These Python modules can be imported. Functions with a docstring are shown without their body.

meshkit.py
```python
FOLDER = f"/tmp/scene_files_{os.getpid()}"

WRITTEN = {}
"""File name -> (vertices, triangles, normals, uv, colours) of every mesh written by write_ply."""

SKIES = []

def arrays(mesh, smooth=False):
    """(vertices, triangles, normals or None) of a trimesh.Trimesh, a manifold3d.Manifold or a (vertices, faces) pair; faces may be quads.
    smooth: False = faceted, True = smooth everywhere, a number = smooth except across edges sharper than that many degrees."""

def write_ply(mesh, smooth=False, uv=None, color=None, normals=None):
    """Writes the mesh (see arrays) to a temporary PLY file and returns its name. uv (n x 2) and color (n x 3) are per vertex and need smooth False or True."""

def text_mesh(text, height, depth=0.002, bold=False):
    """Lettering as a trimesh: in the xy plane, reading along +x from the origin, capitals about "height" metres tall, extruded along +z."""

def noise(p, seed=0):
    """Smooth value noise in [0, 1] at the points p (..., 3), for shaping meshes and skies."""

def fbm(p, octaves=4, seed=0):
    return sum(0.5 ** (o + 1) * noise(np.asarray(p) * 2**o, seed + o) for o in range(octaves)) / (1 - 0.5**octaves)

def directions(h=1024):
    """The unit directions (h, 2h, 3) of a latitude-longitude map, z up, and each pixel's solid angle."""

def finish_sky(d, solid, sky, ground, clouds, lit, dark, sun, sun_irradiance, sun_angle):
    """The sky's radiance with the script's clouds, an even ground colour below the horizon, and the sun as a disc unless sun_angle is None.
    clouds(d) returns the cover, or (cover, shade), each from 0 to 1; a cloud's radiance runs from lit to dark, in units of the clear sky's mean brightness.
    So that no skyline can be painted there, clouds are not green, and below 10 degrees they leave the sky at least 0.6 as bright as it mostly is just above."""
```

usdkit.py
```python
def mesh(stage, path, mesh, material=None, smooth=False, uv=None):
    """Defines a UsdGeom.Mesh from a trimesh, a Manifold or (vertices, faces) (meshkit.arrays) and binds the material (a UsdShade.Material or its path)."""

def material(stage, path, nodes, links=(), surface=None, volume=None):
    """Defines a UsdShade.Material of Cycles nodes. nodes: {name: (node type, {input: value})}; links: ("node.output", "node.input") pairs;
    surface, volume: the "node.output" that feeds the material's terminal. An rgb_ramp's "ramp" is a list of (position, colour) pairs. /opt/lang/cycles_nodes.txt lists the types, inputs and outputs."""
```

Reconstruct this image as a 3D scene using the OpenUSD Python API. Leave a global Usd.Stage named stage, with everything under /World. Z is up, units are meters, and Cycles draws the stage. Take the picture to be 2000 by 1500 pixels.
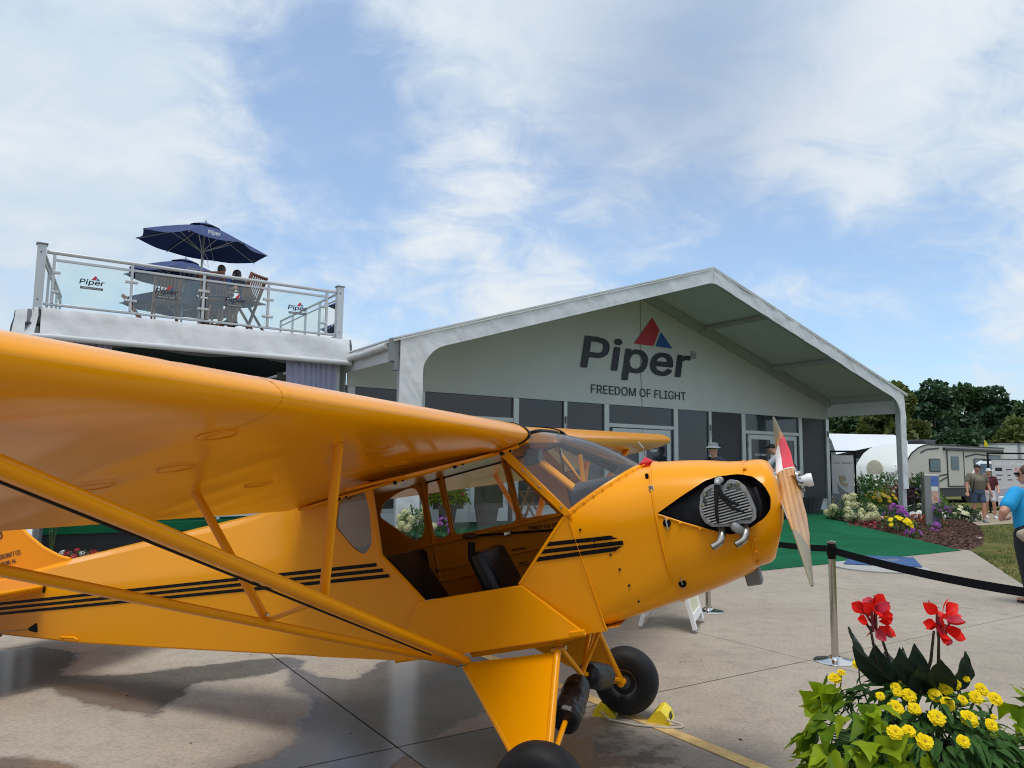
import math, random
import numpy as np, trimesh, shapely, usdkit, meshkit
import manifold3d as m3
from shapely.geometry import Polygon, box as sbox, LineString, Point
from shapely import affinity
from shapely.ops import unary_union
from pxr import Usd, UsdGeom, UsdLux, UsdShade, Gf, Sdf, Vt

stage = Usd.Stage.CreateInMemory()
UsdGeom.SetStageUpAxis(stage, 'Z')
UsdGeom.Xform.Define(stage, '/World')
UsdGeom.Scope.Define(stage, '/World/Looks')
rng = np.random.default_rng(7)
PI = math.pi

# ---------------------------------------------------------------- camera, sky, sun
EYE, FPX, PITCH, ROLL = np.array([0, 0, 1.63]), 1485.0, .107, .0114
_f = np.array([0, math.cos(PITCH), math.sin(PITCH)]); _u = np.array([0, -math.sin(PITCH), math.cos(PITCH)]); _r = np.array([1.0, 0, 0])
_r, _u = math.cos(ROLL) * _r + math.sin(ROLL) * _u, math.cos(ROLL) * _u - math.sin(ROLL) * _r
cam = UsdGeom.Camera.Define(stage, '/World/camera')
cam.CreateHorizontalApertureAttr(36.0); cam.CreateVerticalApertureAttr(27.0)
cam.CreateFocalLengthAttr(FPX / 2000 * 36.0)
cam.CreateClippingRangeAttr(Gf.Vec2f(.05, 5000)); cam.CreateFStopAttr(0.0)
cam.CreateExposureAttr(.55)
_m = np.eye(4); _m[0, :3], _m[1, :3], _m[2, :3], _m[3, :3] = _r, _u, -_f, EYE
cam.AddTransformOp().Set(Gf.Matrix4d(*_m.ravel().tolist()))
SUN_EL, SUN_DIR_XY = math.radians(76), np.array([-.30, -.95])
SUN_DIR_XY = SUN_DIR_XY / np.linalg.norm(SUN_DIR_XY)
SUN = np.array([*(SUN_DIR_XY * math.cos(SUN_EL)), math.sin(SUN_EL)])
sun = UsdLux.DistantLight.Define(stage, '/World/sun')
sun.CreateNormalizeAttr(True); sun.CreateIntensityAttr(.40); sun.CreateAngleAttr(22.0); sun.CreateColorAttr(Gf.Vec3f(1, .95, .88))
_z = SUN; _x = np.cross([0, 0, 1], _z); _x /= np.linalg.norm(_x); _y = np.cross(_z, _x)
_m = np.eye(4); _m[0, :3], _m[1, :3], _m[2, :3] = _x, _y, _z
sun.AddTransformOp().Set(Gf.Matrix4d(*_m.ravel().tolist()))
sky = UsdLux.DomeLight.Define(stage, '/World/sky')
sky.GetPrim().SetCustomDataByKey('kind', 'structure')


def skyblob(nodes, links, i, d, radius, src):
    """a soft patch of sky around a direction"""
    d = np.array(d, float)
    nodes[f'b{i}'] = ('vector_math', {'math_type': 'distance', 'vector2': d})
    nodes[f'bm{i}'] = ('map_range', {'range_type': 'smoothstep', 'from_min': radius, 'from_max': 0.0, 'to_min': 0.0, 'to_max': 1.0, 'clamp': True})
    links += [(src, f'b{i}.vector1'), (f'b{i}.value', f'bm{i}.value')]
    return f'bm{i}.result'


N = {
    'tc': ('texture_coordinate', {}),
    'sky': ('sky_texture', {'sky_type': 'single_scattering', 'sun_disc': False, 'sun_elevation': SUN_EL, 'sun_rotation': math.atan2(SUN[0], SUN[1]), 'air_density': 1.0, 'aerosol_density': 1.0, 'altitude': 200.0}),
    'sep': ('separate_xyz', {}), 'zz': ('math', {'math_type': 'add', 'value2': .50}), 'inv': ('math', {'math_type': 'divide', 'value1': 1.0}),
    'pl': ('vector_math', {'math_type': 'scale'}),
    'mapa': ('mapping', {'scale': (2.6, 2.0, 1.6), 'rotation': (0, 0, .6), 'location': (3.1, 1.7, .4)}),
    'mapb': ('mapping', {'scale': (7.5, 10.5, 4.0), 'rotation': (0, 0, -.35), 'location': (.6, 5.2, 1.4)}),
    'n1': ('noise_texture', {'scale': 1.0, 'detail': 9.0, 'roughness': .55, 'distortion': .5}),
    'n2': ('noise_texture', {'scale': 1.0, 'detail': 10.0, 'roughness': .62, 'distortion': .8}),
    'n2s': ('math', {'math_type': 'multiply', 'value2': .50}),
    'sum': ('math', {'math_type': 'add'}),
    'cov': ('map_range', {'range_type': 'smoothstep', 'from_min': .50, 'from_max': .86, 'to_min': .30, 'to_max': 1.0, 'clamp': True}),
    'shade': ('map_range', {'range_type': 'smoothstep', 'from_min': .60, 'from_max': .98, 'to_min': 0.0, 'to_max': 1.0, 'clamp': True}),
    'ccol': ('mix_color', {'a': (4.7, 5.55, 6.4), 'b': (6.1, 6.5, 6.85), 'use_clamp': False}),
    'mix': ('mix_color', {'use_clamp': False}),
    'skyb': ('mix_color', {'blend_type': 'multiply', 'fac': 1.0, 'b': (1.10, 1.32, 1.48), 'use_clamp': False}),
    'bg': ('background_shader', {'strength': .091}),
}
L = [('tc.generated', 'sky.vector'), ('tc.generated', 'sep.vector'), ('sep.z', 'zz.value1'), ('zz.value', 'inv.value2'), ('tc.generated', 'pl.vector1'), ('inv.value', 'pl.scale'),
     ('pl.vector', 'mapa.vector'), ('pl.vector', 'mapb.vector'), ('mapa.vector', 'n1.vector'), ('mapb.vector', 'n2.vector'), ('n2.fac', 'n2s.value1'), ('n1.fac', 'sum.value1'), ('n2s.value', 'sum.value2'),
     ('sky.color', 'skyb.a'), ('skyb.result', 'mix.a'), ('cov.result', 'mix.fac'), ('shade.result', 'ccol.fac'), ('ccol.result', 'mix.b'), ('mix.result', 'bg.color'), ('sum.value', 'shade.value')]
# clear patches and thick banks where the photograph has them, each broken up by the noise
prev = 'sum.value'
for i, (dr, rad, amp) in enumerate([((-0.275, 0.879, 0.389), .26, -.30), ((0.188, 0.910, 0.369), .30, -.14), ((-0.003, 0.937, 0.350), .20, -.16), ((-0.160, 0.969, 0.189), .22, -.10), ((0.351, 0.921, 0.166), .30, -.12), ((0.514, 0.833, 0.205), .18, -.13), ((0.313, 0.910, 0.272), .2, -.12),
                                    ((-0.485, 0.813, 0.322), .34, .20), ((-0.005, 0.857, 0.516), .22, .12), ((0.385, 0.854, 0.348), .28, .10), ((-0.407, 0.815, 0.413), .22, .16)]):
    o = skyblob(N, L, i, dr, rad, 'tc.generated')
    N[f'ba{i}'] = ('math', {'math_type': 'multiply_add', 'value2': amp})
    L += [(o, f'ba{i}.value1'), (prev, f'ba{i}.value3')]
    prev = f'ba{i}.value'
L.append((prev, 'cov.value'))
# one darker grey-blue cloud upper right
o = skyblob(N, L, 90, (0.202, 0.855, 0.478), .26, 'tc.generated')
N['dk'] = ('math', {'math_type': 'multiply'}); N['dkn'] = ('map_range', {'range_type': 'smoothstep', 'from_min': .45, 'from_max': .80, 'to_min': .1, 'to_max': .85, 'clamp': True})
N['dkm'] = ('mix_color', {'b': (2.6, 3.5, 5.0), 'use_clamp': False})
L += [(o, 'dk.value1'), ('sum.value', 'dkn.value'), ('dkn.result', 'dk.value2'), ('dk.value', 'dkm.fac'), ('mix.result', 'dkm.a')]
L.remove(('mix.result', 'bg.color')); L.append(('dkm.result', 'bg.color'))
skymat = usdkit.material(stage, '/World/Looks/sky', N, L, surface='bg.background')
UsdShade.MaterialBindingAPI.Apply(sky.GetPrim()).Bind(skymat)

# ---------------------------------------------------------------- site frame: u along the tent's front, v into the tent
SA = math.radians(33.4)
SE, SN = np.array([math.cos(SA), math.sin(SA)]), np.array([-math.sin(SA), math.cos(SA)])


def W(u, v, z=0.0):
    return np.array([*(u * SE + v * SN), z])


# ---------------------------------------------------------------- prims
_names = {}


def _num(parent, name):
    k = (parent, name); _names[k] = _names.get(k, -1) + 1
    return name if _names[k] == 0 else f'{name}_{_names[k]:03d}'


def tag(prim, label=None, cat=None, group=None, kind=None):
    for k, v in (('label', label), ('category', cat), ('group', group), ('kind', kind)):
        if v: prim.SetCustomDataByKey(k, v)


def thing(name, label, cat, loc=(0, 0, 0), rz=0.0, group=None, kind=None, matrix=None):
    x = UsdGeom.Xform.Define(stage, '/World/' + _num('/World', name))
    if matrix is not None:
        x.AddTransformOp().Set(Gf.Matrix4d(*np.asarray(matrix, float).T.ravel().tolist()))
    else:
        x.AddTranslateOp().Set(Gf.Vec3d(*map(float, loc)))
        if rz: x.AddRotateZOp().Set(math.degrees(rz))
    tag(x.GetPrim(), label, cat, group, kind)
    return str(x.GetPath())


def part(parent, name, mesh, mat, smooth=False, label=None, kind=None, uv=None):
    p = parent + '/' + _num(parent, name)
    usdkit.mesh(stage, p, mesh, M[mat], smooth=smooth, uv=uv)
    pr = stage.GetPrimAtPath(p)
    tag(pr, label, kind=kind)
    return p


def solo(name, mesh, mat, label, cat, group=None, kind=None, smooth=False):
    p = '/World/' + _num('/World', name)
    usdkit.mesh(stage, p, mesh, M[mat], smooth=smooth)
    tag(stage.GetPrimAtPath(p), label, cat, group, kind)
    return p


def dup(src, loc, rz=0.0, label=None, scale=None):
    name = src.rsplit('/', 1)[1]
    base = name[:-4] if name[-4:-3] == '_' and name[-3:].isdigit() else name
    s = stage.GetPrimAtPath(src)
    x = UsdGeom.Xform.Define(stage, '/World/' + _num('/World', base)); pr = x.GetPrim()
    pr.GetReferences().AddInternalReference(src)
    x.ClearXformOpOrder()
    x.AddTranslateOp(opSuffix='put').Set(Gf.Vec3d(*map(float, loc)))
    x.AddRotateZOp(opSuffix='put').Set(math.degrees(rz))
    if scale is not None: x.AddScaleOp(opSuffix='put').Set(Gf.Vec3f(*([scale] * 3 if np.isscalar(scale) else scale)))
    pr.SetInstanceable(True)
    d = s.GetCustomData()
    tag(pr, label or d.get('label'), d.get('category'), d.get('group'))
    return str(pr.GetPath())


# ---------------------------------------------------------------- shapes
def cat(*ms):
    ms = [m for m in (ms[0] if len(ms) == 1 and isinstance(ms[0], (list, tuple)) else ms) if m is not None]
    return trimesh.util.concatenate(ms)


def T(v, f):
    f = np.asarray(f, int)
    if f.shape[1] == 4: f = np.vstack([f[:, [0, 1, 2]], f[:, [0, 2, 3]]])
    return trimesh.Trimesh(np.asarray(v, float), f, process=False)


def move(m, *t):
    m = m.copy(); m.apply_translation(t if len(t) == 3 else t[0]); return m


def rot(m, a, ax=(0, 0, 1), p=None):
    m = m.copy(); m.apply_transform(trimesh.transformations.rotation_matrix(a, ax, p)); return m


def scl(m, s):
    m = m.copy(); m.apply_scale(s); return m


def bx(x0, x1, y0, y1, z0, z1, r=0.0):
    """box from corners, edges chamfered by r"""
    if r <= 0:
        m = trimesh.creation.box(extents=(x1 - x0, y1 - y0, z1 - z0)); m.apply_translation(((x0 + x1) / 2, (y0 + y1) / 2, (z0 + z1) / 2)); return m
    p = []
    for sx, sy, sz in np.ndindex(2, 2, 2):
        c = np.array([(x0, x1)[sx], (y0, y1)[sy], (z0, z1)[sz]]); d = np.array([(r, -r)[sx], (r, -r)[sy], (r, -r)[sz]])
        for k in range(3):
            q = c + d; q[k] = c[k]; p.append(q)
    return trimesh.convex.convex_hull(np.array(p))


def frames(P):
    P = np.asarray(P, float); t = np.gradient(P, axis=0); t /= np.linalg.norm(t, axis=1, keepdims=True) + 1e-12
    a = np.cross(t[0], [0, 0, 1.0] if abs(t[0][2]) < .9 else [1.0, 0, 0]); a /= np.linalg.norm(a)
    A, B = [], []
    for i in range(len(P)):
        a = a - t[i] * (a @ t[i]); a /= np.linalg.norm(a); A.append(a); B.append(np.cross(t[i], a))
    return t, np.array(A), np.array(B)


def tube(P, r, n=10, caps=True, ra=1.0, rb=1.0, up=None):
    """round (or oval: ra, rb) tube along a polyline; up = direction that the ra axis follows"""
    P = np.asarray(P, float)
    if len(P) == 2: P = np.linspace(P[0], P[1], 3)
    t, A, B = frames(P)
    if up is not None:
        up = np.asarray(up, float)
        A = up - t * (t @ up)[:, None]; A /= np.linalg.norm(A, axis=1, keepdims=True); B = np.cross(t, A)
    r = np.broadcast_to(r, len(P)); th = np.arange(n) * 2 * PI / n
    V = P[:, None] + r[:, None, None] * (ra * np.cos(th)[None, :, None] * A[:, None] + rb * np.sin(th)[None, :, None] * B[:, None])
    return skin(V, caps)


def skin(V, caps=True, closed=True):
    """loft rings V (m, n, 3)"""
    V = np.asarray(V, float); m, n = V.shape[:2]
    i, j = np.meshgrid(np.arange(m - 1), np.arange(n if closed else n - 1), indexing='ij'); i, j = i.ravel(), j.ravel(); k = (j + 1) % n
    q = np.stack([i * n + j, i * n + k, (i + 1) * n + k, (i + 1) * n + j], 1)
    v, f = V.reshape(-1, 3), [np.vstack([q[:, [0, 1, 2]], q[:, [0, 2, 3]]])]
    if caps:
        for ring, flip in ((0, True), (m - 1, False)):
            c = len(v); v = np.vstack([v, V[ring].mean(0)]); a = ring * n + np.arange(n); b = ring * n + (np.arange(n) + 1) % n
            f.append(np.stack([np.full(n, c), b, a] if flip else [np.full(n, c), a, b], 1))
    return trimesh.Trimesh(v, np.vstack(f), process=False)


def lathe(prof, n=24, a0=0, a1=2 * PI):
    """profile [(r, z)] around z"""
    th = np.linspace(a0, a1, n + 1)[:-1] if abs(a1 - a0 - 2 * PI) < 1e-6 else np.linspace(a0, a1, n)
    pr = np.asarray(prof, float)
    V = np.stack([pr[:, None, 0] * np.cos(th), pr[:, None, 0] * np.sin(th), np.broadcast_to(pr[:, None, 1], (len(pr), len(th)))], -1)
    return skin(V[:, :], caps=True, closed=abs(a1 - a0 - 2 * PI) < 1e-6)


def grid(V):
    V = np.asarray(V, float); return skin(V, caps=False, closed=False)


def ext(poly, h):
    """extrude a shapely polygon (or multi) by h along z"""
    ps = getattr(poly, 'geoms', [poly])
    return cat([trimesh.creation.extrude_polygon(p, h, engine='earcut') for p in ps if p.area > 1e-9])


def plate_y(poly, y0, y1):
    """polygon given in (x, z), thickness from y0 to y1"""
    m = ext(poly, abs(y1 - y0)); v = m.vertices.copy()
    m.vertices = np.stack([v[:, 0], max(y0, y1) - v[:, 2], v[:, 1]], 1)
    return m


def flat_y(poly, y):
    ps = getattr(poly, 'geoms', [poly]); out = []
    for p in ps:
        v, f = trimesh.creation.triangulate_polygon(p, engine='earcut'); out.append(T(np.stack([v[:, 0], np.full(len(v), y), v[:, 1]], 1), np.asarray(f)))
    return cat(out)


def rbox2(x0, x1, z0, z1, r):
    return sbox(x0 + r, z0 + r, x1 - r, z1 - r).buffer(r, quad_segs=4)


def smoothpoly(pts, r):
    p = Polygon(pts); return p.buffer(-r, quad_segs=5).buffer(2 * r, quad_segs=5).buffer(-r, quad_segs=5)


def words(text, height, bold=False, depth=.003, center=False):
    m = meshkit.text_mesh(text, height, depth, bold)
    if center: m.apply_translation([-m.bounds[:, 0].mean(), 0, 0])
    return m


def on_y(m, x=0, z=0, y=0, s=1, flip=False):
    """stand a text mesh (xy plane) upright, facing -y (or +y when flip)"""
    v = m.vertices * s
    m = m.copy(); m.vertices = np.stack([-v[:, 0] + x if flip else v[:, 0] + x, (v[:, 2] if flip else -v[:, 2]) + y, v[:, 1] + z], 1)
    return m


def hull(*pts):
    return trimesh.convex.convex_hull(np.vstack([np.atleast_2d(p) for p in pts]))


def ball(c, r, n=1, s=(1, 1, 1)):
    m = trimesh.creation.icosphere(n, 1.0); m.vertices = m.vertices * np.asarray(s) * r + np.asarray(c); return m


def disp(m, amp, scale, seed=0, axis=None):
    """push vertices by fbm noise"""
    m = m.copy(); q = meshkit.fbm(m.vertices * scale, 3, seed)[:, None] - .5
    m.vertices = m.vertices + 2 * amp * q * (m.vertex_normals if axis is None else np.asarray(axis, float)); return m


# ---------------------------------------------------------------- materials
M = {}


def mat(name, col, rough=.5, metal=0.0, var=.12, scale=6.0, bump=0.0, bscale=40.0, coat=0.0, spec=.5, trans=None, coord='object', rnd=0.0, detail=4.0, stretch=(1, 1, 1), coat_rough=.05):
    col = np.array(col, float); n = {
        'tc': ('texture_coordinate', {}), 'g': ('geometry', {}), 'mp': ('mapping', {'scale': stretch}),
        'n': ('noise_texture', {'scale': scale, 'detail': detail, 'roughness': .6}),
        'r': ('rgb_ramp', {'ramp': [(.25, np.clip(col * (1 - var), 0, 1)), (.75, np.clip(col * (1 + var), 0, 1))]}),
        'p': ('principled_bsdf', {'roughness': rough, 'metallic': metal, 'coat_weight': coat, 'coat_roughness': coat_rough, 'specular_ior_level': spec}),
    }
    src = 'tc.object' if coord == 'object' else 'g.position'
    l = [(src, 'mp.vector'), ('mp.vector', 'n.vector'), ('n.fac', 'r.fac')]
    c = 'r.color'
    if rnd:
        n['oi'] = ('object_info', {}); n['rr'] = ('map_range', {'to_min': 1 - rnd, 'to_max': 1 + rnd}); n['mm'] = ('vector_math', {'math_type': 'scale'})
        l += [('oi.random', 'rr.value'), ('r.color', 'mm.vector1'), ('rr.result', 'mm.scale')]; c = 'mm.vector'
    l.append((c, 'p.base_color'))
    if bump:
        n['bn'] = ('noise_texture', {'scale': bscale, 'detail': 5.0, 'roughness': .6}); n['b'] = ('bump', {'strength': min(1.0, bump), 'distance': .01})
        l += [('mp.vector', 'bn.vector'), ('bn.fac', 'b.height'), ('b.normal', 'p.normal')]
    s = 'p.BSDF'
    if trans is not None:
        n['tr'] = ('translucent_bsdf', {}); n['mx'] = ('mix_closure', {'fac': trans})
        l += [(c, 'tr.color'), ('p.BSDF', 'mx.closure1'), ('tr.BSDF', 'mx.closure2')]; s = 'mx.closure'
    M[name] = usdkit.material(stage, '/World/Looks/' + name, n, l, surface=s)


def glassmat(name, tint=(.9, .95, .95), refl=.10, rough=.02, haze=0.0):
    n = {'t': ('transparent_bsdf', {'color': tint}), 'gl': ('glossy_bsdf', {'color': (.9, .9, .9), 'roughness': rough}), 'fr': ('fresnel', {'IOR': 1.5}), 'm': ('mix_closure', {})}
    l = [('fr.fac', 'm.fac'), ('t.BSDF', 'm.closure1'), ('gl.BSDF', 'm.closure2')]; s = 'm.closure'
    if haze:
        n['d'] = ('diffuse_bsdf', {'color': (.8, .85, .85)}); n['m2'] = ('mix_closure', {'fac': haze}); l += [('m.closure', 'm2.closure1'), ('d.BSDF', 'm2.closure2')]; s = 'm2.closure'
    M[name] = usdkit.material(stage, '/World/Looks/' + name, n, l, surface=s)


YEL = (.84, .318, .0)
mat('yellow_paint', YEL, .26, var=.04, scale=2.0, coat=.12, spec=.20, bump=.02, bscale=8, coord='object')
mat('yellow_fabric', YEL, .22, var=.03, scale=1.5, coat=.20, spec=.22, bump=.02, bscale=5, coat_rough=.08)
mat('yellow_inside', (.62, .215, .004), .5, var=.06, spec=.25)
mat('black_paint', (.006, .006, .006), .4, spec=.12)
mat('rubber', (.011, .012, .014), .62, spec=.25, var=.25, scale=9, bump=.12, bscale=60)
mat('vinyl_black', (.008, .008, .009), .36, spec=.30, bump=.25, bscale=18)
mat('dark_grey', (.05, .055, .06), .5)
mat('glare_grey', (.055, .065, .085), .38)
mat('steel', (.52, .50, .46), .16, metal=1.0, var=.05)
mat('chrome', (.72, .71, .69), .10, metal=1.0, var=.03)
mat('exhaust', (.42, .38, .33), .30, metal=1.0, var=.25, scale=25)
mat('fin_alloy', (.52, .53, .53), .38, metal=.5, var=.12, scale=30)
mat('cast_alloy', (.34, .35, .35), .42, metal=.4, var=.2, scale=22, bump=.2, bscale=90)
mat('engine_dark', (.008, .009, .011), .5, spec=.2, var=.4, scale=20)
mat('red_paint', (.55, .01, .015), .35)
mat('wood_grip', (.10, .03, .012), .35)
mat('white_paint', (.80, .80, .79), .4, var=.03)
mat('sign_white', (.78, .79, .80), .45, var=.04)
mat('sign_cream', (.62, .62, .42), .5, var=.15, scale=8)
mat('ink', (.014, .022, .038), .5)
mat('logo_red', (.52, .03, .055), .5)
mat('logo_blue', (.01, .085, .34), .5)
mat('logo_white', (.8, .8, .8), .5)
mat('tent_vinyl', (.68, .70, .71), .45, var=.05, scale=.8, bump=.10, bscale=2.2, trans=.22, stretch=(1, 1, 1))
mat('tent_wrinkle', (.66, .68, .70), .42, var=.07, scale=2.5, bump=1.0, bscale=4.5, stretch=(1, .8, 1.3))
mat('tent_inner', (.72, .735, .73), .6, var=.05, scale=1.0, trans=.22, bump=.1, bscale=3)
mat('aluminium', (.50, .52, .53), .42, metal=.55, var=.06)
mat('alu_dark', (.22, .24, .25), .5, metal=.3)
mat('tinted_glass', (.014, .021, .029), .06, spec=.6, var=.25, scale=.7)
mat('screen_mesh', (.033, .040, .046), .55, var=.12, scale=1.2)
mat('screen_text', (.062, .070, .078), .6)
mat('door_white', (.62, .65, .66), .4, var=.04)
mat('carpet', (.006, .105, .045), .92, var=.30, scale=.9, detail=12.0, bump=.7, bscale=300, coord='world', spec=.15)
mat('skirt_black', (.008, .009, .011), .7)
mat('sheer', (.46, .47, .66), .7, trans=.35, var=.06)
mat('dark_wall', (.040, .052, .064), .7, var=.2)
mat('swag', (.16, .17, .22), .7)
mat('canvas_blue', (.005, .026, .125), .7, var=.10, scale=3)
mat('teak', (.21, .088, .045), .55, var=.25, scale=12, stretch=(1, 1, .2))
mat('blue_panel', (.012, .075, .36), .4, var=.2, scale=2)
mat('skin', (.50, .245, .165), .5, var=.06, scale=10)
mat('skin_dark', (.42, .20, .13), .5)
mat('hair_brown', (.085, .045, .022), .5, var=.3, scale=30)
mat('hair_dark', (.02, .014, .011), .5)
mat('shirt_turquoise', (.006, .30, .62), .8, var=.06, bump=.25, bscale=12)
mat('shirt_olive', (.165, .145, .105), .85, var=.08, bump=.2, bscale=14)
mat('shirt_maroon', (.085, .010, .018), .85)
mat('shirt_navy', (.016, .024, .045), .85, var=.15)
mat('shirt_white', (.60, .61, .68), .85)
mat('shirt_teal', (.020, .085, .15), .85, var=.1)
mat('shirt_blue', (.015, .10, .34), .85)
mat('shorts_denim', (.060, .090, .145), .85, var=.15, scale=20)
mat('leggings', (.010, .012, .017), .75)
mat('cloth_grey', (.20, .22, .24), .85)
mat('cloth_white', (.62, .62, .64), .85)
mat('cap_black', (.015, .013, .014), .8)
mat('bag_khaki', (.33, .29, .22), .8, var=.15)
mat('sandal', (.05, .022, .018), .6)
mat('bottle_teal', (.03, .36, .42), .4)
mat('mulch', (.075, .035, .022), .95, var=.55, scale=22, bump=1.0, bscale=45, coord='world')
mat('chip_a', (.115, .050, .030), .9, rnd=.3); mat('chip_b', (.060, .028, .018), .9, rnd=.3)
mat('leaf_mid', (.045, .105, .022), .45, trans=.30, var=.3, scale=9, rnd=.25)
mat('leaf_dark', (.018, .050, .014), .42, trans=.22, var=.3, scale=9, rnd=.25)
mat('leaf_lime', (.235, .33, .008), .55, trans=.35, spec=.2, var=.25, scale=11, rnd=.15)
mat('leaf_lime_deep', (.115, .215, .008), .55, trans=.35, spec=.2, var=.25, scale=11)
mat('leaf_zinnia', (.040, .105, .020), .6, trans=.25, spec=.18, var=.25, scale=22)
mat('leaf_canna', (.018, .030, .018), .36, spec=.35, trans=.18, var=.35, scale=10)
mat('leaf_purple', (.022, .012, .028), .5, trans=.15, var=.4, scale=14)
mat('stem', (.045, .025, .018), .5); mat('stem_green', (.06, .11, .03), .5)
mat('petal_yellow', (.90, .70, .004), .6, spec=.2, trans=.25, var=.08, scale=40)
mat('petal_gold', (.60, .40, .015), .6, var=.3, scale=90)
mat('petal_red', (.80, .012, .006), .5, spec=.25, trans=.25, var=.15, scale=30)
mat('petal_crimson', (.45, .008, .03), .45, trans=.2, var=.2, scale=30)
mat('petal_white', (.80, .80, .76), .6, trans=.2)
mat('petal_cream', (.70, .70, .42), .6, trans=.2, var=.12, scale=30)
mat('petal_purple', (.42, .085, .50), .6, trans=.2, var=.2, scale=30)
mat('petal_rust', (.30, .055, .02), .6, var=.3, scale=30)
mat('petal_maroon', (.16, .012, .018), .6, var=.3, scale=30)
mat('pot_black', (.010, .012, .016), .42, var=.2)
mat('barrel', (.045, .047, .048), .7, var=.3, scale=6, stretch=(1, 1, 8), bump=.3, bscale=20)
mat('soil', (.03, .02, .014), .95)
mat('tree_leaf', (.040, .085, .024), .6, trans=.22, var=.45, scale=.5, rnd=.0)
mat('tree_leaf_dark', (.028, .066, .024), .6, trans=.20, var=.45, scale=.5)
mat('tree_leaf_olive', (.090, .115, .022), .6, trans=.25, var=.45, scale=.5)
mat('bark', (.07, .055, .045), .9, var=.3)
mat('rv_white', (.60, .62, .60), .35, var=.03)
mat('rv_beige', (.52, .49, .42), .4, var=.03)
mat('rv_black', (.02, .021, .026), .45)
mat('rv_swoosh', (.30, .31, .31), .4)
mat('rv_gold', (.50, .47, .36), .4, var=.2, scale=8)
mat('rv_grey', (.14, .15, .165), .4)
mat('car_glass', (.02, .05, .06), .06, spec=.7)
mat('screen_green', (.12, .26, .24), .12, spec=.6)
mat('car_white', (.72, .73, .74), .25, coat=.5, var=.02)
mat('tail_red', (.40, .01, .01), .25)
mat('marquee', (.62, .66, .72), .5, var=.05, scale=.4, trans=.05, bump=.2, bscale=.8)
mat('banner_cloth', (.55, .545, .56), .6, var=.05)
mat('banner_grey', (.36, .37, .44), .6, var=.12, scale=1.5)
mat('banner_tan', (.42, .33, .24), .6, var=.25, scale=6)
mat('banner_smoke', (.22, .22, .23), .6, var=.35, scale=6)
mat('stone', (.36, .36, .34), .7, var=.12)
mat('pylon_grey', (.30, .315, .33), .35, metal=.3, var=.05)
mat('print_blue', (.09, .17, .50), .5, var=.25, scale=10)
mat('print_peach', (.60, .40, .32), .5, var=.2, scale=6)
mat('print_dusk', (.16, .15, .23), .5, var=.4, scale=8)
mat('flag_yellow', (.70, .62, .02), .6, trans=.2)
mat('chock_yellow', (.78, .62, .02), .45, var=.08, scale=10)
mat('rope', (.55, .50, .42), .9)
mat('belt', (.008, .009, .012), .8, var=.2, spec=.12)
mat('blue_mat', (.035, .085, .22), .9, var=.35, scale=6)
mat('line_paint', (.62, .44, .17), .7, var=.3, scale=9, coord='world', bump=.3, bscale=150)
mat('joint', (.035, .032, .028), .95)
mat('orange_red', (.70, .12, .06), .5)
glassmat('clear_glass', (.90, .962, .953), haze=.03)
glassmat('plexi', (.95, .97, .97), rough=.02, haze=.025)
glassmat('window_plexi', (.93, .95, .95), rough=.02, haze=.02)
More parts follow.
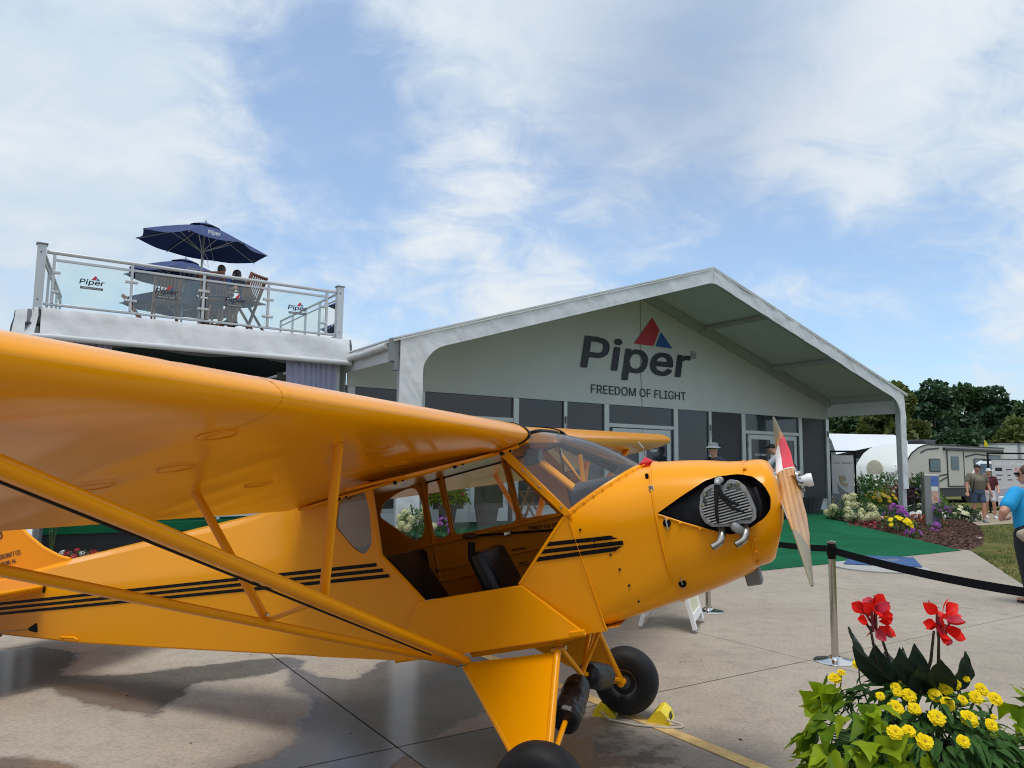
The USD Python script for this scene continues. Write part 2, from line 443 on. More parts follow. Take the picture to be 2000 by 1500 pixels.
# ================================================================ setting
def concrete():
    n = {'g': ('geometry', {}), 'a': ('attribute', {'attribute': 'wet'}),
         'n1': ('noise_texture', {'scale': .55, 'detail': 6.0, 'roughness': .6}), 'n2': ('noise_texture', {'scale': 38.0, 'detail': 4.0, 'roughness': .7}), 'n3': ('noise_texture', {'scale': 5.0, 'detail': 5.0, 'roughness': .65}),
         'r1': ('rgb_ramp', {'ramp': [(.25, (.265, .225, .180)), (.5, (.325, .280, .228)), (.78, (.385, .338, .278))]}),
         'r2': ('rgb_ramp', {'ramp': [(.30, (.70, .70, .70)), (.5, (1, 1, 1)), (.75, (1.16, 1.16, 1.15))]}),
         'r3': ('rgb_ramp', {'ramp': [(.28, (.80, .80, .80)), (.5, (1, 1, 1)), (.8, (1.08, 1.07, 1.05))]}),
         'm1': ('mix_color', {'blend_type': 'multiply', 'fac': 1.0, 'use_clamp': False}), 'm2': ('mix_color', {'blend_type': 'multiply', 'fac': 1.0, 'use_clamp': False}),
         'v': ('voronoi_texture', {'scale': 1.7}), 'vr': ('rgb_ramp', {'ramp': [(.010, (.35, .33, .30)), (.022, (1, 1, 1))]}), 'm4': ('mix_color', {'blend_type': 'multiply', 'fac': 1.0, 'use_clamp': False}),
         'wn': ('math', {'math_type': 'multiply_add', 'value2': .55, 'value3': -.27}), 'ws': ('math', {'math_type': 'add'}),
         'wr': ('map_range', {'range_type': 'smoothstep', 'from_min': .42, 'from_max': .60, 'to_min': 0, 'to_max': 1, 'clamp': True}),
         'wc': ('mix_color', {'blend_type': 'multiply', 'b': (.47, .48, .51), 'use_clamp': False}), 'one': ('mix_color', {'a': (1, 1, 1), 'b': (.47, .46, .45)}),
         'ro': ('map_range', {'to_min': .82, 'to_max': .13, 'clamp': True}), 'bs': ('map_range', {'to_min': .35, 'to_max': .04, 'clamp': True}),
         'b': ('bump', {'distance': .004}), 'p': ('principled_bsdf', {'specular_ior_level': .5})}
    l = [('g.position', 'n1.vector'), ('g.position', 'n2.vector'), ('g.position', 'n3.vector'), ('g.position', 'v.vector'), ('n1.fac', 'r1.fac'), ('n2.fac', 'r2.fac'), ('n3.fac', 'r3.fac'), ('v.distance', 'vr.fac'),
         ('r1.color', 'm1.a'), ('r2.color', 'm1.b'), ('m1.result', 'm2.a'), ('r3.color', 'm2.b'), ('m2.result', 'm4.a'), ('vr.color', 'm4.b'),
         ('n3.fac', 'wn.value1'), ('wn.value', 'ws.value1'), ('a.fac', 'ws.value2'), ('ws.value', 'wr.value'), ('m4.result', 'wc.a'), ('wr.result', 'wc.fac'), ('wc.result', 'p.base_color'),
         ('wr.result', 'ro.value'), ('ro.result', 'p.roughness'), ('wr.result', 'bs.value'), ('bs.result', 'b.strength'), ('n2.fac', 'b.height'), ('b.normal', 'p.normal')]
    M['concrete'] = usdkit.material(stage, '/World/Looks/concrete', n, l, surface='p.BSDF')


concrete()


def grassmat(name, a, b, c, s=1.0):
    n = {'g': ('geometry', {}), 'n1': ('noise_texture', {'scale': .35 * s, 'detail': 6.0}), 'n2': ('noise_texture', {'scale': 9.0 * s, 'detail': 5.0, 'roughness': .7}),
         'ad': ('math', {'math_type': 'multiply_add', 'value2': .55}), 'sc': ('math', {'math_type': 'multiply', 'value2': .6}),
         'r': ('rgb_ramp', {'ramp': [(.42, a), (.58, b), (.72, c)]}), 'b': ('bump', {'strength': .8, 'distance': .03}), 'p': ('principled_bsdf', {'roughness': .95, 'specular_ior_level': .1})}
    l = [('g.position', 'n1.vector'), ('g.position', 'n2.vector'), ('n2.fac', 'ad.value1'), ('n1.fac', 'sc.value1'), ('sc.value', 'ad.value3'), ('ad.value', 'r.fac'), ('r.color', 'p.base_color'), ('n2.fac', 'b.height'), ('b.normal', 'p.normal')]
    M[name] = usdkit.material(stage, '/World/Looks/' + name, n, l, surface='p.BSDF')


grassmat('lawn', (.045, .075, .016), (.105, .105, .030), (.22, .18, .065))
grassmat('path_dirt', (.22, .185, .13), (.30, .25, .18), (.36, .31, .23), 2.0)

solo('ground', bx(-400, 400, -60, 600, -1.0, -.035), 'lawn', 'dry mown grass field stretching to the trees', None, kind='structure')

# wet patches on the concrete: outlines on the ground, in world metres
WET = [[(-5.23, 6.22), (-4.08, 6.92), (-3.65, 6.70), (-3.42, 6.03), (-3.00, 6.04), (-2.39, 6.39), (-1.88, 6.66), (-1.68, 6.53), (-1.69, 6.34), (-1.48, 6.08), (-1.18, 5.99), (-1.06, 6.56), (-0.74, 6.93), (-0.15, 6.78), (-0.03, 6.00), (-0.13, 5.27), (-0.36, 4.91), (-0.62, 4.36), (-0.64, 4.32), (-0.45, 3.71), (-1.15, 3.69), (-1.50, 4.28), (-1.34, 4.41), (-1.25, 4.62), (-1.31, 4.88), (-1.34, 5.33), (-1.44, 5.60), (-1.59, 5.67), (-1.77, 6.24), (-1.93, 6.03), (-2.31, 5.84), (-2.26, 5.43), (-2.28, 5.09), (-2.78, 5.28), (-3.32, 5.67), (-4.03, 4.84)],
       [(-3.68, 4.43), (-2.63, 4.39), (-2.25, 4.27), (-2.08, 3.67), (-3.00, 3.65)]]
WETP = [Polygon(w).buffer(0) for w in WET]
WETU = unary_union(WETP)


def wetness(pts):
    g = shapely.points(pts[:, :2]); ins = shapely.contains(WETU, g); d = shapely.distance(WETU.boundary, g)
    return np.where(ins, .5 + np.minimum(d * 2.2, .5), .5 - np.minimum(d * 2.2, .5))


PAVE = Polygon([(-16, -9), (4.5, -9), (2.0, -1.45), (12.97, 5.67), (16.70, 8.09), (16.7, 9.0), (9.0, 15.4), (-16, 15.4)])
pv = thing('pavement', 'grey concrete apron of large square slabs with dark joints', None, rz=SA, kind='structure')
part(pv, 'joint_bed', ext(PAVE, .05).apply_translation((0, 0, -.078)), 'joint')
near = WETU.buffer(.3)
for iu in range(-5, 5):
    for iv in range(-4, 4):
        u0, v0 = 2.0 + 3.85 * iu, 4.2 + 3.9 * iv
        cell = sbox(u0 + .005, v0 + .005, u0 + 3.845, v0 + 3.895).intersection(PAVE.buffer(-.002))
        if cell.is_empty or cell.area < .01: continue
        cell = max(getattr(cell, 'geoms', [cell]), key=lambda g: g.area)
        wp = Polygon([W(*c)[:2] for c in cell.exterior.coords])
        if wp.intersects(near) and cell.area > 14.9:
            n = 96; gu, gv = np.meshgrid(np.linspace(u0 + .005, u0 + 3.845, n), np.linspace(v0 + .005, v0 + 3.895, n), indexing='ij')
            m = grid(np.stack([gu, gv, 0 * gu], -1)); m.faces = m.faces[:, ::-1] if m.face_normals[0, 2] < 0 else m.faces
        else:
            m = ext(cell, .06); m.apply_translation((0, 0, -.06))
            if m.faces.shape[0] > 400: continue
        p = part(pv, 'slab', m, 'concrete')
        w = np.array([W(*q[:2]) for q in m.vertices])
        UsdGeom.PrimvarsAPI(stage.GetPrimAtPath(p)).CreatePrimvar('wet', Sdf.ValueTypeNames.FloatArray, 'vertex').Set(Vt.FloatArray.FromNumpy(wetness(w).astype(np.float32)))

# painted line (runs along v)
ln = ext(sbox(3.50, -4.0, 3.60, 8.05).difference(sbox(3, .2 + .05, 4, .31)), .003); ln.apply_translation((0, 0, .002))
q = thing('painted_line', 'worn yellow guide line painted on the concrete', None, rz=SA, kind='structure'); part(q, 'stripe', ln, 'line_paint')

solo('path', T([[*W(u, v)[:2], -.02 + .004 * k] for k, (u, v) in enumerate([(24.5, 11.7), (70, 11.0), (70, 15.4), (25.5, 15.6)])], [[0, 1, 2, 3]]), 'path_dirt', 'bare tan walking path crossing the dry grass', None, kind='structure')

# raised porch floor and carpet ramp
pf = thing('platform', 'low porch floor covered in green carpet with black skirt', None, rz=SA, kind='structure')
part(pf, 'carpet_top', bx(5.85, 25.2, 13.2, 16.9, .26, .30), 'carpet')
part(pf, 'skirt', bx(5.9, 25.15, 13.22, 16.8, -.03, .258), 'skirt_black')
rp = thing('ramp', 'sloping green carpet ramp leading up to the porch', None, rz=SA, kind='structure')
R = np.array([[7.0, 8.15], [16.45, 8.15], [19.2, 13.19], [7.0, 13.19]])
rz_ = lambda v: .010 + (.298 - .010) * (v - 8.15) / (13.19 - 8.15)
RP = Polygon(R)
for k in range(7):
    st_ = RP.intersection(sbox(7.0 + 1.83 * k + .004, 0, 7.0 + 1.83 * (k + 1) - .004, 20))
    if st_.is_empty: continue
    m = ext(st_, .02); v_, f_ = trimesh.remesh.subdivide_to_size(m.vertices, m.faces, .35); v_ = np.array(v_); v_[:, 2] += rz_(v_[:, 1]) - .02 + .010 * (meshkit.fbm(np.column_stack([v_[:, 0] * .8 + 9 * k, v_[:, 1] * 1.3, 0 * v_[:, 0]]), 3, 2) - .5) * np.clip((v_[:, 1] - 8.15) * 2, 0, 1)
    part(rp, 'carpet_strip', trimesh.Trimesh(v_, f_, process=False), 'carpet', smooth=40)
part(rp, 'ramp_frame', T([[*R[0], -.03], [*R[1], -.03], [*R[2], -.03], [*R[3], -.03], [*(R[0] + [.01, .3]), -.02], [*(R[1] + [-.12, .05]), -.02], [*(R[2] + [-.01, 0]), .262], [*(R[3] + [.01, 0]), .262]], [[0, 3, 2, 1], [4, 5, 6, 7], [0, 1, 5, 4], [1, 2, 6, 5], [2, 3, 7, 6], [3, 0, 4, 7]]), 'skirt_black')
# the lower floor under the roof terrace
lf = thing('platform', 'green carpeted floor under the roof terrace with black skirt', None, rz=SA, kind='structure')
part(lf, 'carpet_top', bx(-3.5, 5.80, 15.42, 22.0, .36, .52), 'carpet')
part(lf, 'skirt', bx(-3.45, 5.75, 15.44, 21.9, -.03, .358), 'skirt_black')

# ================================================================ exhibition tent
TW, TD, TE, TR = 17.1, 2.66, 4.0, 6.65
tent = thing('exhibition_tent', 'large white gabled exhibition tent with Piper sign over dark glass front', 'tent', W(6.0, 12.92), SA)
sl = (TR - TE) / (TW / 2)
outer = Polygon([(0, .30), (0, TE), (TW / 2, TR), (TW, TE), (TW, .30)])
inner = Polygon([(.47, .0), (.47, TE - .36 + .47 * sl), (TW / 2, TR - .37), (TW - .27, TE - .36 + .27 * sl), (TW - .27, 0)])
inner = inner.intersection(sbox(-1, .5, 30, 9)).buffer(-.62, quad_segs=8).buffer(.62, quad_segs=8).union(sbox(.47, -1, TW - .27, 2.2))
band = outer.difference(inner).difference(sbox(-1, -1, TW / 2, .5)).difference(sbox(TW / 2, -1, TW + 1, 1.06))


def dense_plate(poly, y0, y1, step):
    ps = [poly.intersection(sbox(x, -5, x + step, 30)) for x in np.arange(poly.bounds[0], poly.bounds[2], step)]
    return cat([plate_y(p, y0, y1) for p in ps if not p.is_empty])


def wrinkled(poly, y0, y1, amp=.030, step=.09):
    m = plate_y(poly, y0, y1); v, f = trimesh.remesh.subdivide_to_size(m.vertices, m.faces, step); v = np.array(v)
    q = np.stack([v[:, 0] * 2.2 + v[:, 2] * 1.4, v[:, 2] * .9 - v[:, 0] * .5, 0 * v[:, 0]], 1)
    w_ = (meshkit.fbm(q, 4, 11) - .5) + .6 * (np.abs(meshkit.noise(q * 2.3 + 7, 4) - .5) - .25)
    v[:, 1] -= 2 * amp * w_ * np.clip((y1 - v[:, 1]) / (y1 - y0), 0, 1)
    return trimesh.Trimesh(v, f, process=False)


half_l, half_r = band.intersection(sbox(-1, -1, TW / 2 - .006, 20)), band.intersection(sbox(TW / 2 + .006, -1, 30, 20))
part(tent, 'gable_trim', wrinkled(half_l, -.03, 0), 'tent_wrinkle', smooth=40)
part(tent, 'gable_trim', wrinkled(half_r, -.03, 0), 'tent_wrinkle', smooth=40)
for k, s in ((0, 1), (1, -1)):
    xs = [-.13, TW / 2] if s > 0 else [TW + .13, TW / 2]
    zs = [TE + .03 - .13 * sl, TR + .03]
    for nm, dz, mt in (('roof', .0, 'tent_vinyl'), ('roof_lining', -.045, 'tent_inner')):
        a = np.array([[xs[0], -.05, zs[0] + dz], [xs[1], -.05, zs[1] + dz], [xs[1], 14, zs[1] + dz], [xs[0], 14, zs[0] + dz]])
        b = a - [0, 0, .03]
        part(tent, nm, T(np.vstack([a, b]), [[0, 1, 2, 3], [7, 6, 5, 4], [0, 4, 5, 1], [1, 5, 6, 2], [2, 6, 7, 3], [3, 7, 4, 0]]), mt)
# legs, rafters, purlins, eave beams
part(tent, 'leg', bx(.03, .25, .02, .17, .0, TE - .15, .012), 'aluminium')
part(tent, 'leg', bx(TW - .25, TW - .03, .02, .17, .0, TE - .15, .012), 'aluminium')
for y0 in (.02, TD - .15):
    for s in (1, -1):
        pl = Polygon([(0, TE - .30), (0, TE - .06), (TW / 2, TR - .06), (TW / 2, TR - .31)])
        if s < 0: pl = affinity.scale(pl, -1, 1, origin=(TW / 2, 0))
        part(tent, 'rafter', plate_y(pl, y0, y0 + .13), 'aluminium')
for x in (3.0, 6.05, TW - 6.05, TW - 3.0):
    z = TE + sl * min(x, TW - x) - .07
    part(tent, 'purlin', bx(x - .05, x + .05, .16, TD - .16, z - .13, z, .008), 'aluminium')
for x in (.06, TW - .06):
    part(tent, 'eave_beam', bx(x - .05, x + .05, .16, 13.9, TE - .20, TE - .075, .008), 'aluminium')
part(tent, 'side_valance', bx(TW - .02, TW, .18, 13.9, TE - .62, TE - .10), 'tent_inner')
part(tent, 'side_valance', bx(-.03, -.01, .30, TD, TE - .42, TE - .14), 'tent_vinyl')
part(tent, 'gutter_roll', tube([[-.10, .35, TE - .12], [-.11, 1.5, TE - .16], [-.10, TD, TE - .14]], .07, 10), 'tent_vinyl', smooth=40)
part(tent, 'corner_bracket', cat(bx(-.16, -.005, .02, .16, TE - .45, TE - .02), bx(-.10, .0, .02, .14, TE - .62, TE - .45)), 'alu_dark')
part(tent, 'side_wall', bx(TW - .02, TW + .02, TD + .1, 13.8, .0, TE - .1), 'tent_vinyl')
part(tent, 'side_wall', bx(-.02, .02, TD + .1, 13.8, .0, TE - .1), 'tent_vinyl')
# gable wall above the glass
HD = 3.30
gw = Polygon([(.02, HD), (.02, TE - .10), (TW / 2, TR - .12), (TW - .02, TE - .10), (TW - .02, HD)])
gm_ = wrinkled(gw, TD - .002, TD + .05, .010, .16); part(tent, 'gable_wall', gm_, 'tent_inner', smooth=40)
part(tent, 'header_hem', bx(.05, TW - .05, TD - .012, TD + .002, HD, HD + .045), 'tent_inner')
part(tent, 'lacing_cord', tube([[TW / 2, TD - .01, TR - .35], [TW / 2 + .02, TD - .012, 5.2], [TW / 2 + .01, TD - .012, 4.2], [TW / 2 + .05, TD - .012, HD]], .006, 5), 'dark_grey')
# sign
def piper(x0, x1, z0, cap, y, parent, names, cols, tagline=True, reg=True):
    """the Piper sign: x0..x1 wide, cap high, standing on z0, facing -y"""
    w = words('Piper', .7, True, .004); b = w.bounds; v = w.vertices
    capz = words('P', .7, True).bounds[1, 1]
    v[:, 0] = (v[:, 0] - b[0, 0]) / (b[1, 0] - b[0, 0]) * (x1 - x0 - .19 * cap * .6); v[:, 1] *= cap / capz; v[:, 0] += v[:, 1] * .19
    S = (x1 - x0) / 4.1
    part(parent, names[0], on_y(w, x0, z0, y), cols[0])
    tri = lambda P: plate_y(Polygon([(x0 + (a - 12.41) * S, z0 + (c - 4.25) * cap / .84) for a, c in P]), y - .004, y)
    part(parent, names[1], tri([(14.30, 5.04), (15.0, 5.85), (15.28, 5.53), (15.04, 5.04)]), cols[1])
    part(parent, names[2], tri([(15.12, 5.04), (15.345, 5.47), (15.78, 5.04)]), cols[2])
    if tagline:
        t = words('FREEDOM OF FLIGHT', .23, False, .004); tb = t.bounds; t.vertices[:, 0] = (t.vertices[:, 0] - tb[0, 0]) * 3.53 * S / (tb[1, 0] - tb[0, 0]); t.vertices[:, 1] *= cap / .84
        part(parent, names[3], on_y(t, x0 + .36 * S, z0 - .68 * cap / .84, y), cols[3])
    if reg:
        r = cat(words('R', .10, False, .003, True), ext(Point(0, .05).buffer(.115, quad_segs=8).difference(Point(0, .05).buffer(.098, quad_segs=8)), .003)); r.vertices *= S
        part(parent, 'registered_mark', on_y(r, x0 + 4.23 * S, z0 + .62 * cap / .84, y), cols[0])


piper(12.41 - 6, 16.51 - 6, 4.25, .84, TD - .022, tent, ('piper_lettering', 'red_triangle', 'blue_triangle', 'tagline_lettering'), ('ink', 'logo_red', 'logo_blue', 'ink'))
# glass front
posts = [.10, 1.79, 4.38, 5.91, 7.29, 9.87, 11.29, 12.77, 15.55, 17.0]
FZ = .30
for k, x in enumerate(posts):
    w = .055 if k in (3, 6) else .085
    part(tent, 'front_post', bx(x - w, x + w, TD - .05, TD + .06, FZ, HD - .002, .008), 'aluminium')
    if k in (3, 6, 9): part(tent, 'post_latch', cat(bx(x - .03, x + .03, TD - .085, TD - .05, 2.72, 2.90, .006), tube([[x, TD - .09, 2.70], [x + .01, TD - .09, 2.5]], .01, 6)), 'alu_dark')
for a, b in zip(posts[:-1], posts[1:]):
    a2, b2 = a + .085, b - .085
    door = b - a > 2.2
    if not door:
        scr = 11 < a < 12.5 or a > 15
        part(tent, 'window_panel', bx(a2 - .03, b2 + .03, TD + .005, TD + .03, .66, HD - .01), 'screen_mesh' if scr else 'tinted_glass')
        part(tent, 'window_rail', bx(a2, b2, TD - .02, TD + .05, .585, .66, .006), 'aluminium')
        part(tent, 'base_panel', bx(a2, b2, TD - .005, TD + .03, FZ, .585), 'door_white')
        if scr and a < 13:
            for k, (t, z) in enumerate((('PILOT', 2.63), ('SHOP', 2.32))):
                part(tent, 'window_lettering', on_y(words(t, .20, False, .002), 11.66, z, TD + .003), 'screen_text')
        continue
    part(tent, 'transom_window', bx(a2 - .03, b2 + .03, TD + .005, TD + .03, 2.80, HD - .01), 'tinted_glass')
    part(tent, 'door_header', bx(a2, b2, TD - .04, TD + .05, 2.69, 2.80, .008), 'aluminium')
    part(tent, 'side_light', bx(a2 - .02, a2 + .12, TD + .005, TD + .03, FZ, 2.69), 'tinted_glass')
    part(tent, 'side_light', bx(b2 - .12, b2 + .02, TD + .005, TD + .03, FZ, 2.69), 'tinted_glass')
    c = (a2 + b2) / 2
    for s, (da, db) in ((-1, (a2 + .13, c - .008)), (1, (c + .008, b2 - .13))):
        fr = sbox(da, FZ + .01, db, 2.67).difference(sbox(da + .13, FZ + .32, db - .13, 2.53))
        d = part(tent, 'door', plate_y(fr, TD - .035, TD + .02), 'door_white')
        part(d, 'door_glass', bx(da + .12, db - .12, TD - .012, TD + .0, FZ + .31, 2.54), 'tinted_glass')
        hx = db - .07 if s < 0 else da + .07
        part(d, 'handle', tube([[hx, TD - .04, 1.25], [hx, TD - .11, 1.26], [hx, TD - .11, 1.62], [hx, TD - .04, 1.63]], .013, 7), 'chrome', smooth=40)
        for hz in (.7, 1.5, 2.3):
            ox = da + .02 if s < 0 else db - .02
            part(d, 'hinge', bx(ox - .018, ox + .018, TD - .052, TD - .035, hz, hz + .12, .004), 'aluminium')
        if s > 0 and a < 9 and a > 5:
            mid = (da + db) / 2
            t = words('Piper', .085, True, .002, True); t.vertices[:, 0] += t.vertices[:, 1] * .19
            part(d, 'door_lettering', cat(on_y(t, mid - .10, 2.06, TD - .0125), plate_y(Polygon([(mid - .10, 2.20), (mid - .02, 2.29), (mid + .07, 2.20)]), TD - .0145, TD - .0125)), 'logo_white')
        if s < 0 and a > 11:
            part(d, 'door_lettering', on_y(words('PILOT SHOP', .065, True, .002, True), (da + db) / 2, 2.02, TD - .0125), 'logo_white')
part(tent, 'interior_back', bx(.2, TW - .2, 8.0, 8.05, 0, 3.9), 'dark_wall')

# ================================================================ roof terrace
FL = 4.22
deck = thing('roof_terrace', 'raised terrace with white fabric fascia and glass railing at left', 'terrace', W(.10, 15.30), SA)
DW, DD = 5.72, 4.25
part(deck, 'deck_floor', bx(.02, DW - .02, .05, DD, FL - .22, FL), 'alu_dark')
# fascia: fabric that leans out a little and ends in a roll
def fascia(p0, p1, out, seed, n=60):
    p0, p1, out = map(np.asarray, (p0, p1, out)); s = np.linspace(0, 1, n); prof = [(0, .04), (.045, .03), (.05, -.1), (.075, -.25), (.10, -.40), (.11, -.47)]
    V = np.array([[p0 + (p1 - p0) * t + out * o * (1 + 0 * t) + np.array([0, 0, FL + z]) for t in s] for o, z in prof])
    V += .030 * (meshkit.fbm(V * [2.2, 2.2, 1.2] + [seed, 0, .5 * seed], 4, seed)[..., None] - .5) * np.array([0, 0, .5]) + .11 * (meshkit.fbm(np.stack([V[..., 0] * 3 + V[..., 2] * 5, V[..., 1] * 3, V[..., 2] * 2], -1), 4, seed + 3)[..., None] - .5) * out
    return grid(V)


part(deck, 'fascia', fascia([.22, -.02, 0], [DW + .08, -.02, 0], [0, -1, 0], 1, 140), 'tent_wrinkle', smooth=True)
part(deck, 'fascia', fascia([-.12, .50, 0], [.22, -.02, 0], [-.75, -1.0, 0], 2, 40), 'tent_wrinkle', smooth=True)
part(deck, 'fascia', fascia([-.12, DD, 0], [-.12, .5, 0], [-1, 0, 0], 5, 40), 'tent_wrinkle', smooth=True)
part(deck, 'fascia', fascia([DW + .08, -.05, 0], [DW + .08, DD, 0], [1, 0, 0], 3, 50), 'tent_wrinkle', smooth=True)
part(deck, 'fascia_roll', tube([[-.20, .38, FL - .48], [.16, -.12, FL - .48], [.40, -.14, FL - .48], [DW + .10, -.14, FL - .48]], .052, 14), 'tent_vinyl', smooth=40)
part(deck, 'fascia_roll', tube([[-.22, .45, FL - .48], [-.22, DD, FL - .48]], .052, 14), 'tent_vinyl', smooth=40)
part(deck, 'soffit', bx(0, DW, 0, DD + 2.3, FL - .26, FL - .23), 'dark_wall')
part(deck, 'rear_wall', bx(.0, DW + 1.0, DD + 2.2, DD + 2.3, .52, FL - .27), 'dark_wall')
for x, y in ((.16, .12), (DW - .12, .12), (.16, DD - .1), (DW - .12, DD - .1)):
    part(deck, 'post', bx(x - .06, x + .06, y - .06, y + .06, .52, FL - .27, .008), 'aluminium')
# swag of dark cloth and sheer curtains
for x0, x1 in ((.0, 1.9), (1.9, 3.8), (3.8, 5.6)):
    s = np.linspace(0, 1, 16); V = np.array([[[x0 + (x1 - x0) * t, .06 + .02 * math.sin(9 * t), FL - .27 - k * (.20 + .10 * math.sin(PI * t))] for t in s] for k in (0, .5, 1)]); part(deck, 'swag', grid(V), 'swag', smooth=True)


def curtain(x0, x1, z0, z1, y, gather, seed):
    s = np.linspace(0, 1, 70); V = []
    for k in np.linspace(0, 1, 12):
        wv = .045 * np.sin(s * 55 + 1.2 * np.sin(s * 9 + seed) + 1.5 * k) * (.5 + .5 * k)
        xx = x0 + (x1 - x0) * s; xx = xx + gather * k * k * (1 - s) * (x1 - x0)
        V.append(np.stack([xx, y + wv, z1 + (z0 - z1) * k + 0 * s], -1))
    return grid(np.array(V))


part(deck, 'curtain', curtain(DW - 1.22, DW - .16, .54, FL - .29, .02, .55, 1), 'sheer', smooth=True)
part(deck, 'curtain', curtain(1.36, .30, 2.6, FL - .29, .02, .3, 4), 'sheer', smooth=True)
# railing
rl = thing('terrace_railing', 'aluminium railing with printed glass panels around the roof terrace', 'railing', W(.10, 15.30), SA)
for x, y in ((.16, .08), (DW - .12, .08)):
    p = part(rl, 'corner_post', bx(x - .07, x + .07, y - .07, y + .07, FL, FL + 1.16, .006), 'aluminium')
    part(p, 'cap', bx(x - .09, x + .09, y - .09, y + .09, FL + 1.162, FL + 1.185, .004), 'alu_dark')
    part(p, 'bolt_hole', tube([[x - .01, y - .074, FL + 1.02], [x - .01, y - .0695, FL + 1.02]], .012, 8), 'black_paint')
    part(p, 'bolt_hole', tube([[x - .01, y - .074, FL + .18], [x - .01, y - .0695, FL + .18]], .012, 8), 'black_paint')
YR = .08
ups = [.36, 1.60, 2.86, 4.10, 5.32]
part(rl, 'hand_rail', tube([[.24, YR, FL + 1.05], [DW - .20, YR, FL + 1.05]], .035, 12), 'aluminium', smooth=40)
part(rl, 'mid_rail', bx(.36, 5.32, YR - .02, YR + .02, FL + .90, FL + .945, .006), 'aluminium')
part(rl, 'bottom_rail', bx(.24, DW - .20, YR - .02, YR + .02, FL + .10, FL + .145, .006), 'aluminium')
for x in ups:
    part(rl, 'baluster', bx(x - .024, x + .024, YR - .026, YR + .026, FL + .145, FL + 1.02, .005), 'aluminium')
    for z in (FL + .35, FL + .70):
        part(rl, 'glass_clamp', bx(x - (.105 if x > .5 else .02), x + (.105 if x < 5.2 else .02), YR - .034, YR + .034, z - .022, z + .022, .006), 'aluminium')
for a, b in zip(ups[:-1], ups[1:]):
    g = part(rl, 'glass_panel', bx(a + .05, b - .05, YR - .005, YR + .005, FL + .16, FL + .885), 'clear_glass')
    cx = a + .60
    piper(cx - .20, cx + .20, FL + .56, .090, YR - .0055, rl, ('piper_lettering', 'red_triangle', 'blue_triangle', 'tagline'), ('ink', 'logo_red', 'logo_blue', 'ink'), tagline=False, reg=False)
    part(rl, 'tagline_strip', bx(cx - .18, cx + .18, YR - .0085, YR - .0055, FL + .47, FL + .515), 'dark_grey')
    part(rl, 'tagline_lettering', on_y(words('FREEDOM OF FLIGHT', .022, False, .001, True), cx, FL + .482, YR - .0088), 'logo_white')
for x, skew in ((.20, .45), (DW - .12, -.05)):
    P = lambda t, z: [x + skew * t, YR + .1 + t * (DD - .3), FL + z]
    for z, r in ((1.05, .030), (.92, .020), (.12, .020)):
        part(rl, 'side_rail', tube([P(0, z), P(1, z)], r, 10), 'aluminium', smooth=40)
    for t in (.28, .52, .76, 1.0):
        q = P(t, 0); part(rl, 'baluster', bx(q[0] - .022, q[0] + .022, q[1] - .022, q[1] + .022, FL - .03, FL + 1.03), 'aluminium')
    for t0, t1 in ((.03, .27), (.29, .51), (.53, .75), (.77, .99)):
        a, b = P(t0, .18), P(t1, .88)
        part(rl, 'glass_panel', T([[a[0], a[1], a[2]], [b[0], b[1], a[2]], [b[0], b[1], b[2]], [a[0], a[1], b[2]]], [[0, 1, 2, 3]]), 'clear_glass')
# ground floor rail under the terrace
gr = thing('low_railing', 'white bottom rail and glass standing on the green carpet under the terrace', 'railing', W(.10, 15.30), SA)
part(gr, 'bottom_rail', bx(-3.4, 4.9, .42, .48, .57, .64, .006), 'door_white')
for x in (-2.2, -.9, .45, 2.0, 3.42, 4.85):
    part(gr, 'baluster', bx(x - .03, x + .03, .42, .48, .52, 1.45, .006), 'door_white')
    part(gr, 'glass_clamp', bx(x - .12, x + .12, .405, .495, .86, .92, .012), 'door_white')
part(gr, 'hand_rail', tube([[-3.4, .45, 1.48], [4.9, .45, 1.48]], .035, 10), 'door_white', smooth=40)
# ================================================================ yellow high-wing airplane (x forward, y left, z up, from the middle of the axle)
PSI, THE, PHI = -.3579, .2177, .0126
_fw = np.array([math.cos(PSI) * math.cos(THE), math.sin(PSI) * math.cos(THE), math.sin(THE)]); _lf = np.array([-math.sin(PSI), math.cos(PSI), 0]); _up = np.cross(_fw, _lf)
_lf, _up = math.cos(PHI) * _lf + math.sin(PHI) * _up, math.cos(PHI) * _up - math.sin(PHI) * _lf
PM = np.eye(4); PM[:3, 0], PM[:3, 1], PM[:3, 2], PM[:3, 3] = _fw, _lf, _up, (.4604, 4.364, .215)
air = thing('airplane', 'yellow high-wing two-seat airplane with black stripes and its side door open', 'airplane', matrix=PM)
hw = lambda X: np.interp(X, [-4.85, -.9, .45, .67], [.03, .36, .36, .34])
zb = lambda X: np.interp(X, [-4.85, -4.41, -3.51, -2.72, -1.78, -.937, .31, .657], [1.16, 1.088, .924, .804, .666, .546, .541, .602])
zl = lambda X: np.interp(X, [-4.85, -.9], [1.375, 1.125])


def edge(a, b, n):
    return [np.asarray(a) + (np.asarray(b) - np.asarray(a)) * k / n for k in range(n)]


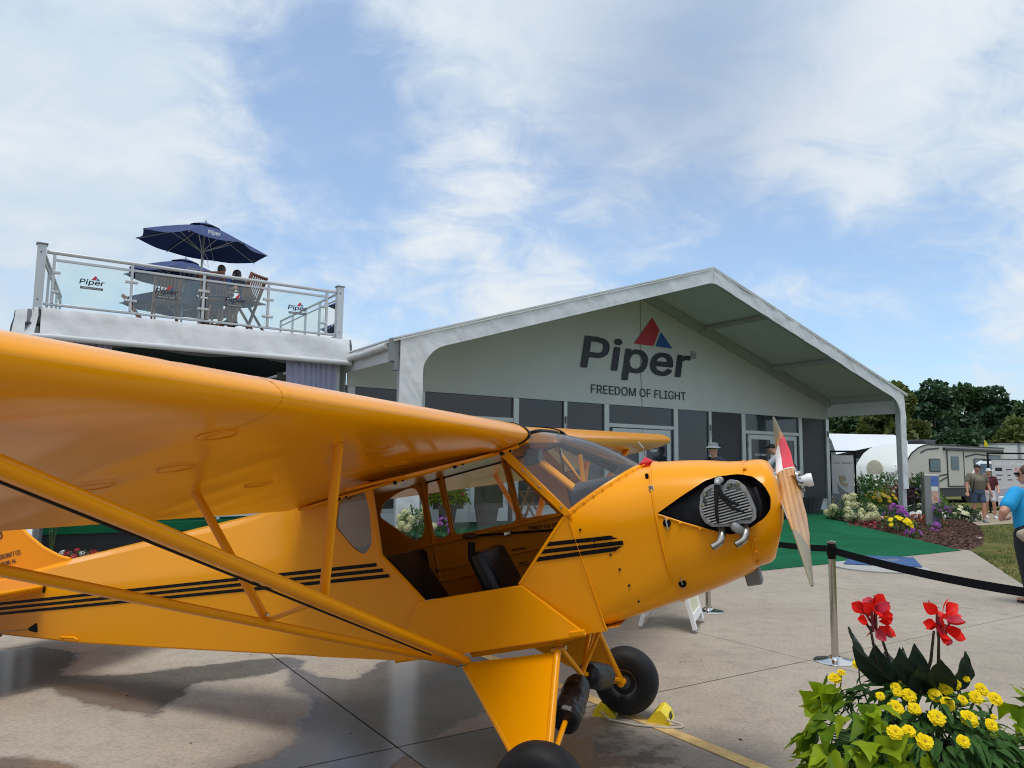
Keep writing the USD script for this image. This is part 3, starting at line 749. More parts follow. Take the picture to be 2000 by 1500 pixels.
def fus_ring(X):
    h, b, l = hw(X), zb(X), zl(X); t = np.interp(X, [-4.85, -2.2, -1.75, -1.48], [.018, .175, .225, .30]); z = np.interp(X, [-4.85, -3.9, -1.9, -1.66, -1.48], [1.47, 1.487, 1.482, 1.497, 1.53])
    rise = np.interp(X, [-4.85, -3.9, -2.2, -1.7, -1.48], [.010, .040, .062, .060, .030])
    right = edge((-h + .012, b), (-h, b + .012), 1) + edge((-h, b + .012), (-h, l), 5) + edge((-h, l), (-t, z), 4) + edge((-t, z), (0, z + rise), 3) + [np.array((0, z + rise))]
    r = np.array(right); left = r[::-1][1:] * [-1, 1]
    r = np.vstack([r, left, edge((h - .012, b), (-h + .012, b), 4)[1:]])
    # fabric sags a little between the longerons
    return np.column_stack([np.full(len(r), X), r])


part(air, 'rear_fuselage', skin(np.array([fus_ring(x) for x in (-4.85, -4.6, -4.41, -4.1, -3.8, -3.51, -3.1, -2.72, -2.4, -2.1, -1.9, -1.78, -1.66, -1.55, -1.48)])), 'yellow_fabric', smooth=18)


def side_plate(poly, side, thick=.010):
    """a flat panel of the fuselage side that follows its width"""
    m = plate_y(poly, 0, thick); v = m.vertices.copy(); h = hw(v[:, 0]); v[:, 1] = np.where(side < 0, -h + v[:, 1], h - v[:, 1])
    m.vertices = v
    if side > 0: m.invert()
    return m


rw = smoothpoly([(-1.20, 1.34), (-1.15, 1.47), (-1.06, 1.52), (-.955, 1.51), (-.945, 1.38), (-.965, 1.20), (-1.03, 1.145), (-1.10, 1.20)], .035)
lw = smoothpoly([(-1.285, 1.37), (-1.235, 1.45), (-1.147, 1.49), (-1.043, 1.515), (-.985, 1.50), (-.962, 1.40), (-.970, 1.25), (-1.0, 1.18), (-1.052, 1.16), (-1.11, 1.205), (-1.19, 1.28)], .03)
ws = smoothpoly([(-.90, 1.52), (-.85, 1.54), (-.825, 1.5), (-.815, 1.36), (-.79, 1.24), (-.81, 1.165), (-.864, 1.145), (-.91, 1.165), (-.928, 1.23), (-.925, 1.37)], .03)
wm = smoothpoly([(-.775, 1.545), (-.355, 1.58), (-.33, 1.155), (-.772, 1.152)], .035)
wt = Polygon([(-.315, 1.54), (-.035, 1.148), (-.305, 1.158)]).buffer(-.012)
back = Polygon([(-1.48, zb(-1.48)), (-.93, .546), (-.93, 1.60), (-1.48, 1.545)])
part(air, 'side_panel', side_plate(back.difference(rw), -1), 'yellow_fabric')
lower = Polygon([(-.93, .546), (.30, .541), (.215, 1.12), (.21, 1.15), (-.12, .836), (-.70, .834), (-.93, 1.13)])
part(air, 'side_panel', side_plate(lower, -1), 'yellow_fabric')
full = Polygon([(-1.48, zb(-1.48)), (-.93, .546), (.30, .541), (.225, 1.155), (-.075, 1.60), (-.93, 1.60), (-1.48, 1.545)])
lp = full.difference(unary_union([lw, ws, wm, wt]))
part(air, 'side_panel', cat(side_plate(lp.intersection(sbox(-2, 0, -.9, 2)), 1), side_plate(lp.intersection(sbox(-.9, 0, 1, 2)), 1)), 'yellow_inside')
part(air, 'side_panel', cat(side_plate(full.difference(unary_union([g.buffer(.004) for g in (lw, ws, wm, wt)])).intersection(sbox(-2, 0, -.9, 2)), 1, .003).apply_translation((0, .004, 0)), side_plate(full.difference(unary_union([g.buffer(.004) for g in (lw, ws, wm, wt)])).intersection(sbox(-.9, 0, 1, 2)), 1, .003).apply_translation((0, .004, 0))), 'yellow_fabric')
part(air, 'rear_window', side_plate(rw.buffer(.006), -1, .003).apply_translation((0, .004, 0)), 'window_plexi')
for nm, g in (('left_rear_window', lw), ('left_small_window', ws), ('left_window', wm), ('left_quarter_window', wt)):
    part(air, nm, side_plate(g.buffer(.005), 1, .003).apply_translation((0, -.004, 0)), 'window_plexi')
part(air, 'belly', T([[x, s * (hw(x) - .005), zb(x) + .004] for x in (-1.48, -.93, .36) for s in (-1, 1)], [[0, 1, 3, 2], [2, 3, 5, 4]]), 'yellow_fabric')
part(air, 'cabin_floor', bx(-.90, .25, -.33, .33, .575, .59), 'dark_grey')
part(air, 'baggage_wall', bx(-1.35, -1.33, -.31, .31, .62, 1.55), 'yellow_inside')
part(air, 'baggage_sling', cat(bx(-1.32, -.98, -.30, .345, .64, 1.10, .02), T([[-1.36, .35, 1.31], [-1.36, .35, 1.12], [-1.04, .35, 1.135]], [[0, 1, 2]]), T([[-1.32, -.3, 1.10], [-1.32, .34, 1.10], [-1.34, .34, 1.30], [-1.34, -.3, 1.30]], [[0, 1, 2, 3]])), 'skirt_black')
# cabin tubes
tb = lambda a, b, r=.013, m='yellow_paint', n='cabin_tube', par=air: part(par, n, tube([a, b], r, 10), m, smooth=40)
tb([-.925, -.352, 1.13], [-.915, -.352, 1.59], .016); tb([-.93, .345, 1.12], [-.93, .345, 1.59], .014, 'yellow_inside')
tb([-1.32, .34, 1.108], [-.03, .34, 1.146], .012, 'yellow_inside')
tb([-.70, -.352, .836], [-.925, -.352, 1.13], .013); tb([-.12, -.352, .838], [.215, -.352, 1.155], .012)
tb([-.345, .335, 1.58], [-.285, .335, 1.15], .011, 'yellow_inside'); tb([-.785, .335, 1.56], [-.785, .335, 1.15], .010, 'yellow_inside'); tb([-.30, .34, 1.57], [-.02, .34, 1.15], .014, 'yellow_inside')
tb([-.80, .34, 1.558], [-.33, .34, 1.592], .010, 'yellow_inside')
tb([-.01, .03, 1.50], [.21, .03, 1.25], .016); tb([-.01, -.03, 1.50], [.21, -.03, 1.25], .016); tb([.225, .12, 1.47], [.205, .12, 1.26], .014); tb([.02, .36, 1.56], [.20, .36, 1.16], .013)
vb = Polygon([(.242, 1.15), (.205, 1.145), (-.118, 1.575), (-.075, 1.60)])
part(air, 'door_frame_bar', plate_y(vb, -.368, -.350), 'yellow_paint')
part(air, 'frame_screw', cat([ball((.20 - .28 * t, -.369, 1.185 + .385 * t), .007) for t in (.02, .35, .62, .9)]), 'steel', kind='stuff')
part(air, 'rear_post_brace', tube([[-.93, -.352, 1.50], [-1.0, -.34, 1.57]], .008, 8), 'yellow_paint')
# lower door, folded down
dp = Polygon([(-.722, .834), (-.107, .829), (.200, .548), (-.900, .550)])
dm = plate_y(dp, -.012, .0); v = dm.vertices; v[:, 1] += -.368 - .045 * (0.834 - v[:, 2]) / .29
d = part(air, 'lower_door', dm, 'yellow_paint')
rim = cat([tube([[a[0], -.372 - .045 * (.834 - a[1]) / .29, a[1]], [b[0], -.372 - .045 * (.834 - b[1]) / .29, b[1]]], .008, 8) for a, b in zip([(-.722, .834), (-.107, .829), (.200, .548), (-.900, .550)], [(-.107, .829), (.200, .548), (-.900, .550), (-.722, .834)])])
part(d, 'door_edge', rim, 'yellow_paint', smooth=40)
part(d, 'clip', bx(.12, .20, -.432, -.405, .548, .575, .004), 'yellow_paint'); part(d, 'clip', bx(-.90, -.82, -.432, -.405, .55, .572, .004), 'yellow_paint')
part(d, 'hinge', bx(-.69, -.62, -.374, -.358, .828, .842), 'steel'); part(d, 'hinge', bx(-.20, -.13, -.374, -.358, .823, .837), 'steel')
# upper door, swung up under the wing
ud = Polygon([(-.80, 0), (-.80, -.40), (-.42, -.44), (-.12, -.12), (-.10, 0)])
um = ext(ud.difference(ud.buffer(-.045)), .014); um.apply_translation((0, -.40, 0)); v = um.vertices; v[:, 2] += 1.535 + .11 * (v[:, 1] + .40)
u = part(air, 'upper_door', um, 'yellow_paint')
ug = ext(ud.buffer(-.04), .003); ug.apply_translation((0, -.40, 0)); v = ug.vertices; v[:, 2] += 1.541 + .11 * (v[:, 1] + .40); part(u, 'door_pane', ug, 'window_plexi')
# seats, stick, throttle
def cushion(cx, cz, h, w, t, lean, yc=0.0):
    m = bx(-t / 2, t / 2, -w / 2, w / 2, 0, h, .03); m = m.subdivide().subdivide().subdivide(); m = trimesh.smoothing.filter_taubin(m, iterations=25)
    v = m.vertices; v[:, 0] += .02 * np.cos(v[:, 1] / w * PI) * np.sign(v[:, 0]) * np.sin(np.clip(v[:, 2] / h, 0, 1) * PI); m.vertices = v
    m = rot(m, lean, (0, 1, 0)); m = disp(m, .006, 14, 3); return move(m, cx, yc, cz)


part(air, 'rear_seat', cushion(-.80, .66, .50, .44, .10, -.47), 'vinyl_black', smooth=True)
part(air, 'rear_seat_cushion', move(disp(bx(-.84, -.42, -.22, .22, .64, .76, .03).subdivide().subdivide(), .004, 12, 2), 0, 0, 0), 'vinyl_black', smooth=50)
part(air, 'front_seat', cushion(-.31, .66, .40, .40, .10, -.30), 'vinyl_black', smooth=True)
part(air, 'front_seat_cushion', bx(-.30, .06, -.2, .2, .64, .75, .03), 'vinyl_black')
st = part(air, 'control_stick', tube([[-.42, -.02, .60], [-.47, -.02, .84], [-.515, -.02, .95], [-.522, -.02, 1.0]], .011, 8), 'black_paint', smooth=True)
part(st, 'grip', tube([[-.522, -.02, .985], [-.515, -.02, 1.03], [-.498, -.02, 1.095]], [.019, .021, .022], 10), 'rubber', smooth=40)
tl = part(air, 'throttle_rod', tube([[-.62, .32, 1.122], [-.04, .32, 1.058]], .007, 8), 'black_paint', smooth=True)
part(tl, 'knob', tube([[-.70, .32, 1.131], [-.685, .32, 1.13], [-.64, .32, 1.125], [-.605, .32, 1.12]], [.012, .021, .018, .010], 10), 'wood_grip', smooth=True)
part(tl, 'bracket', bx(-.42, -.37, .31, .345, 1.085, 1.11, .004), 'steel')
tx = rot(words('THROTTLE OPEN', .021, True, .002), -.06); part(air, 'placard', on_y(tx, -.265, 1.093, .346), 'black_paint')
part(air, 'placard', on_y(rot(words('NOSE DOWN', .011, True, .002), -.03), -.40, .985, .346), 'black_paint'); part(air, 'placard', on_y(rot(words('NOSE UP', .011, True, .002), -.03), -.37, .895, .346), 'black_paint')
tb([-.93, .342, .95], [-.2, .342, .97], .004, 'yellow_inside', 'trim_cable'); tb([-.93, .342, .875], [-.2, .342, .895], .004, 'yellow_inside', 'trim_cable')
part(air, 'pulley', cat(ball((-.93, .335, .955), .014), ball((-.93, .335, .88), .014)), 'steel')
tb([-.93, .345, .58], [-.93, .345, 1.12], .009, 'yellow_inside')


# ---- boot cowl, cowling
def sup(c, s, n):
    return np.sign(c) * np.abs(c) ** (2.0 / n), np.sign(s) * np.abs(s) ** (2.0 / n)


def sect(th, w, b, t, zc, nt=2.3, nb=3.6):
    c, s = np.cos(th), np.sin(th)
    yt, st_ = sup(c, s, nt); yb, sb = sup(c, s, nb)
    y = np.where(s >= 0, yt, yb) * w; z = np.where(s >= 0, zc + st_ * (t - zc), zc + sb * (zc - b))
    return y, z


NTH = 96
TH = np.linspace(0, 2 * PI, NTH + 1)[:-1] - PI / 2
bw = lambda X: np.interp(X, [.2, .45, .69], [.362, .362, .345])
def boot(X, th, k=1.0):
    q = (X - .215) / .46
    return sect(th, bw(X) * k, .541 + .062 * np.clip(q, 0, 1), 1.325 - .01 * q, 1.02, 2.2, np.interp(q, [0, 1], [9, 3.8]))


th = np.linspace(-PI / 2, 1.5 * PI, 121); V = []
for t in np.linspace(0, 1, 12):
    row = []
    for a in th:
        s = math.sin(a); y1, z1 = boot(.5, np.array([a]))
        x0 = .215 + (.60 - .215) * np.clip((z1[0] - 1.135) / (1.315 - 1.135), 0, 1) ** 1.1 if s > 0 else .215 + .085 * np.clip((1.02 - z1[0]) / .48, 0, 1)
        x = x0 + (.668 - x0) * t; y, z = boot(x, np.array([a])); row.append([x, y[0], z[0]])
    V.append(row)
part(air, 'boot_cowl', skin(np.array(V)[:, :-1], caps=False), 'yellow_paint', smooth=35)
edge_rows = np.array(V)[0, :-1]; up_ = edge_rows[(edge_rows[:, 2] > 1.13)]; up_ = up_[np.argsort(up_[:, 1])]
flange = tube(up_ + [-.012, 0, .004], .020, 8, rb=.35, up=(.6, 0, -.8))
part(air, 'windshield_flange', flange, 'yellow_paint', smooth=40)
part(air, 'flange_screw', cat([ball(up_[i] + [.012, -.004 if up_[i][1] < 0 else .004, .012], .0055) for i in range(1, len(up_) - 1, 2)]), 'yellow_paint', kind='stuff')
ga = np.linspace(.10, PI - .10, 40); Vg = []
for x in np.linspace(.225, .66, 10):
    y, z = boot(x, ga, .965); Vg.append(np.stack([0 * y + x, y, z - .015], -1))
part(air, 'glare_shield', grid(np.array(Vg)), 'glare_grey', smooth=True)
y, z = boot(.24, np.linspace(0, PI, 40), .96); part(air, 'instrument_panel', plate_x := T(np.vstack([np.column_stack([np.full(40, .235), y, z - .016]), [[.235, 0, .98]]]), [[i, i + 1, 40] for i in range(39)]), 'black_paint')
part(air, 'firewall', T(np.vstack([np.column_stack([np.full(NTH, .66), *boot(.66, TH, .97)]), [[.66, 0, .95]]]), [[i, (i + 1) % NTH, NTH] for i in range(NTH)]), 'alu_dark')


def cowl_ring(X, k=1.0, dz=0.0, th=TH):
    q = (X - .67) / .46
    y, z = sect(th, np.interp(X, [.67, .95, 1.13], [.352, .345, .330]) * k, np.interp(X, [.67, .85, 1.0, 1.13], [.592, .628, .665, .712]) + dz, np.interp(X, [.67, .9, 1.13], [1.332, 1.295, 1.232]) - dz, .97, 2.35, 3.0)
    return np.stack([0 * y + X, y, z], -1)


def man(m):
    m = trimesh.Trimesh(m.vertices, m.faces, process=True); m.merge_vertices(); 
    if m.volume < 0: m.invert()
    return m3.Manifold(m3.Mesh(vert_properties=np.asarray(m.vertices, np.float32), tri_verts=np.asarray(m.faces, np.uint32)))


def unman(x):
    g = x.to_mesh(); return trimesh.Trimesh(g.vert_properties[:, :3], g.tri_verts, process=False)


seam = lambda z: 1.078 + .052 * (z - .70) / .53          # the cowl ends on a slanted seam


def slant(V):
    V = V.copy(); last = V[-1]; last[:, 0] = seam(last[:, 2]); V[-1] = last; prev_ = V[-2]; return V


Xs = [.668, .76, .85, .93, 1.0, 1.05, 1.10]
outerV = slant(np.array([cowl_ring(x) for x in Xs])); innerV = np.array([cowl_ring(x, .978, .007) for x in [.60] + Xs[1:] + [1.25]])
shell = man(skin(outerV)) - man(skin(innerV))
opening = [(.676, 1.067), (.811, 1.128), (.939, 1.180), (1.004, 1.188), (1.102, 1.180), (1.169, 1.153), (1.211, 1.103), (1.228, 1.04), (1.213, .985), (1.175, .948), (1.094, .915), (1.011, .900), (.921, .940), (.80, 1.0)]
op = Polygon(opening[:4] + opening[-2:]).union(smoothpoly(opening[1:], .045)).buffer(.008, quad_segs=6).buffer(-.008, quad_segs=6)
cut = plate_y(op, -.6, -.14) ; cut2 = plate_y(op, .14, .6)
low = m3.Manifold.cube((2, 2, 2)).translate((.1, -1, -.985))    # below z = 1.015: lower cowl
shell = shell - man(cut) - man(cut2)


def halves(z0):
    return m3.Manifold.cube((3, 3, 3)).translate((-.5, -1.5, z0))


# the upper and lower cowl meet on a line that falls gently forward
splitP = plate_y(Polygon([(.3, 1.075), (.676, 1.066), (.80, 1.0), (.93, .938), (1.02, .897), (1.3, .89), (1.3, 2), (.3, 2)]), -1, 1)
part(air, 'upper_cowl', unman(shell ^ man(splitP)), 'yellow_paint', smooth=30)
part(air, 'lower_cowl', unman(shell - man(splitP)), 'yellow_paint', smooth=30)
# nose bowl
S = cowl_ring(1.11); S[:, 0] = seam(S[:, 2]); Vn = []
C0 = np.array([0, 1.0])
for t in np.linspace(0, 1, 15):
    r = np.interp(t, [0, .2, .45, .65, .82, .93, 1], [1, 1.0, .975, .92, .835, .74, .60]); h = np.interp(t, [0, .2, .45, .65, .82, .93, 1], [0, .30, .64, .86, .97, 1.0, .985])
    yz = C0 + (S[:, 1:] - C0) * r
    dep = np.interp(S[:, 2], [.70, .85, 1.0, 1.15, 1.23], [.10, .15, .160, .150, .125])
    Vn.append(np.column_stack([S[:, 0] + .001 + dep * h, yz]))
inn = np.array([np.column_stack([v[:, 0] - .02, C0 + (v[:, 1:] - C0) * .97]) for v in Vn])
nose = man(skin(np.array(Vn)[:, :])) - man(skin(np.vstack([inn[:1] - [[[.1, 0, 0]]], inn[:-1]])))
nose = nose - man(cut) - man(cut2)
part(air, 'nose_bowl', unman(nose), 'yellow_paint', smooth=30)
part(air, 'engine_baffle', skin(np.array([cowl_ring(x, .86, .03) for x in (.69, .9, 1.1)] + [np.column_stack([np.full(NTH, 1.2), C0 + (S[:, 1:] - C0) * .70])])), 'engine_dark', smooth=30)
chk = []
for s in (-1, 1):
    chk.append(T([[.69, s * .325, 1.064], [1.02, s * .16, 1.17], [1.02, s * .16, .92], [1.19, s * .20, 1.12], [1.19, s * .20, .97]], [[0, 1, 2], [1, 3, 4], [1, 4, 2]]))
part(air, 'cheek_baffle', cat(chk), 'engine_dark')
# rolled seams and fasteners on the right side
def cowl_pt(x, z, out=0.0):
    ring = np.array(cowl_ring(x)); rr = ring[(ring[:, 1] < 0)]; rr = rr[np.argsort(rr[:, 2])]
    return np.array([x, np.interp(z, rr[:, 2], rr[:, 1]) - out, z])


part(air, 'cowl_seam', tube([cowl_pt(x, z, .002) for x, z in ((.68, 1.060), (.80, .995), (.92, .935), (1.0, .90))], .006, 6), 'yellow_paint', smooth=True)
part(air, 'cowl_seam', tube([np.array([seam(p[2]) - .002, p[1] - (.003 if p[1] < 0 else -.003), p[2]]) for p in S[np.r_[70:NTH, 0:4]] if p[2] < .905], .006, 6), 'yellow_paint', smooth=True)
part(air, 'cowl_seam', tube(np.array([[seam(p[2]) - .002, p[1], p[2] + .002] for p in S[30:80] if p[2] > 1.188]), .006, 6), 'yellow_paint', smooth=True)
ring = cowl_ring(.67); part(air, 'cowl_seam', tube([np.array([.668, p[1] * 1.004, p[2]]) for p in np.vstack([ring[40:], ring[:1]])], .006, 6), 'yellow_paint', smooth=True)
part(air, 'cowl_fastener', cat([ball(cowl_pt(x, z, .004), .009, 1) for x, z in ((.72, 1.03), (.78, 1.0), (.87, .952), (.93, .93), (.97, .915))] + [ball((seam(z) + .01, cowl_pt(1.09, z, .008)[1], z), .009) for z in (.74, .80, .86, 1.2)]), 'yellow_paint', kind='stuff')
for x, z in ((.715, 1.012), (.715, .706)):
    c = part(air, 'cowl_latch', tube([cowl_pt(x, z, .0), cowl_pt(x, z, .008)], .020, 12), 'black_paint', smooth=40); part(c, 'pin', tube([cowl_pt(x, z - .03, .012), cowl_pt(x, z + .03, .012)], .004, 6), 'steel')
part(air, 'cowl_hinge', bx(.655, .680, cowl_pt(.67, 1.19)[1] - .006, cowl_pt(.67, 1.19)[1] + .01, 1.135, 1.21, .003), 'steel')
part(air, 'vent_slot', bx(.640, .655, cowl_pt(.67, 1.26)[1] + .0, cowl_pt(.67, 1.26)[1] + .02, 1.235, 1.275), 'black_paint')
for x, z in ((.42, .95), (.45, .86), (.48, .77), (.51, .68), (.36, 1.0)):
    pass
part(air, 'panel_screw', cat([ball((x, -bw(x) - .001, z), .0065) for x, z in ((.40, .91), (.43, .83), (.46, .745), (.49, .66), (.33, .99), (.27, 1.06))]), 'engine_dark', kind='stuff')
bs = np.array([[.22 + .075 * t, -.3635, 1.115 - .56 * t] for t in np.linspace(0, 1, 8)]); part(air, 'boot_seam', tube(bs, .0035, 6), 'yellow_paint', smooth=True)
s2 = np.array([[.335 + .05 * t, -.3635, 1.07 - .5 * t] for t in np.linspace(0, 1, 8)])
cap = part(air, 'fuel_cap', lathe([(.0, 1.372), (.014, 1.360), (.03, 1.348), (.040, 1.343), (.042, 1.335), (.038, 1.33), (.038, 1.30)], 16).apply_translation((.62, 0, 0)), 'red_paint', smooth=40)
part(cap, 'gauge_wire', tube([[.62, 0, 1.37], [.622, 0, 1.42], [.60, .01, 1.46]], .003, 5), 'steel')
# right and left cylinder heads
head = [(.896, 1.06), (.915, 1.115), (.940, 1.143), (.975, 1.156), (1.003, 1.140), (1.018, 1.108), (1.034, 1.140), (1.06, 1.163), (1.095, 1.152), (1.125, 1.115), (1.140, 1.06), (1.150, 1.0), (1.140, .957), (1.11, .942), (1.06, .952), (1.03, .945), (.985, .950), (.935, .958), (.905, .985), (.894, 1.02)]
hp = smoothpoly(head, .012)
for s in (-1, 1):
    e = part(air, 'cylinder_head', cat(plate_y(hp.buffer(-.004), s * .20, s * .390), plate_y(hp, s * .34, s * .384), plate_y(hp.difference(hp.buffer(-.015)), s * .39, s * .412)), 'cast_alloy')
    if s > 0: part(air, 'exhaust_stack', tube([[.97, .40, .95], [.97, .41, .90], [.91, .42, .86]], .018, 10), 'exhaust', smooth=True); continue
    for k in range(13):
        z0 = .968 + .0135 * k; zz0, zz1 = z0 - .012, z0 + .016
        lnn = LineString([(.85, zz0), (1.2, zz1)]).buffer(.0028).intersection(hp.buffer(-.016))
        for hole in ((.950, 1.125, .022), (1.10, 1.125, .022), (1.06, 1.135, .02), (.925, 1.085, .018)):
            lnn = lnn.difference(Point(hole[:2]).buffer(hole[2]))
        if not lnn.is_empty: part(e, 'fin', plate_y(lnn, s * .395, s * .430), 'fin_alloy')
    for x, z in ((.936, 1.118), (.985, 1.13), (1.058, 1.138), (1.10, 1.135), (1.118, 1.085), (.918, 1.07), (1.128, 1.01), (.925, .99)):
        part(e, 'bolt', tube([[x, s * .40, z], [x, s * .425, z]], [.012, .012, .009], 8), 'steel', smooth=40)
for pts in ([(1.006, 1.158), (.995, 1.10), (.975, 1.04), (.965, .99)], [(1.01, 1.158), (1.02, 1.10), (1.05, 1.06), (1.085, 1.035)], [(1.008, 1.158), (1.012, 1.09), (1.05, 1.03), (1.10, 1.0)], [(1.0, 1.158), (.985, 1.09), (.97, 1.0), (.968, .975)]):
    part(air, 'ignition_lead', tube([[x, -.425 - .014 * math.sin(i * 1.1), z] for i, (x, z) in enumerate(pts)], .0075, 8), 'rubber', smooth=True)
part(air, 'ignition_elbow', tube([[1.02, -.36, 1.17], [1.012, -.42, 1.168], [1.006, -.435, 1.15]], [.016, .017, .014], 10), 'cast_alloy', smooth=True)
for a, b, c_, d_ in (((.968, .955), (.973, .915), (.955, .880), (.912, .863)), ((1.078, .948), (1.083, .905), (1.065, .872), (1.022, .856))):
    pts = np.array([[p[0], y, p[1]] for p, y in zip((a, b, c_, d_), (-.36, -.405, -.425, -.435))]); t = np.linspace(0, 3, 14); pts = np.column_stack([np.interp(t, range(4), pts[:, k]) for k in range(3)]); pts = (np.vstack([pts[:1], pts[:-1]]) + pts + np.vstack([pts[1:], pts[-1:]])) / 3
    x = part(air, 'exhaust_stack', tube(pts, .0185, 14), 'exhaust', smooth=40); q = pts[-1] - pts[-2]; q /= np.linalg.norm(q); part(x, 'bore', tube([pts[-1] - q * .02, pts[-1] + q * .002], .0155, 12), 'black_paint')
part(air, 'intake_pipe', tube([[1.035, -.40, .958], [1.04, -.42, .94], [1.062, -.40, .915], [1.075, -.33, .905]], .023, 12), 'cast_alloy', smooth=True)
part(air, 'pushrod_tube', tube([[1.165, -.30, 1.10], [1.172, -.32, 1.03], [1.155, -.30, .96], [1.135, -.28, .93]], .010, 8), 'rubber', smooth=True)
part(air, 'air_scoop', cat(bx(.995, 1.075, -.055, .055, .607, .69, .008)), 'alu_dark')
# propeller
HUB = np.array([1.3177, 0, 1.078]); PA = 1.1209
bd = np.array([0, math.sin(PA), math.cos(PA)]); bt = np.array([0, -math.cos(PA), math.sin(PA)]); bxx = np.array([1.0, 0, 0])


def blade(sg, r0, r1, grow=0.0, n=26, u0=0.0, u1=1.0):
    rings = []; th_ = np.linspace(0, 2 * PI, 25)[:-1]
    for r in np.linspace(r0, r1, n):
        ch = np.interp(r, [0, .08, .16, .25, .38, .52, .66, .80, .885, .914], [.125, .122, .120, .145, .155, .140, .110, .072, .038, .006])
        tk = np.interp(r, [0, .08, .16, .25, .40, .6, .8, .914], [.085, .085, .070, .048, .030, .020, .013, .006])
        be = np.interp(r, [0, .10, .2, .35, .55, .75, .914], [.95, .95, .80, .56, .40, .31, .26])
        cd = math.cos(be) * (sg * bt) + math.sin(be) * bxx; nd = np.cross(sg * bd, cd)
        c = np.cos(th_); s_ = np.sin(th_); x_ = c * (ch / 2 + grow); y_ = s_ * (tk / 2 + grow) * (1 - .35 * c) + 0
        rings.append(HUB + sg * bd * r + x_[:, None] * cd + y_[:, None] * nd)
    return np.array(rings)


wn = {'tc': ('geometry', {}), 'd': ('vector_math', {'math_type': 'dot_product'}), 'mp': ('mapping', {'scale': (55, 9, 9)}), 'n': ('noise_texture', {'scale': 1.0, 'detail': 4.0, 'distortion': .6}), 'w': ('wave_texture', {'scale': 14.0, 'distortion': 1.2, 'detail': 2.0, 'detail_scale': 1.5, 'bands_direction': 'x'}),
      'r': ('rgb_ramp', {'ramp': [(.1, (.30, .125, .035)), (.45, (.50, .245, .075)), (.9, (.60, .33, .12))]}), 'mx': ('mix_color', {'fac': .5, 'blend_type': 'mix'}), 'tcc': ('texture_coordinate', {}), 'r2': ('rgb_ramp', {'ramp': [(.3, (.42, .19, .055)), (.7, (.58, .30, .10))]}), 'p': ('principled_bsdf', {'roughness': .34, 'coat_weight': .15, 'specular_ior_level': .3})}
M['prop_wood'] = usdkit.material(stage, '/World/Looks/prop_wood', wn, [('tcc.object', 'mp.vector'), ('mp.vector', 'n.vector'), ('tcc.object', 'w.vector'), ('w.fac', 'r.fac'), ('n.fac', 'r2.fac'), ('r.color', 'mx.a'), ('r2.color', 'mx.b'), ('mx.result', 'p.base_color')], surface='p.BSDF')
mat('decal_red', (.66, .03, .05), .4)
mat('blade_tip', (.25, .215, .135), .42, spec=.3, var=.1, scale=6)
prop = part(air, 'propeller', cat(skin(blade(1, 0, .56)), skin(blade(-1, 0, .56))), 'prop_wood', smooth=50)
for sg in (1, -1):
    part(prop, 'blade_tip', skin(blade(sg, .555, .914, .0012)), 'blade_tip', smooth=50)
    rg = blade(sg, .09, .46, .0014)
    part(prop, 'decal', grid(np.concatenate([rg[:, 12:], rg[:, :1]], 1)), 'logo_white', smooth=50)
    rg = blade(sg, .10, .46, .0022); part(prop, 'decal_stripe', grid(np.concatenate([rg[:, 19:], rg[:, :1]], 1)), 'decal_red', smooth=50)
    part(prop, 'decal_print', grid(blade(sg, .16, .34, .0024)[:, 14:17]), 'cloth_grey', smooth=50)
part(prop, 'hub_plate', tube([HUB + [.046, 0, 0], HUB + [.056, 0, 0]], .075, 24), 'steel', smooth=40)
part(prop, 'hub_flange', tube([HUB - [.075, 0, 0], HUB - [.046, 0, 0]], .078, 24), 'steel', smooth=40)
for k in range(6):
    a = k * PI / 3; c = HUB + [0, .052 * math.cos(a), .052 * math.sin(a)]; part(prop, 'hub_bolt', cat(tube([c + [.056, 0, 0], c + [.072, 0, 0]], .011, 6), tube([c - [.095, 0, 0], c - [.075, 0, 0]], .011, 6)), 'steel')
part(prop, 'hub_cap', tube([HUB + [.056, 0, 0], HUB + [.085, 0, 0], HUB + [.095, 0, 0], HUB + [.12, 0, 0]], [.026, .028, .034, .033], 16), 'white_paint', smooth=40)
part(air, 'crank_nose', tube([[1.18, 0, 1.06], HUB - [.07, 0, 0]], [.09, .07, .06], 18), 'cast_alloy', smooth=40)
# stripes
def stripe(p0, p1, w, off=.003, n=30, cut0=0.0, cut1=0.0, wid=hw):
    X = np.linspace(p0[0], p1[0], n); Z = np.linspace(p0[1], p1[1], n); V = []
    for k, (x, z) in enumerate(zip(X, Z)):
        e = cut1 if k == n - 1 else (cut0 if k == 0 else 0)
        V.append([[x + e, -wid(x) - off, z + w / 2], [x, -wid(x) - off, z], [x - e if abs(e) != cut1 or True else x, -wid(x) - off, z - w / 2]])
    return grid(np.array(V))


for dz, x0 in ((0.0, -.955), (-.0365, -.918), (-.073, -.885)):
    part(air, 'stripe', stripe((x0, 1.081 + dz), (-4.55, 1.322 + dz + .003), .020, .0035), 'black_paint')
for (a, b, cx) in (((.082, 1.018), (.435, .992), -.022), ((.045, .985), (.478, .957), .0), ((.008, .951), (.448, .932), .022)):
    part(air, 'stripe', stripe(a, b, .021, .0045, 30, .012, cx, lambda x: .3605 + 0 * x if x < .22 else bw(x) + .0), 'black_paint')


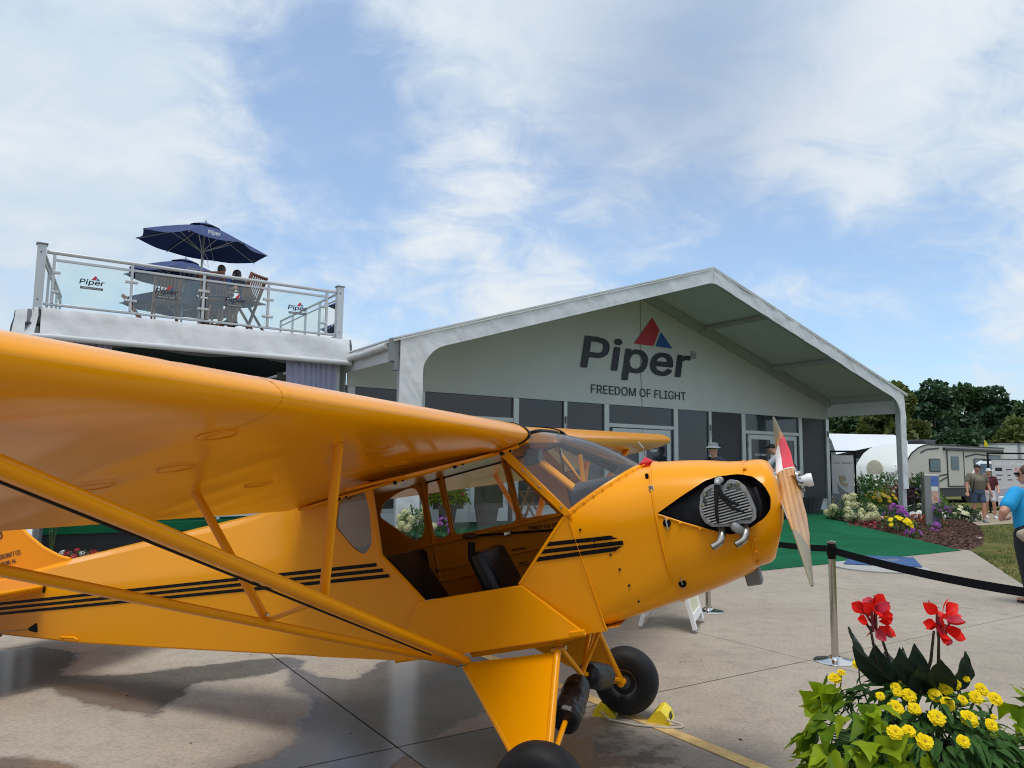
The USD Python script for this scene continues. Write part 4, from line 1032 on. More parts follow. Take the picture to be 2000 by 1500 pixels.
# ---- wings
AF_U = [(0, 2.9), (.4, 4.0), (1.25, 5.2), (2.5, 6.4), (5, 7.9), (7.5, 8.9), (10, 9.7), (15, 10.8), (20, 11.4), (30, 11.9), (40, 11.6), (50, 10.7), (60, 9.3), (70, 7.4), (80, 5.2), (90, 2.8), (100, .35)]
AF_L = [(0, 2.9), (.4, 2.1), (1.25, 1.45), (2.5, .92), (5, .45), (7.5, .2), (10, .08), (15, 0), (20, .05), (30, .2), (40, .35), (50, .4), (60, .4), (70, .35), (80, .25), (90, .1), (100, 0)]
LX, LZ, DIH, CH = .1017, 1.6003, .0208, 1.597


def af(x, upper):
    P = np.array(AF_U if upper else AF_L); return np.interp(np.sqrt(np.asarray(x) * 100), np.sqrt(P[:, 0]), P[:, 1]) / 100


def wing_ring(s, side, x0=0.0, x1=1.0, n=30, grow=0.0, sag=True):
    t = np.clip((s - 4.72) / .645, 0, 1); k = math.sqrt(max(1 - t * t, 0))
    le, te = .50 * (1 - k), .42 * (1 - k); c = CH - le - te; tk = max(k, .02) ** .6
    xi = x0 + (x1 - x0) * (.5 - .5 * np.cos(np.linspace(0, PI, n)))
    xu = xi[::-1] if x0 == 0 else xi[::-1]; X = np.concatenate([xu, xi[1:] if x0 == 0 else xi]); up = np.concatenate([np.ones(len(xu), bool), np.zeros(len(X) - len(xu), bool)])
    Z = np.where(up, af(X, True), af(X, False)) * CH
    mid = .035 * CH; Z = mid + (Z - mid) * tk
    rib = .0030 * math.sin(PI * ((s - .36) % .305) / .305) if sag and .36 < s < 4.9 else 0
    Z = Z + np.where((X > .16) & (X < .97), np.where(up, -rib, rib * .8) * np.clip((X - .16) / .06, 0, 1) * np.clip((.97 - X) / .05, 0, 1), 0) + np.where(up, grow, -grow)
    xx = LX - le - X * c + np.where(X < .02, grow, 0); zz = LZ - .029 * CH + DIH * s + Z - .071 * (X * c + le) / CH
    return np.column_stack([xx, np.full(len(xx), side * s), zz])


ss = np.concatenate([np.arange(.362, 4.72, .0508), 4.72 + .645 * np.sin(np.linspace(0, PI / 2, 18))])
for side in (-1, 1):
    rings = [wing_ring(s, side, 0, 1.0 if not 2.75 < s < 4.85 else .80) for s in ss]
    w = part(air, 'wing', skin(np.array(rings)), 'yellow_fabric', smooth=40)
    sa = [s for s in ss if 2.77 < s < 4.83]
    part(w, 'aileron', skin(np.array([wing_ring(s, side, .806, 1.0, 10) for s in sa])), 'yellow_fabric', smooth=40)
    part(w, 'root_trim', skin(np.array([wing_ring(s, side, 0, .9, 30, .004, False) for s in (.345, .375)])), 'black_paint', smooth=40)
    part(w, 'skin_joint', skin(np.array([wing_ring(s, side, 0, .18, 20, .0005, False)[:] for s in (2.42, 2.46)]), caps=False, closed=False), 'yellow_paint', smooth=40)
    if side < 0:
        for x_, y_ in ((-.15, -2.45), (-.81, -1.46), (-.55, -2.2), (-.16, -1.5), (-.80, -2.3), (-.4, -.95)):
            a_ = np.linspace(0, 2 * PI, 25); zz_ = LZ - .029 * CH + DIH * abs(y_) + af((LX - x_) / CH, False) * CH - .071 * (LX - x_) / CH
            part(w, 'inspection_ring', tube(np.column_stack([x_ + .06 * np.cos(a_), y_ + .06 * np.sin(a_), zz_ - .002 - DIH * .06 * np.sin(a_)]), .0018, 5, caps=False), 'yellow_fabric', smooth=True)
part(air, 'cabin_roof', skin(np.array([wing_ring(s, 1, 0.02, .96, 30, -.004, False) for s in (-.345, 0, .345)])), 'yellow_fabric', smooth=40)
for xr, mm in ((-1.22, 0),):
    rt = np.array([[x, -.375, LZ - .029 * CH + DIH * .37 + af(np.clip((LX - x) / CH, 0, 1), False) * CH - .071 * (LX - x) / CH - .012] for x in np.linspace(-1.40, .03, 16)])
    g_ = part(air, 'root_fairing', tube(rt, .013, 8, ra=1.5, rb=.8, up=(0, 1, 0)), 'yellow_paint', smooth=40)
    for i in (3, 7, 11, 14): part(g_, 'fairing_bolt', cat(ball(rt[i] + [0, -.012, -.008], .013), ball(rt[i] + [.05, -.012, -.006], .007)), 'engine_dark')
# struts
def strut(name, a, b, r, ra=1.0, rb=.5, m='yellow_paint', par=air, **k):
    return part(par, name, tube([a, b], r, 16, ra=ra, rb=rb, up=(1, 0, 0)), m, smooth=50, **k)


for s in (-1, 1):
    low_ = np.array([-.522, s * .385, .497]); fa, ra_ = np.array([-.15, s * 3.33, 1.605]), np.array([-.95, s * 3.30, 1.60])
    L1 = strut('lift_strut', low_ + [.02, 0, .004], fa, .036, 1.0, .62); L2 = strut('lift_strut', low_ - [.02, 0, .004], ra_, .030, 1.0, .58)
    part(L1, 'rain_edge', tube([low_ + (fa - low_) * .12 + [-.028, 0, -.018], low_ + (fa - low_) * .98 + [-.028, 0, -.018]], .0042, 6), 'rubber')  # dark line standing in for the shade along the strut's lower edge
    j1 = low_ + (fa - low_) * .475; j2 = low_ + (ra_ - low_) * .435
    t1 = np.array([-.15, s * 1.82, 1.585]); t2 = np.array([-.95, s * 1.70, 1.575])
    strut('jury_strut', j1, t1, .021, 1, .5); strut('jury_strut', j2, t2, .021, 1, .5); part(air, 'jury_brace', tube([j2 + [0, 0, .01], j1 + [0, 0, .01]], .009, 8), 'yellow_paint', smooth=True)
    for q_ in (j1 + [0, 0, .03], j2 + [0, 0, .03]): part(air, 'strut_bolt', ball(q_, .012), 'steel')
    part(air, 'strut_fitting', cat(bx(-.56, -.49, s * .385 - .018, s * .385 + .018, .475, .515, .006), ball((-.525, s * .40, .50), .015), ball((-.49, s * .40, .497), .012)), 'steel')
    # landing gear
    A_, B_, Cc = np.array([-.52, s * .375, .480]), np.array([.02, s * .375, .470]), np.array([.0, s * .80, .02])
    D_ = Cc + [-.10, 0, .0]
    gm = [A_, B_, Cc, D_]; nrm = np.cross(B_ - A_, Cc - A_); nrm /= np.linalg.norm(nrm)
    leg = part(air, 'landing_leg', hull(*[p + nrm * .010 for p in gm], *[p - nrm * .010 for p in gm]), 'yellow_fabric')
    part(leg, 'front_tube', tube([B_ + [0, 0, .01], Cc], .019, 12), 'yellow_paint', smooth=40); part(leg, 'rear_tube', tube([A_, D_], .014, 12), 'yellow_paint', smooth=40)
    part(leg, 'hinge_bolt', tube([B_ + [-.03, 0, .022], B_ + [.05, 0, .022]], .012, 8), 'steel'); part(leg, 'hinge_bolt', tube([A_ + [-.03, 0, .02], A_ + [.03, 0, .02]], .011, 8), 'steel')
    part(air, 'axle', tube([[0, s * .76, .015], [0, s * 1.0, .0]], .022, 12), 'yellow_paint', smooth=40)
    w = rot(lathe([(.085, -.070), (.10, -.088), (.135, -.094), (.172, -.088), (.20, -.066), (.213, -.03), (.2145, 0), (.213, .03), (.20, .066), (.172, .088), (.135, .094), (.10, .088), (.085, .070)], 56), PI / 2, (1, 0, 0))
    wh = part(air, 'wheel', move(rot(lathe([(0, -.055), (.030, -.060), (.034, -.085), (.045, -.085), (.05, -.060), (.088, -.075), (.088, .075), (.05, .06), (.04, .075), (0, .075)], 40), PI / 2, (1, 0, 0)), 0, s * .915, 0), 'dark_grey', smooth=40)
    part(wh, 'tyre', move(w, 0, s * .915, 0), 'rubber', smooth=35)
    part(wh, 'hub_rim', move(rot(lathe([(.055, -.072), (.062, -.079), (.07, -.079), (.075, -.073)], 32), PI / 2, (1, 0, 0)), 0, s * .915, 0), 'steel', smooth=40)
    ap = np.array([.006, s * .012, .272]); ax = np.array([0, s * .80, .03]); dr = ax - ap
    part(air, 'shock_strut', tube([ap, ax], .014, 12), 'yellow_paint', smooth=40)
    tt = np.linspace(.08, .52, 14); rr_ = np.array([.034, .062, .070, .073, .076, .076, .075, .076, .077, .076, .075, .074, .078, .066])
    cv = tube(np.array([ap + dr * t for t in tt]), rr_, 20); cv = disp(cv.subdivide().subdivide(), .010, 16, 5 + s); part(air, 'shock_cover', cv, 'vinyl_black', smooth=60)
    tb([.02, s * .34, .50], ap, .015, 'yellow_paint', 'cabane_tube')
tb([.20, 0, .545], [.006, 0, .275], .011, 'yellow_paint', 'cabane_tube'); tb([.12, .2, .545], [.006, 0, .275], .007, 'yellow_paint', 'cabane_tube')
part(air, 'gear_keel', T([[-.5, -.34, .545], [.28, -.34, .545], [.0, -.33, .505], [-.48, -.33, .50], [-.5, .34, .545], [.28, .34, .545], [.0, .33, .505], [-.48, .33, .50]], [[3, 2, 1, 0], [4, 5, 6, 7], [2, 3, 7, 6]]), 'yellow_paint')
# windshield
ny = 31; base = []
yy = np.sin(np.linspace(-PI / 2, PI / 2, ny)) * .358
bz = np.array([np.interp(abs(y), np.abs(up_[:, 1])[np.argsort(np.abs(up_[:, 1]))], up_[np.argsort(np.abs(up_[:, 1])), 2]) for y in yy]); bxw = np.array([np.interp(abs(y), np.abs(up_[:, 1])[np.argsort(np.abs(up_[:, 1]))], up_[np.argsort(np.abs(up_[:, 1])), 0]) for y in yy])
topx = .105 - .19 * (np.abs(yy) / .358) ** 6; topz = 1.628 - .035 * (np.abs(yy) / .358) ** 4
V = []
for t in np.linspace(0, 1, 16):
    b_ = .030 * math.sin(PI * t)
    V.append(np.column_stack([bxw + (topx - bxw) * t + b_ * .5 * (1 - (yy / .358) ** 2), yy * (1 + .04 * math.sin(PI * t)), bz + (topz - bz) * t + b_ * (1 - (yy / .358) ** 2)]))
part(air, 'windshield', grid(np.array(V)), 'plexi', smooth=True)
tp = np.array(V)[-1]; part(air, 'windshield_trim', tube(tp + [0, 0, .004], .010, 8), 'black_paint', smooth=True)
part(air, 'compass', cat(tube([[-.05, -.03, 1.52], [.035, -.03, 1.50]], .045, 18), bx(-.06, .0, -.07, .01, 1.46, 1.55, .01)), 'glare_grey', smooth=40)
part(air, 'fuel_gauge_tube', tube([[.05, .33, 1.60], [.05, .34, 1.20]], .008, 6), 'steel')
# tail
fin = Polygon([(-3.70, 1.49), (-3.714, 1.529), (-3.80, 1.56), (-3.896, 1.613), (-3.975, 1.66), (-4.043, 1.716), (-4.110, 1.77), (-4.165, 1.827), (-4.21, 1.88), (-4.245, 1.94), (-4.28, 2.0), (-4.305, 2.051), (-4.34, 2.15), (-4.40, 2.26), (-4.52, 2.36), (-4.70, 2.40), (-4.86, 2.40), (-4.86, 1.45), (-4.4, 1.47)])
part(air, 'fin', cat(plate_y(fin, -.010, .010), tube([[x, 0, z] for x, z in list(fin.exterior.coords)[1:16]], .013, 8)), 'yellow_fabric', smooth=30)
rud = Point(-5.05, 1.80).buffer(1, quad_segs=10); rud = affinity.scale(rud, .42, .66, origin=(-5.05, 1.80)).union(sbox(-5.1, 1.2, -4.87, 2.40)).intersection(sbox(-6, 1.15, -4.875, 3))
part(air, 'rudder', plate_y(rud, -.011, .011), 'yellow_fabric')
tw = rot(words('CUB', .085, False, .002), -.03); part(air, 'fin_lettering', on_y(tw, -4.372 - tw.bounds[1, 0], 1.806, -.0125), 'ink')
for t_, h_, xr, z_ in (('TAYLOR AIRCRAFT CO.', .036, -4.19, 1.640), ('BRADFORD, PA.', .030, -4.25, 1.590)):
    tw = words(t_, h_, False, .002); tw.vertices[:, 0] *= .72; tw = rot(tw, .02); part(air, 'fin_lettering', on_y(tw, xr - tw.bounds[1, 0], z_, -.0125), 'ink')
for s in (-1, 1):
    pl = Polygon([(-3.87, .11), (-3.90, .6), (-3.98, 1.0), (-4.12, 1.28), (-4.35, 1.43), (-4.6, 1.46), (-4.62, .06), (-4.3, .08)])
    m = ext(pl, .030); m.apply_translation((0, 0, 1.355)); v = m.vertices; v[:, 1] *= s
    if s < 0: m.invert()
    h_ = part(air, 'stabiliser', cat(m, tube([[x, s * y, 1.37] for x, y in list(pl.exterior.coords)[:6]], .016, 8)), 'yellow_fabric', smooth=30)
    pe = Polygon([(-4.63, .08), (-4.63, 1.46), (-4.9, 1.40), (-5.1, 1.2), (-5.2, .8), (-5.2, .3), (-5.0, .08)]); m = ext(pe, .024); m.apply_translation((0, 0, 1.358)); v = m.vertices; v[:, 1] *= s
    if s < 0: m.invert()
    part(air, 'elevator', m, 'yellow_fabric')
part(air, 'trim_slot', plate_y(Polygon([(-3.828, 1.412), (-3.858, 1.412), (-3.872, 1.325), (-3.852, 1.325)]), -.119, -.116), 'black_paint')
part(air, 'cable_boot', plate_y(smoothpoly([(-4.09, 1.09), (-3.98, 1.125), (-3.955, 1.10), (-3.96, 1.065), (-3.99, 1.055)], .01), -.1035, -.099), 'black_paint')
tb([-4.09, -.097, 1.092], [-4.7, -.05, 1.12], .003, 'steel', 'rudder_cable')
part(air, 'lift_handle', tube([[-3.70, -.13, .985], [-3.70, -.15, .995], [-3.56, -.155, .975], [-3.55, -.14, .955]], .009, 8), 'yellow_paint', smooth=True)
tw_ = part(air, 'tail_spring', tube([[-4.5, 0, 1.09], [-4.75, 0, 1.0], [-5.0, 0, .91]], .018, 8), 'steel')
part(air, 'tail_wheel', move(rot(lathe([(.02, -.025), (.06, -.03), (.075, 0), (.06, .03), (.02, .025)], 24), PI / 2, (1, 0, 0)), -5.02, 0, .835), 'rubber', smooth=40)
# ================================================================ people
def chain(pts, rs):
    pts = np.asarray(pts, float); out = []
    for a, b, ra, rb in zip(pts[:-1], pts[1:], rs[:-1], rs[1:]):
        s1 = m3.Manifold.sphere(ra, 14).translate(tuple(a)); s2 = m3.Manifold.sphere(rb, 14).translate(tuple(b))
        out.append(m3.Manifold.batch_hull([s1, s2]))
    return out


def blob(c, s, seg=18):
    return m3.Manifold.sphere(1.0, seg).scale(tuple(s)).translate(tuple(c))


def fuse(ms, edge=.03, it=8):
    m = m3.Manifold.batch_boolean(ms, m3.OpType.Add).refine_to_length(edge)
    g = m.to_mesh(); t = trimesh.Trimesh(g.vert_properties[:, :3], g.tri_verts, process=True)
    return trimesh.smoothing.filter_taubin(t, iterations=it)


def hand(w, d, side):
    """w wrist, d direction of the hand; palm, four fingers and a thumb"""
    d = np.asarray(d, float); d /= np.linalg.norm(d); w = np.asarray(w, float); a = np.cross(d, [0, 0, 1.0] if abs(d[2]) < .9 else [0, 1.0, 0]); a /= np.linalg.norm(a); b = np.cross(d, a)
    if abs(d[2]) >= .9: a, b = np.array([0, 1.0, 0]), np.array([1.0, 0, 0]) * side
    ms = [m3.Manifold.batch_hull([m3.Manifold.sphere(.018, 10).translate(tuple(w + d * .03 + a * .018)), m3.Manifold.sphere(.018, 10).translate(tuple(w + d * .03 - a * .018)), m3.Manifold.sphere(.015, 10).translate(tuple(w + d * .085 + a * .03)), m3.Manifold.sphere(.015, 10).translate(tuple(w + d * .085 - a * .028))])]
    for k, ln in enumerate((.060, .072, .068, .052)):
        o = w + d * .09 + a * (.03 - .0195 * k); ms += chain([o, o + d * ln * .5 - b * .006, o + d * ln * .95 - b * .024], [.0095, .0088, .0075])
    o = w + d * .035 + a * .03; ms += chain([o, o + d * .03 + a * .022, o + d * .062 + a * .024 - b * .01], [.012, .0105, .0085])
    return ms


def person(label, loc, face, P, clothes, skin_='skin', hair=None, scale=1.0, edge=.03, group=None, face_to=(0, 1, 0)):
    """P: joints; clothes: list of (part name, material, [(points, radii)...] or ('blob', centre, size))"""
    t = thing('person', label, 'person', loc, face, group)
    hd, nk = np.array(P['head']), np.array(P['neck']); f = np.array(face_to, float); f /= np.linalg.norm(f); sd = np.cross(f, [0, 0, 1.0])
    ms = [blob(hd, (.076, .094, .115)), blob(hd + f * .018 + [0, 0, -.055], (.058, .072, .065)), blob(hd + f * .098 + [0, 0, -.012], (.014, .018, .024), 10)]
    ms += [blob(hd + sd * s * .078 + [0, 0, -.005], (.012, .02, .032), 10) for s in (-1, 1)] + [blob(hd + f * .082 + [0, 0, -.062], (.026, .012, .010), 10)]
    ms += chain([nk + [0, 0, -.06], nk + [0, 0, .03], hd + [0, 0, -.06]], [.062, .056, .055])
    b = P.get('bulk', 1.0)
    ms += [m3.Manifold.batch_hull([blob(np.array(P['sh'][0]), (.06, .06, .06)), blob(np.array(P['sh'][1]), (.06, .06, .06)), blob(np.array(P['chest']), (.15 * b, .10 * b, .12)), blob(np.array(P['hip']), (.15 * b, .11 * b, .09))])]
    for k, s in ((0, -1), (1, 1)):
        S_, E_, W_ = P['sh'][k], P['el'][k], P['wr'][k]
        ms += chain([S_, E_, W_], [.055 * b, .043 * b, .030]); ms += hand(W_, np.array(P.get('hd', (None, None))[k]) if P.get('hd') else np.array(W_) - np.array(E_), s)
        if 'kn' in P:
            hp_ = np.array(P['hip']) + [s * .085, 0, -.03]; ms += chain([hp_, P['kn'][k], P['an'][k]], [.085 * b, .058, .042]); a_ = np.array(P['an'][k]); ms += [m3.Manifold.batch_hull([blob(a_ + [0, -.03, -.03], (.035, .04, .035)), blob(a_ + np.array([0, .15, -.05]), (.04, .05, .022))])]
    part(t, 'body', scl(fuse(ms, edge), scale), skin_, smooth=True)
    part(t, 'eyes', scl(cat([ball(hd + f * .084 + sd * s * .032 + [0, 0, .012], .011) for s in (-1, 1)]), scale), 'black_paint', kind='stuff')
    for nm, mt, parts_ in clothes:
        out = []
        for it in parts_:
            if it[0] == 'blob': out.append(blob(*it[1:]))
            elif it[0] == 'hull': out.append(m3.Manifold.batch_hull([blob(c, s) for c, s in it[1]]))
            else: out += chain(*it)
        part(t, nm, scl(fuse(out, edge), scale), mt, smooth=True)
    return t


def torso(P, g=.016, hem=.0):
    b = P.get('bulk', 1.0); h = np.array(P['hip'])
    return ('hull', [(np.array(P['sh'][0]) + [.01, 0, .0], (.062, .065, .062)), (np.array(P['sh'][1]) + [-.01, 0, .0], (.062, .065, .062)), (np.array(P['chest']), (.155 * b + g, .11 * b + g, .13)), (h + [0, .0, .06 + hem], (.158 * b + g, .125 * b + g, .085))])


def sleeve(P, k, f=.55, r=.062):
    s, e = np.array(P['sh'][k]), np.array(P['el'][k]); return ([s, s + (e - s) * f], [r * P.get('bulk', 1.0) + .004, (r + .002) * P.get('bulk', 1.0)])


STAND = dict(head=(0, .02, 1.63), neck=(0, 0, 1.50), sh=((-.185, 0, 1.42), (.185, 0, 1.42)), chest=(0, .02, 1.27), hip=(0, 0, .96), el=((-.25, -.03, 1.13), (.25, -.03, 1.13)), wr=((-.27, .06, .89), (.27, .04, .89)), kn=((-.10, .03, .50), (.10, .06, .50)), an=((-.11, 0, .09), (.11, .02, .09)))


def boots(P, mt='cloth_white', nm='shoe'):
    out = []
    for k in (0, 1):
        a = np.array(P['an'][k]); out.append((nm, mt, [('hull', [(a + [0, -.035, -.045], (.042, .048, .045)), (a + [0, .16, -.062], (.047, .06, .028)), (a + [0, 0, .01], (.045, .045, .03))])]))
    return out


def shorts(P, f=.62, r=.098):
    h = np.array(P['hip']); b = P.get('bulk', 1.0); out = [('hull', [(h + [0, 0, .05], (.165 * b, .13 * b, .06)), (h + [0, 0, -.06], (.175 * b, .135 * b, .08))])]
    for k, s in ((0, -1), (1, 1)):
        p = h + [s * .088, 0, -.05]; q = np.array(P['kn'][k]); out.append(([p, p + (q - p) * f], [r * b, (r - .012) * b]))
    return out


def cap(P, mt, brim=True, f=(0, 1, 0), nm='cap'):
    h = np.array(P['head']); f = np.array(f, float); f /= np.linalg.norm(f)
    o = [('hull', [(h + [0, 0, .045], (.088, .104, .045)), (h + [0, -.005, .085], (.07, .084, .045))])]
    if brim: o.append(('hull', [(h + f * .10 + [0, 0, .045], (.06, .04, .008)), (h + f * .16 + [0, 0, .032], (.045, .03, .007))]))
    return (nm, mt, o)


# man in olive shirt walking towards us
P = dict(STAND); P.update(bulk=1.18, kn=((-.10, .10, .50), (.11, -.02, .50)), an=((-.11, .10, .09), (.12, -.16, .12)), el=((-.31, -.02, 1.14), (.31, .02, 1.14)), wr=((-.34, .08, .90), (.35, .12, .92)), sh=((-.215, 0, 1.42), (.215, 0, 1.42)), chest=(0, .05, 1.24))
hdir = (.75, .66, 0)
t = person('heavy-set man in olive T-shirt, denim shorts and black cap walking on the grass', (15.22, 25.0, -.03), PI - .1, P,
           [('shirt', 'shirt_olive', [torso(P), sleeve(P, 0), sleeve(P, 1)]), ('shorts', 'shorts_denim', shorts(P)), cap(P, 'cap_black', True, (-.75, .66, 0))] + boots(P, 'cloth_grey'), face_to=(-.75, .66, 0), scale=1.07)
part(t, 'shoulder_strap', tube([[.12, .13, 1.45], [.17, .15, 1.30], [.20, .14, 1.10], [.22, .10, .95]], .018, 8), 'cap_black', smooth=True)
# companion
P = dict(STAND); P.update(kn=((-.10, .08, .50), (.10, -.02, .50)), an=((-.11, .10, .09), (.11, -.10, .10)), el=((-.25, .02, 1.13), (.25, .05, 1.13)), wr=((-.22, .22, .98), (.22, .24, .98)))
t = person('person in maroon shirt, white shorts and white cap walking behind the olive-shirted man', (16.85, 27.0, -.03), PI - .25, P,
           [('shirt', 'shirt_maroon', [torso(P), sleeve(P, 0, .7), sleeve(P, 1, .7)]), ('shorts', 'cloth_white', shorts(P)), cap(P, 'cloth_white', True, (-.6, .8, 0))] + boots(P), face_to=(-.6, .8, 0))
solo('tote_bag', move(disp(bx(-.16, .16, -.06, .06, 0, .36, .05).subdivide().subdivide(), .015, 9), 17.05, 26.6, .42), 'cloth_white', 'white cloth bag held low by the person in the maroon shirt', 'bag')
# woman in turquoise, cut by the right edge
P = dict(STAND); P.update(bulk=1.20, head=(-.02, .04, 1.545), neck=(0, .0, 1.40), sh=((-.20, 0, 1.315), (.20, 0, 1.315)), chest=(0, .03, 1.17), hip=(0, 0, .86), el=((-.42, -.06, 1.10), (.34, .04, 1.06)), wr=((-.30, .14, 1.0), (.20, .26, 1.05)), hd=((.9, .3, .0), (-.6, .7, .2)), kn=((-.10, .03, .47), (.10, .06, .47)), an=((-.09, 0, .09), (.11, .05, .09)))
hp_ = np.array(P['hip'])
leg = []
for k, s in ((0, -1), (1, 1)):
    leg.append(([hp_ + [s * .10, -.01, -.04], hp_ + [s * .11, 0, -.18], P['kn'][k], np.array(P['kn'][k]) + [0, -.02, -.12], np.array(P['an'][k]) + [0, 0, .03]], [.135, .12, .078, .072, .052]))
leg.append(('hull', [(hp_ + [0, -.02, .10], (.20, .15, .06)), (hp_ + [0, -.04, -.03], (.225, .175, .11))]))
fc = (-.93, .36, 0)
w = person('woman in turquoise T-shirt and black leggings standing at the right edge, seen from behind', (6.52, 9.62, 0), 0.12, P,
           [('shirt', 'shirt_turquoise', [torso(P, .022, -.0), ('blob', hp_ + [0, -.01, .12], (.215, .165, .10)), sleeve(P, 0, .62, .072), sleeve(P, 1, .62, .072)]), ('leggings', 'leggings', leg),
            ('hair', 'hair_brown', [('hull', [((-.005, .015, 1.585), (.088, .10, .088)), ((.03, .02, 1.56), (.085, .09, .085))]), ([(.085, .0, 1.60), (.125, -.02, 1.50), (.12, -.04, 1.36), (.10, -.045, 1.24)], [.045, .05, .042, .02])]),
            ('sunglasses', 'black_paint', [([(-.115, .045, 1.555), (-.10, .11, 1.555)], [.018, .016]), ([(-.10, .0, 1.558), (-.02, -.03, 1.56)], [.006, .006])])], face_to=fc, edge=.022, scale=1.03)
for k in (0, 1):
    a = np.array(P['an'][k]); part(w, 'sandal', cat(move(bx(-.045, .045, -.07, .18, 0, .025, .01), a[0], a[1], 0), tube([[a[0] - .05, a[1] + .08, .02], [a[0], a[1] + .09, .075], [a[0] + .05, a[1] + .08, .02]], .012, 6), tube([[a[0] - .045, a[1] - .01, .02], [a[0], a[1] + .03, .10], [a[0] + .045, a[1] - .01, .02]], .012, 6)), 'sandal')
for k, (z, wd) in enumerate(((1.20, .16), (1.13, .12), (.98, .10))):
    part(w, 'shirt_print', bx(-.02, -.02 + wd, -.196, -.192, z, z + .014), 'logo_white')
part(w, 'arm_patch', move(rot(tube([[0, 0, 0], [-.012, -.006, 0]], .022, 10), 0), -.345, -.085, 1.175), 'cloth_white')
bag = thing('crossbody_bag', 'khaki bag with a teal bottle hanging on the turquoise-shirted woman', 'bag', (6.52, 9.62, 0), .12)
part(bag, 'strap', tube([[.20, -.14, 1.42], [.10, -.24, 1.24], [-.06, -.25, 1.06], [-.22, -.17, .93]], .016, 8, ra=1.6, rb=.5), 'cap_black', smooth=True)
part(bag, 'bottle', tube([[.10, -.265, 1.18], [-.02, -.275, 1.07]], [.035, .038, .036], 14), 'bottle_teal', smooth=40)
part(bag, 'pouch', fuse([m3.Manifold.batch_hull([blob((-.26, -.10, .86), (.04, .05, .05)), blob((-.10, -.20, .95), (.05, .04, .05)), blob((-.20, -.13, .80), (.06, .05, .04))])], .02, 4), 'bag_khaki', smooth=True)
# man in bucket hat on the ramp, and the visitor bending at the right door
P = dict(STAND); P.update(kn=((-.10, .10, .50), (.10, -.05, .50)), an=((-.1, .16, .09), (.1, -.16, .10)))
t = person('man in grey bucket hat and navy shirt with backpack walking past the tent doors', (4.52, 17.0, .20), PI / 2 + .35, P,
           [('shirt', 'shirt_navy', [torso(P), sleeve(P, 0, .8), sleeve(P, 1, .8)]), ('trousers', 'shorts_denim', shorts(P, .98, .09)), ('backpack', 'shirt_navy', [('hull', [((0, -.19, 1.38), (.13, .08, .06)), ((0, -.22, 1.12), (.15, .10, .12))])]),
            ('bucket_hat', 'cloth_grey', [('hull', [((0, .02, 1.745), (.085, .095, .02)), ((0, .02, 1.69), (.092, .105, .02))]), ('hull', [((0, .02, 1.69), (.095, .108, .012)), ((0, .02, 1.655), (.145, .16, .008))])])] + boots(P), scale=1.13)
P = dict(STAND); P.update(head=(.0, .36, 1.60), neck=(0, .26, 1.49), sh=((-.185, .22, 1.40), (.185, .22, 1.40)), chest=(0, .16, 1.27), el=((-.26, .40, 1.20), (.26, .44, 1.18)), wr=((-.22, .52, 1.0), (.24, .56, .98)))
t = person('visitor in white shirt and black cap with a backpack stooping at the right-hand door', (7.45, 20.6, .30), -.6 + PI / 2, P,
           [('shirt', 'shirt_white', [torso(P), sleeve(P, 0, 1.0), sleeve(P, 1, 1.0), ([P['el'][0], P['wr'][0]], [.055, .045]), ([P['el'][1], P['wr'][1]], [.055, .045])]), ('trousers', 'shirt_navy', shorts(P, .98, .09)), ('backpack', 'cap_black', [('hull', [((0, .02, 1.42), (.12, .07, .05)), ((0, -.12, 1.15), (.14, .09, .12))])]), cap(P, 'cap_black')] + boots(P, 'cap_black'), scale=1.16)


# ================================================================ chairs, tables, parasols
def stick(a, b, w, d, mt_up=(0, 0, 1)):
    a, b = np.asarray(a, float), np.asarray(b, float); t = (b - a) / np.linalg.norm(b - a); s = np.cross(t, mt_up); s = s / np.linalg.norm(s) if np.linalg.norm(s) > 1e-6 else np.array([1.0, 0, 0]); u = np.cross(s, t)
    c = [p + i * s * w / 2 + j * u * d / 2 for p in (a, b) for i, j in ((-1, -1), (1, -1), (1, 1), (-1, 1))]
    return T(c, [[0, 3, 2, 1], [4, 5, 6, 7], [0, 1, 5, 4], [1, 2, 6, 5], [2, 3, 7, 6], [3, 0, 4, 7]])


def teak_chair(label, loc, rz, high=.64, group='slatted teak chairs'):
    """folding slat-back chair, seat at `high`"""
    c = thing('folding_chair', label, 'chair', loc, rz, group); w = .24
    for s in (-1, 1):
        part(c, 'back_leg', stick((s * w, .30, 0), (s * w, -.20, high + .58), .035, .05), 'teak')
        part(c, 'front_leg', stick((s * (w - .04), -.26, 0), (s * (w - .04), .20, high), .03, .045), 'teak')
    for k in range(5): part(c, 'seat_slat', bx(-w, w, -.20 + .09 * k, -.125 + .09 * k, high, high + .022), 'teak')
    f = lambda z: -.20 + (z - high - .58) * (-.50 / (high + .58))
    part(c, 'top_rail', stick((-w, f(high + .55), high + .55), (w, f(high + .55), high + .55), .03, .08, (0, 1, 0)), 'teak')
    part(c, 'lower_rail', stick((-w, f(high + .12), high + .12), (w, f(high + .12), high + .12), .03, .05, (0, 1, 0)), 'teak')
    for k in range(7):
        x = -w + .05 + k * (2 * w - .10) / 6; part(c, 'back_slat', stick((x, f(high + .12), high + .12), (x, f(high + .53), high + .53), .030, .014), 'teak')
    part(c, 'stretcher', stick((-w, .17, high * .3), (w, .17, high * .3), .025, .03), 'teak')
    return c


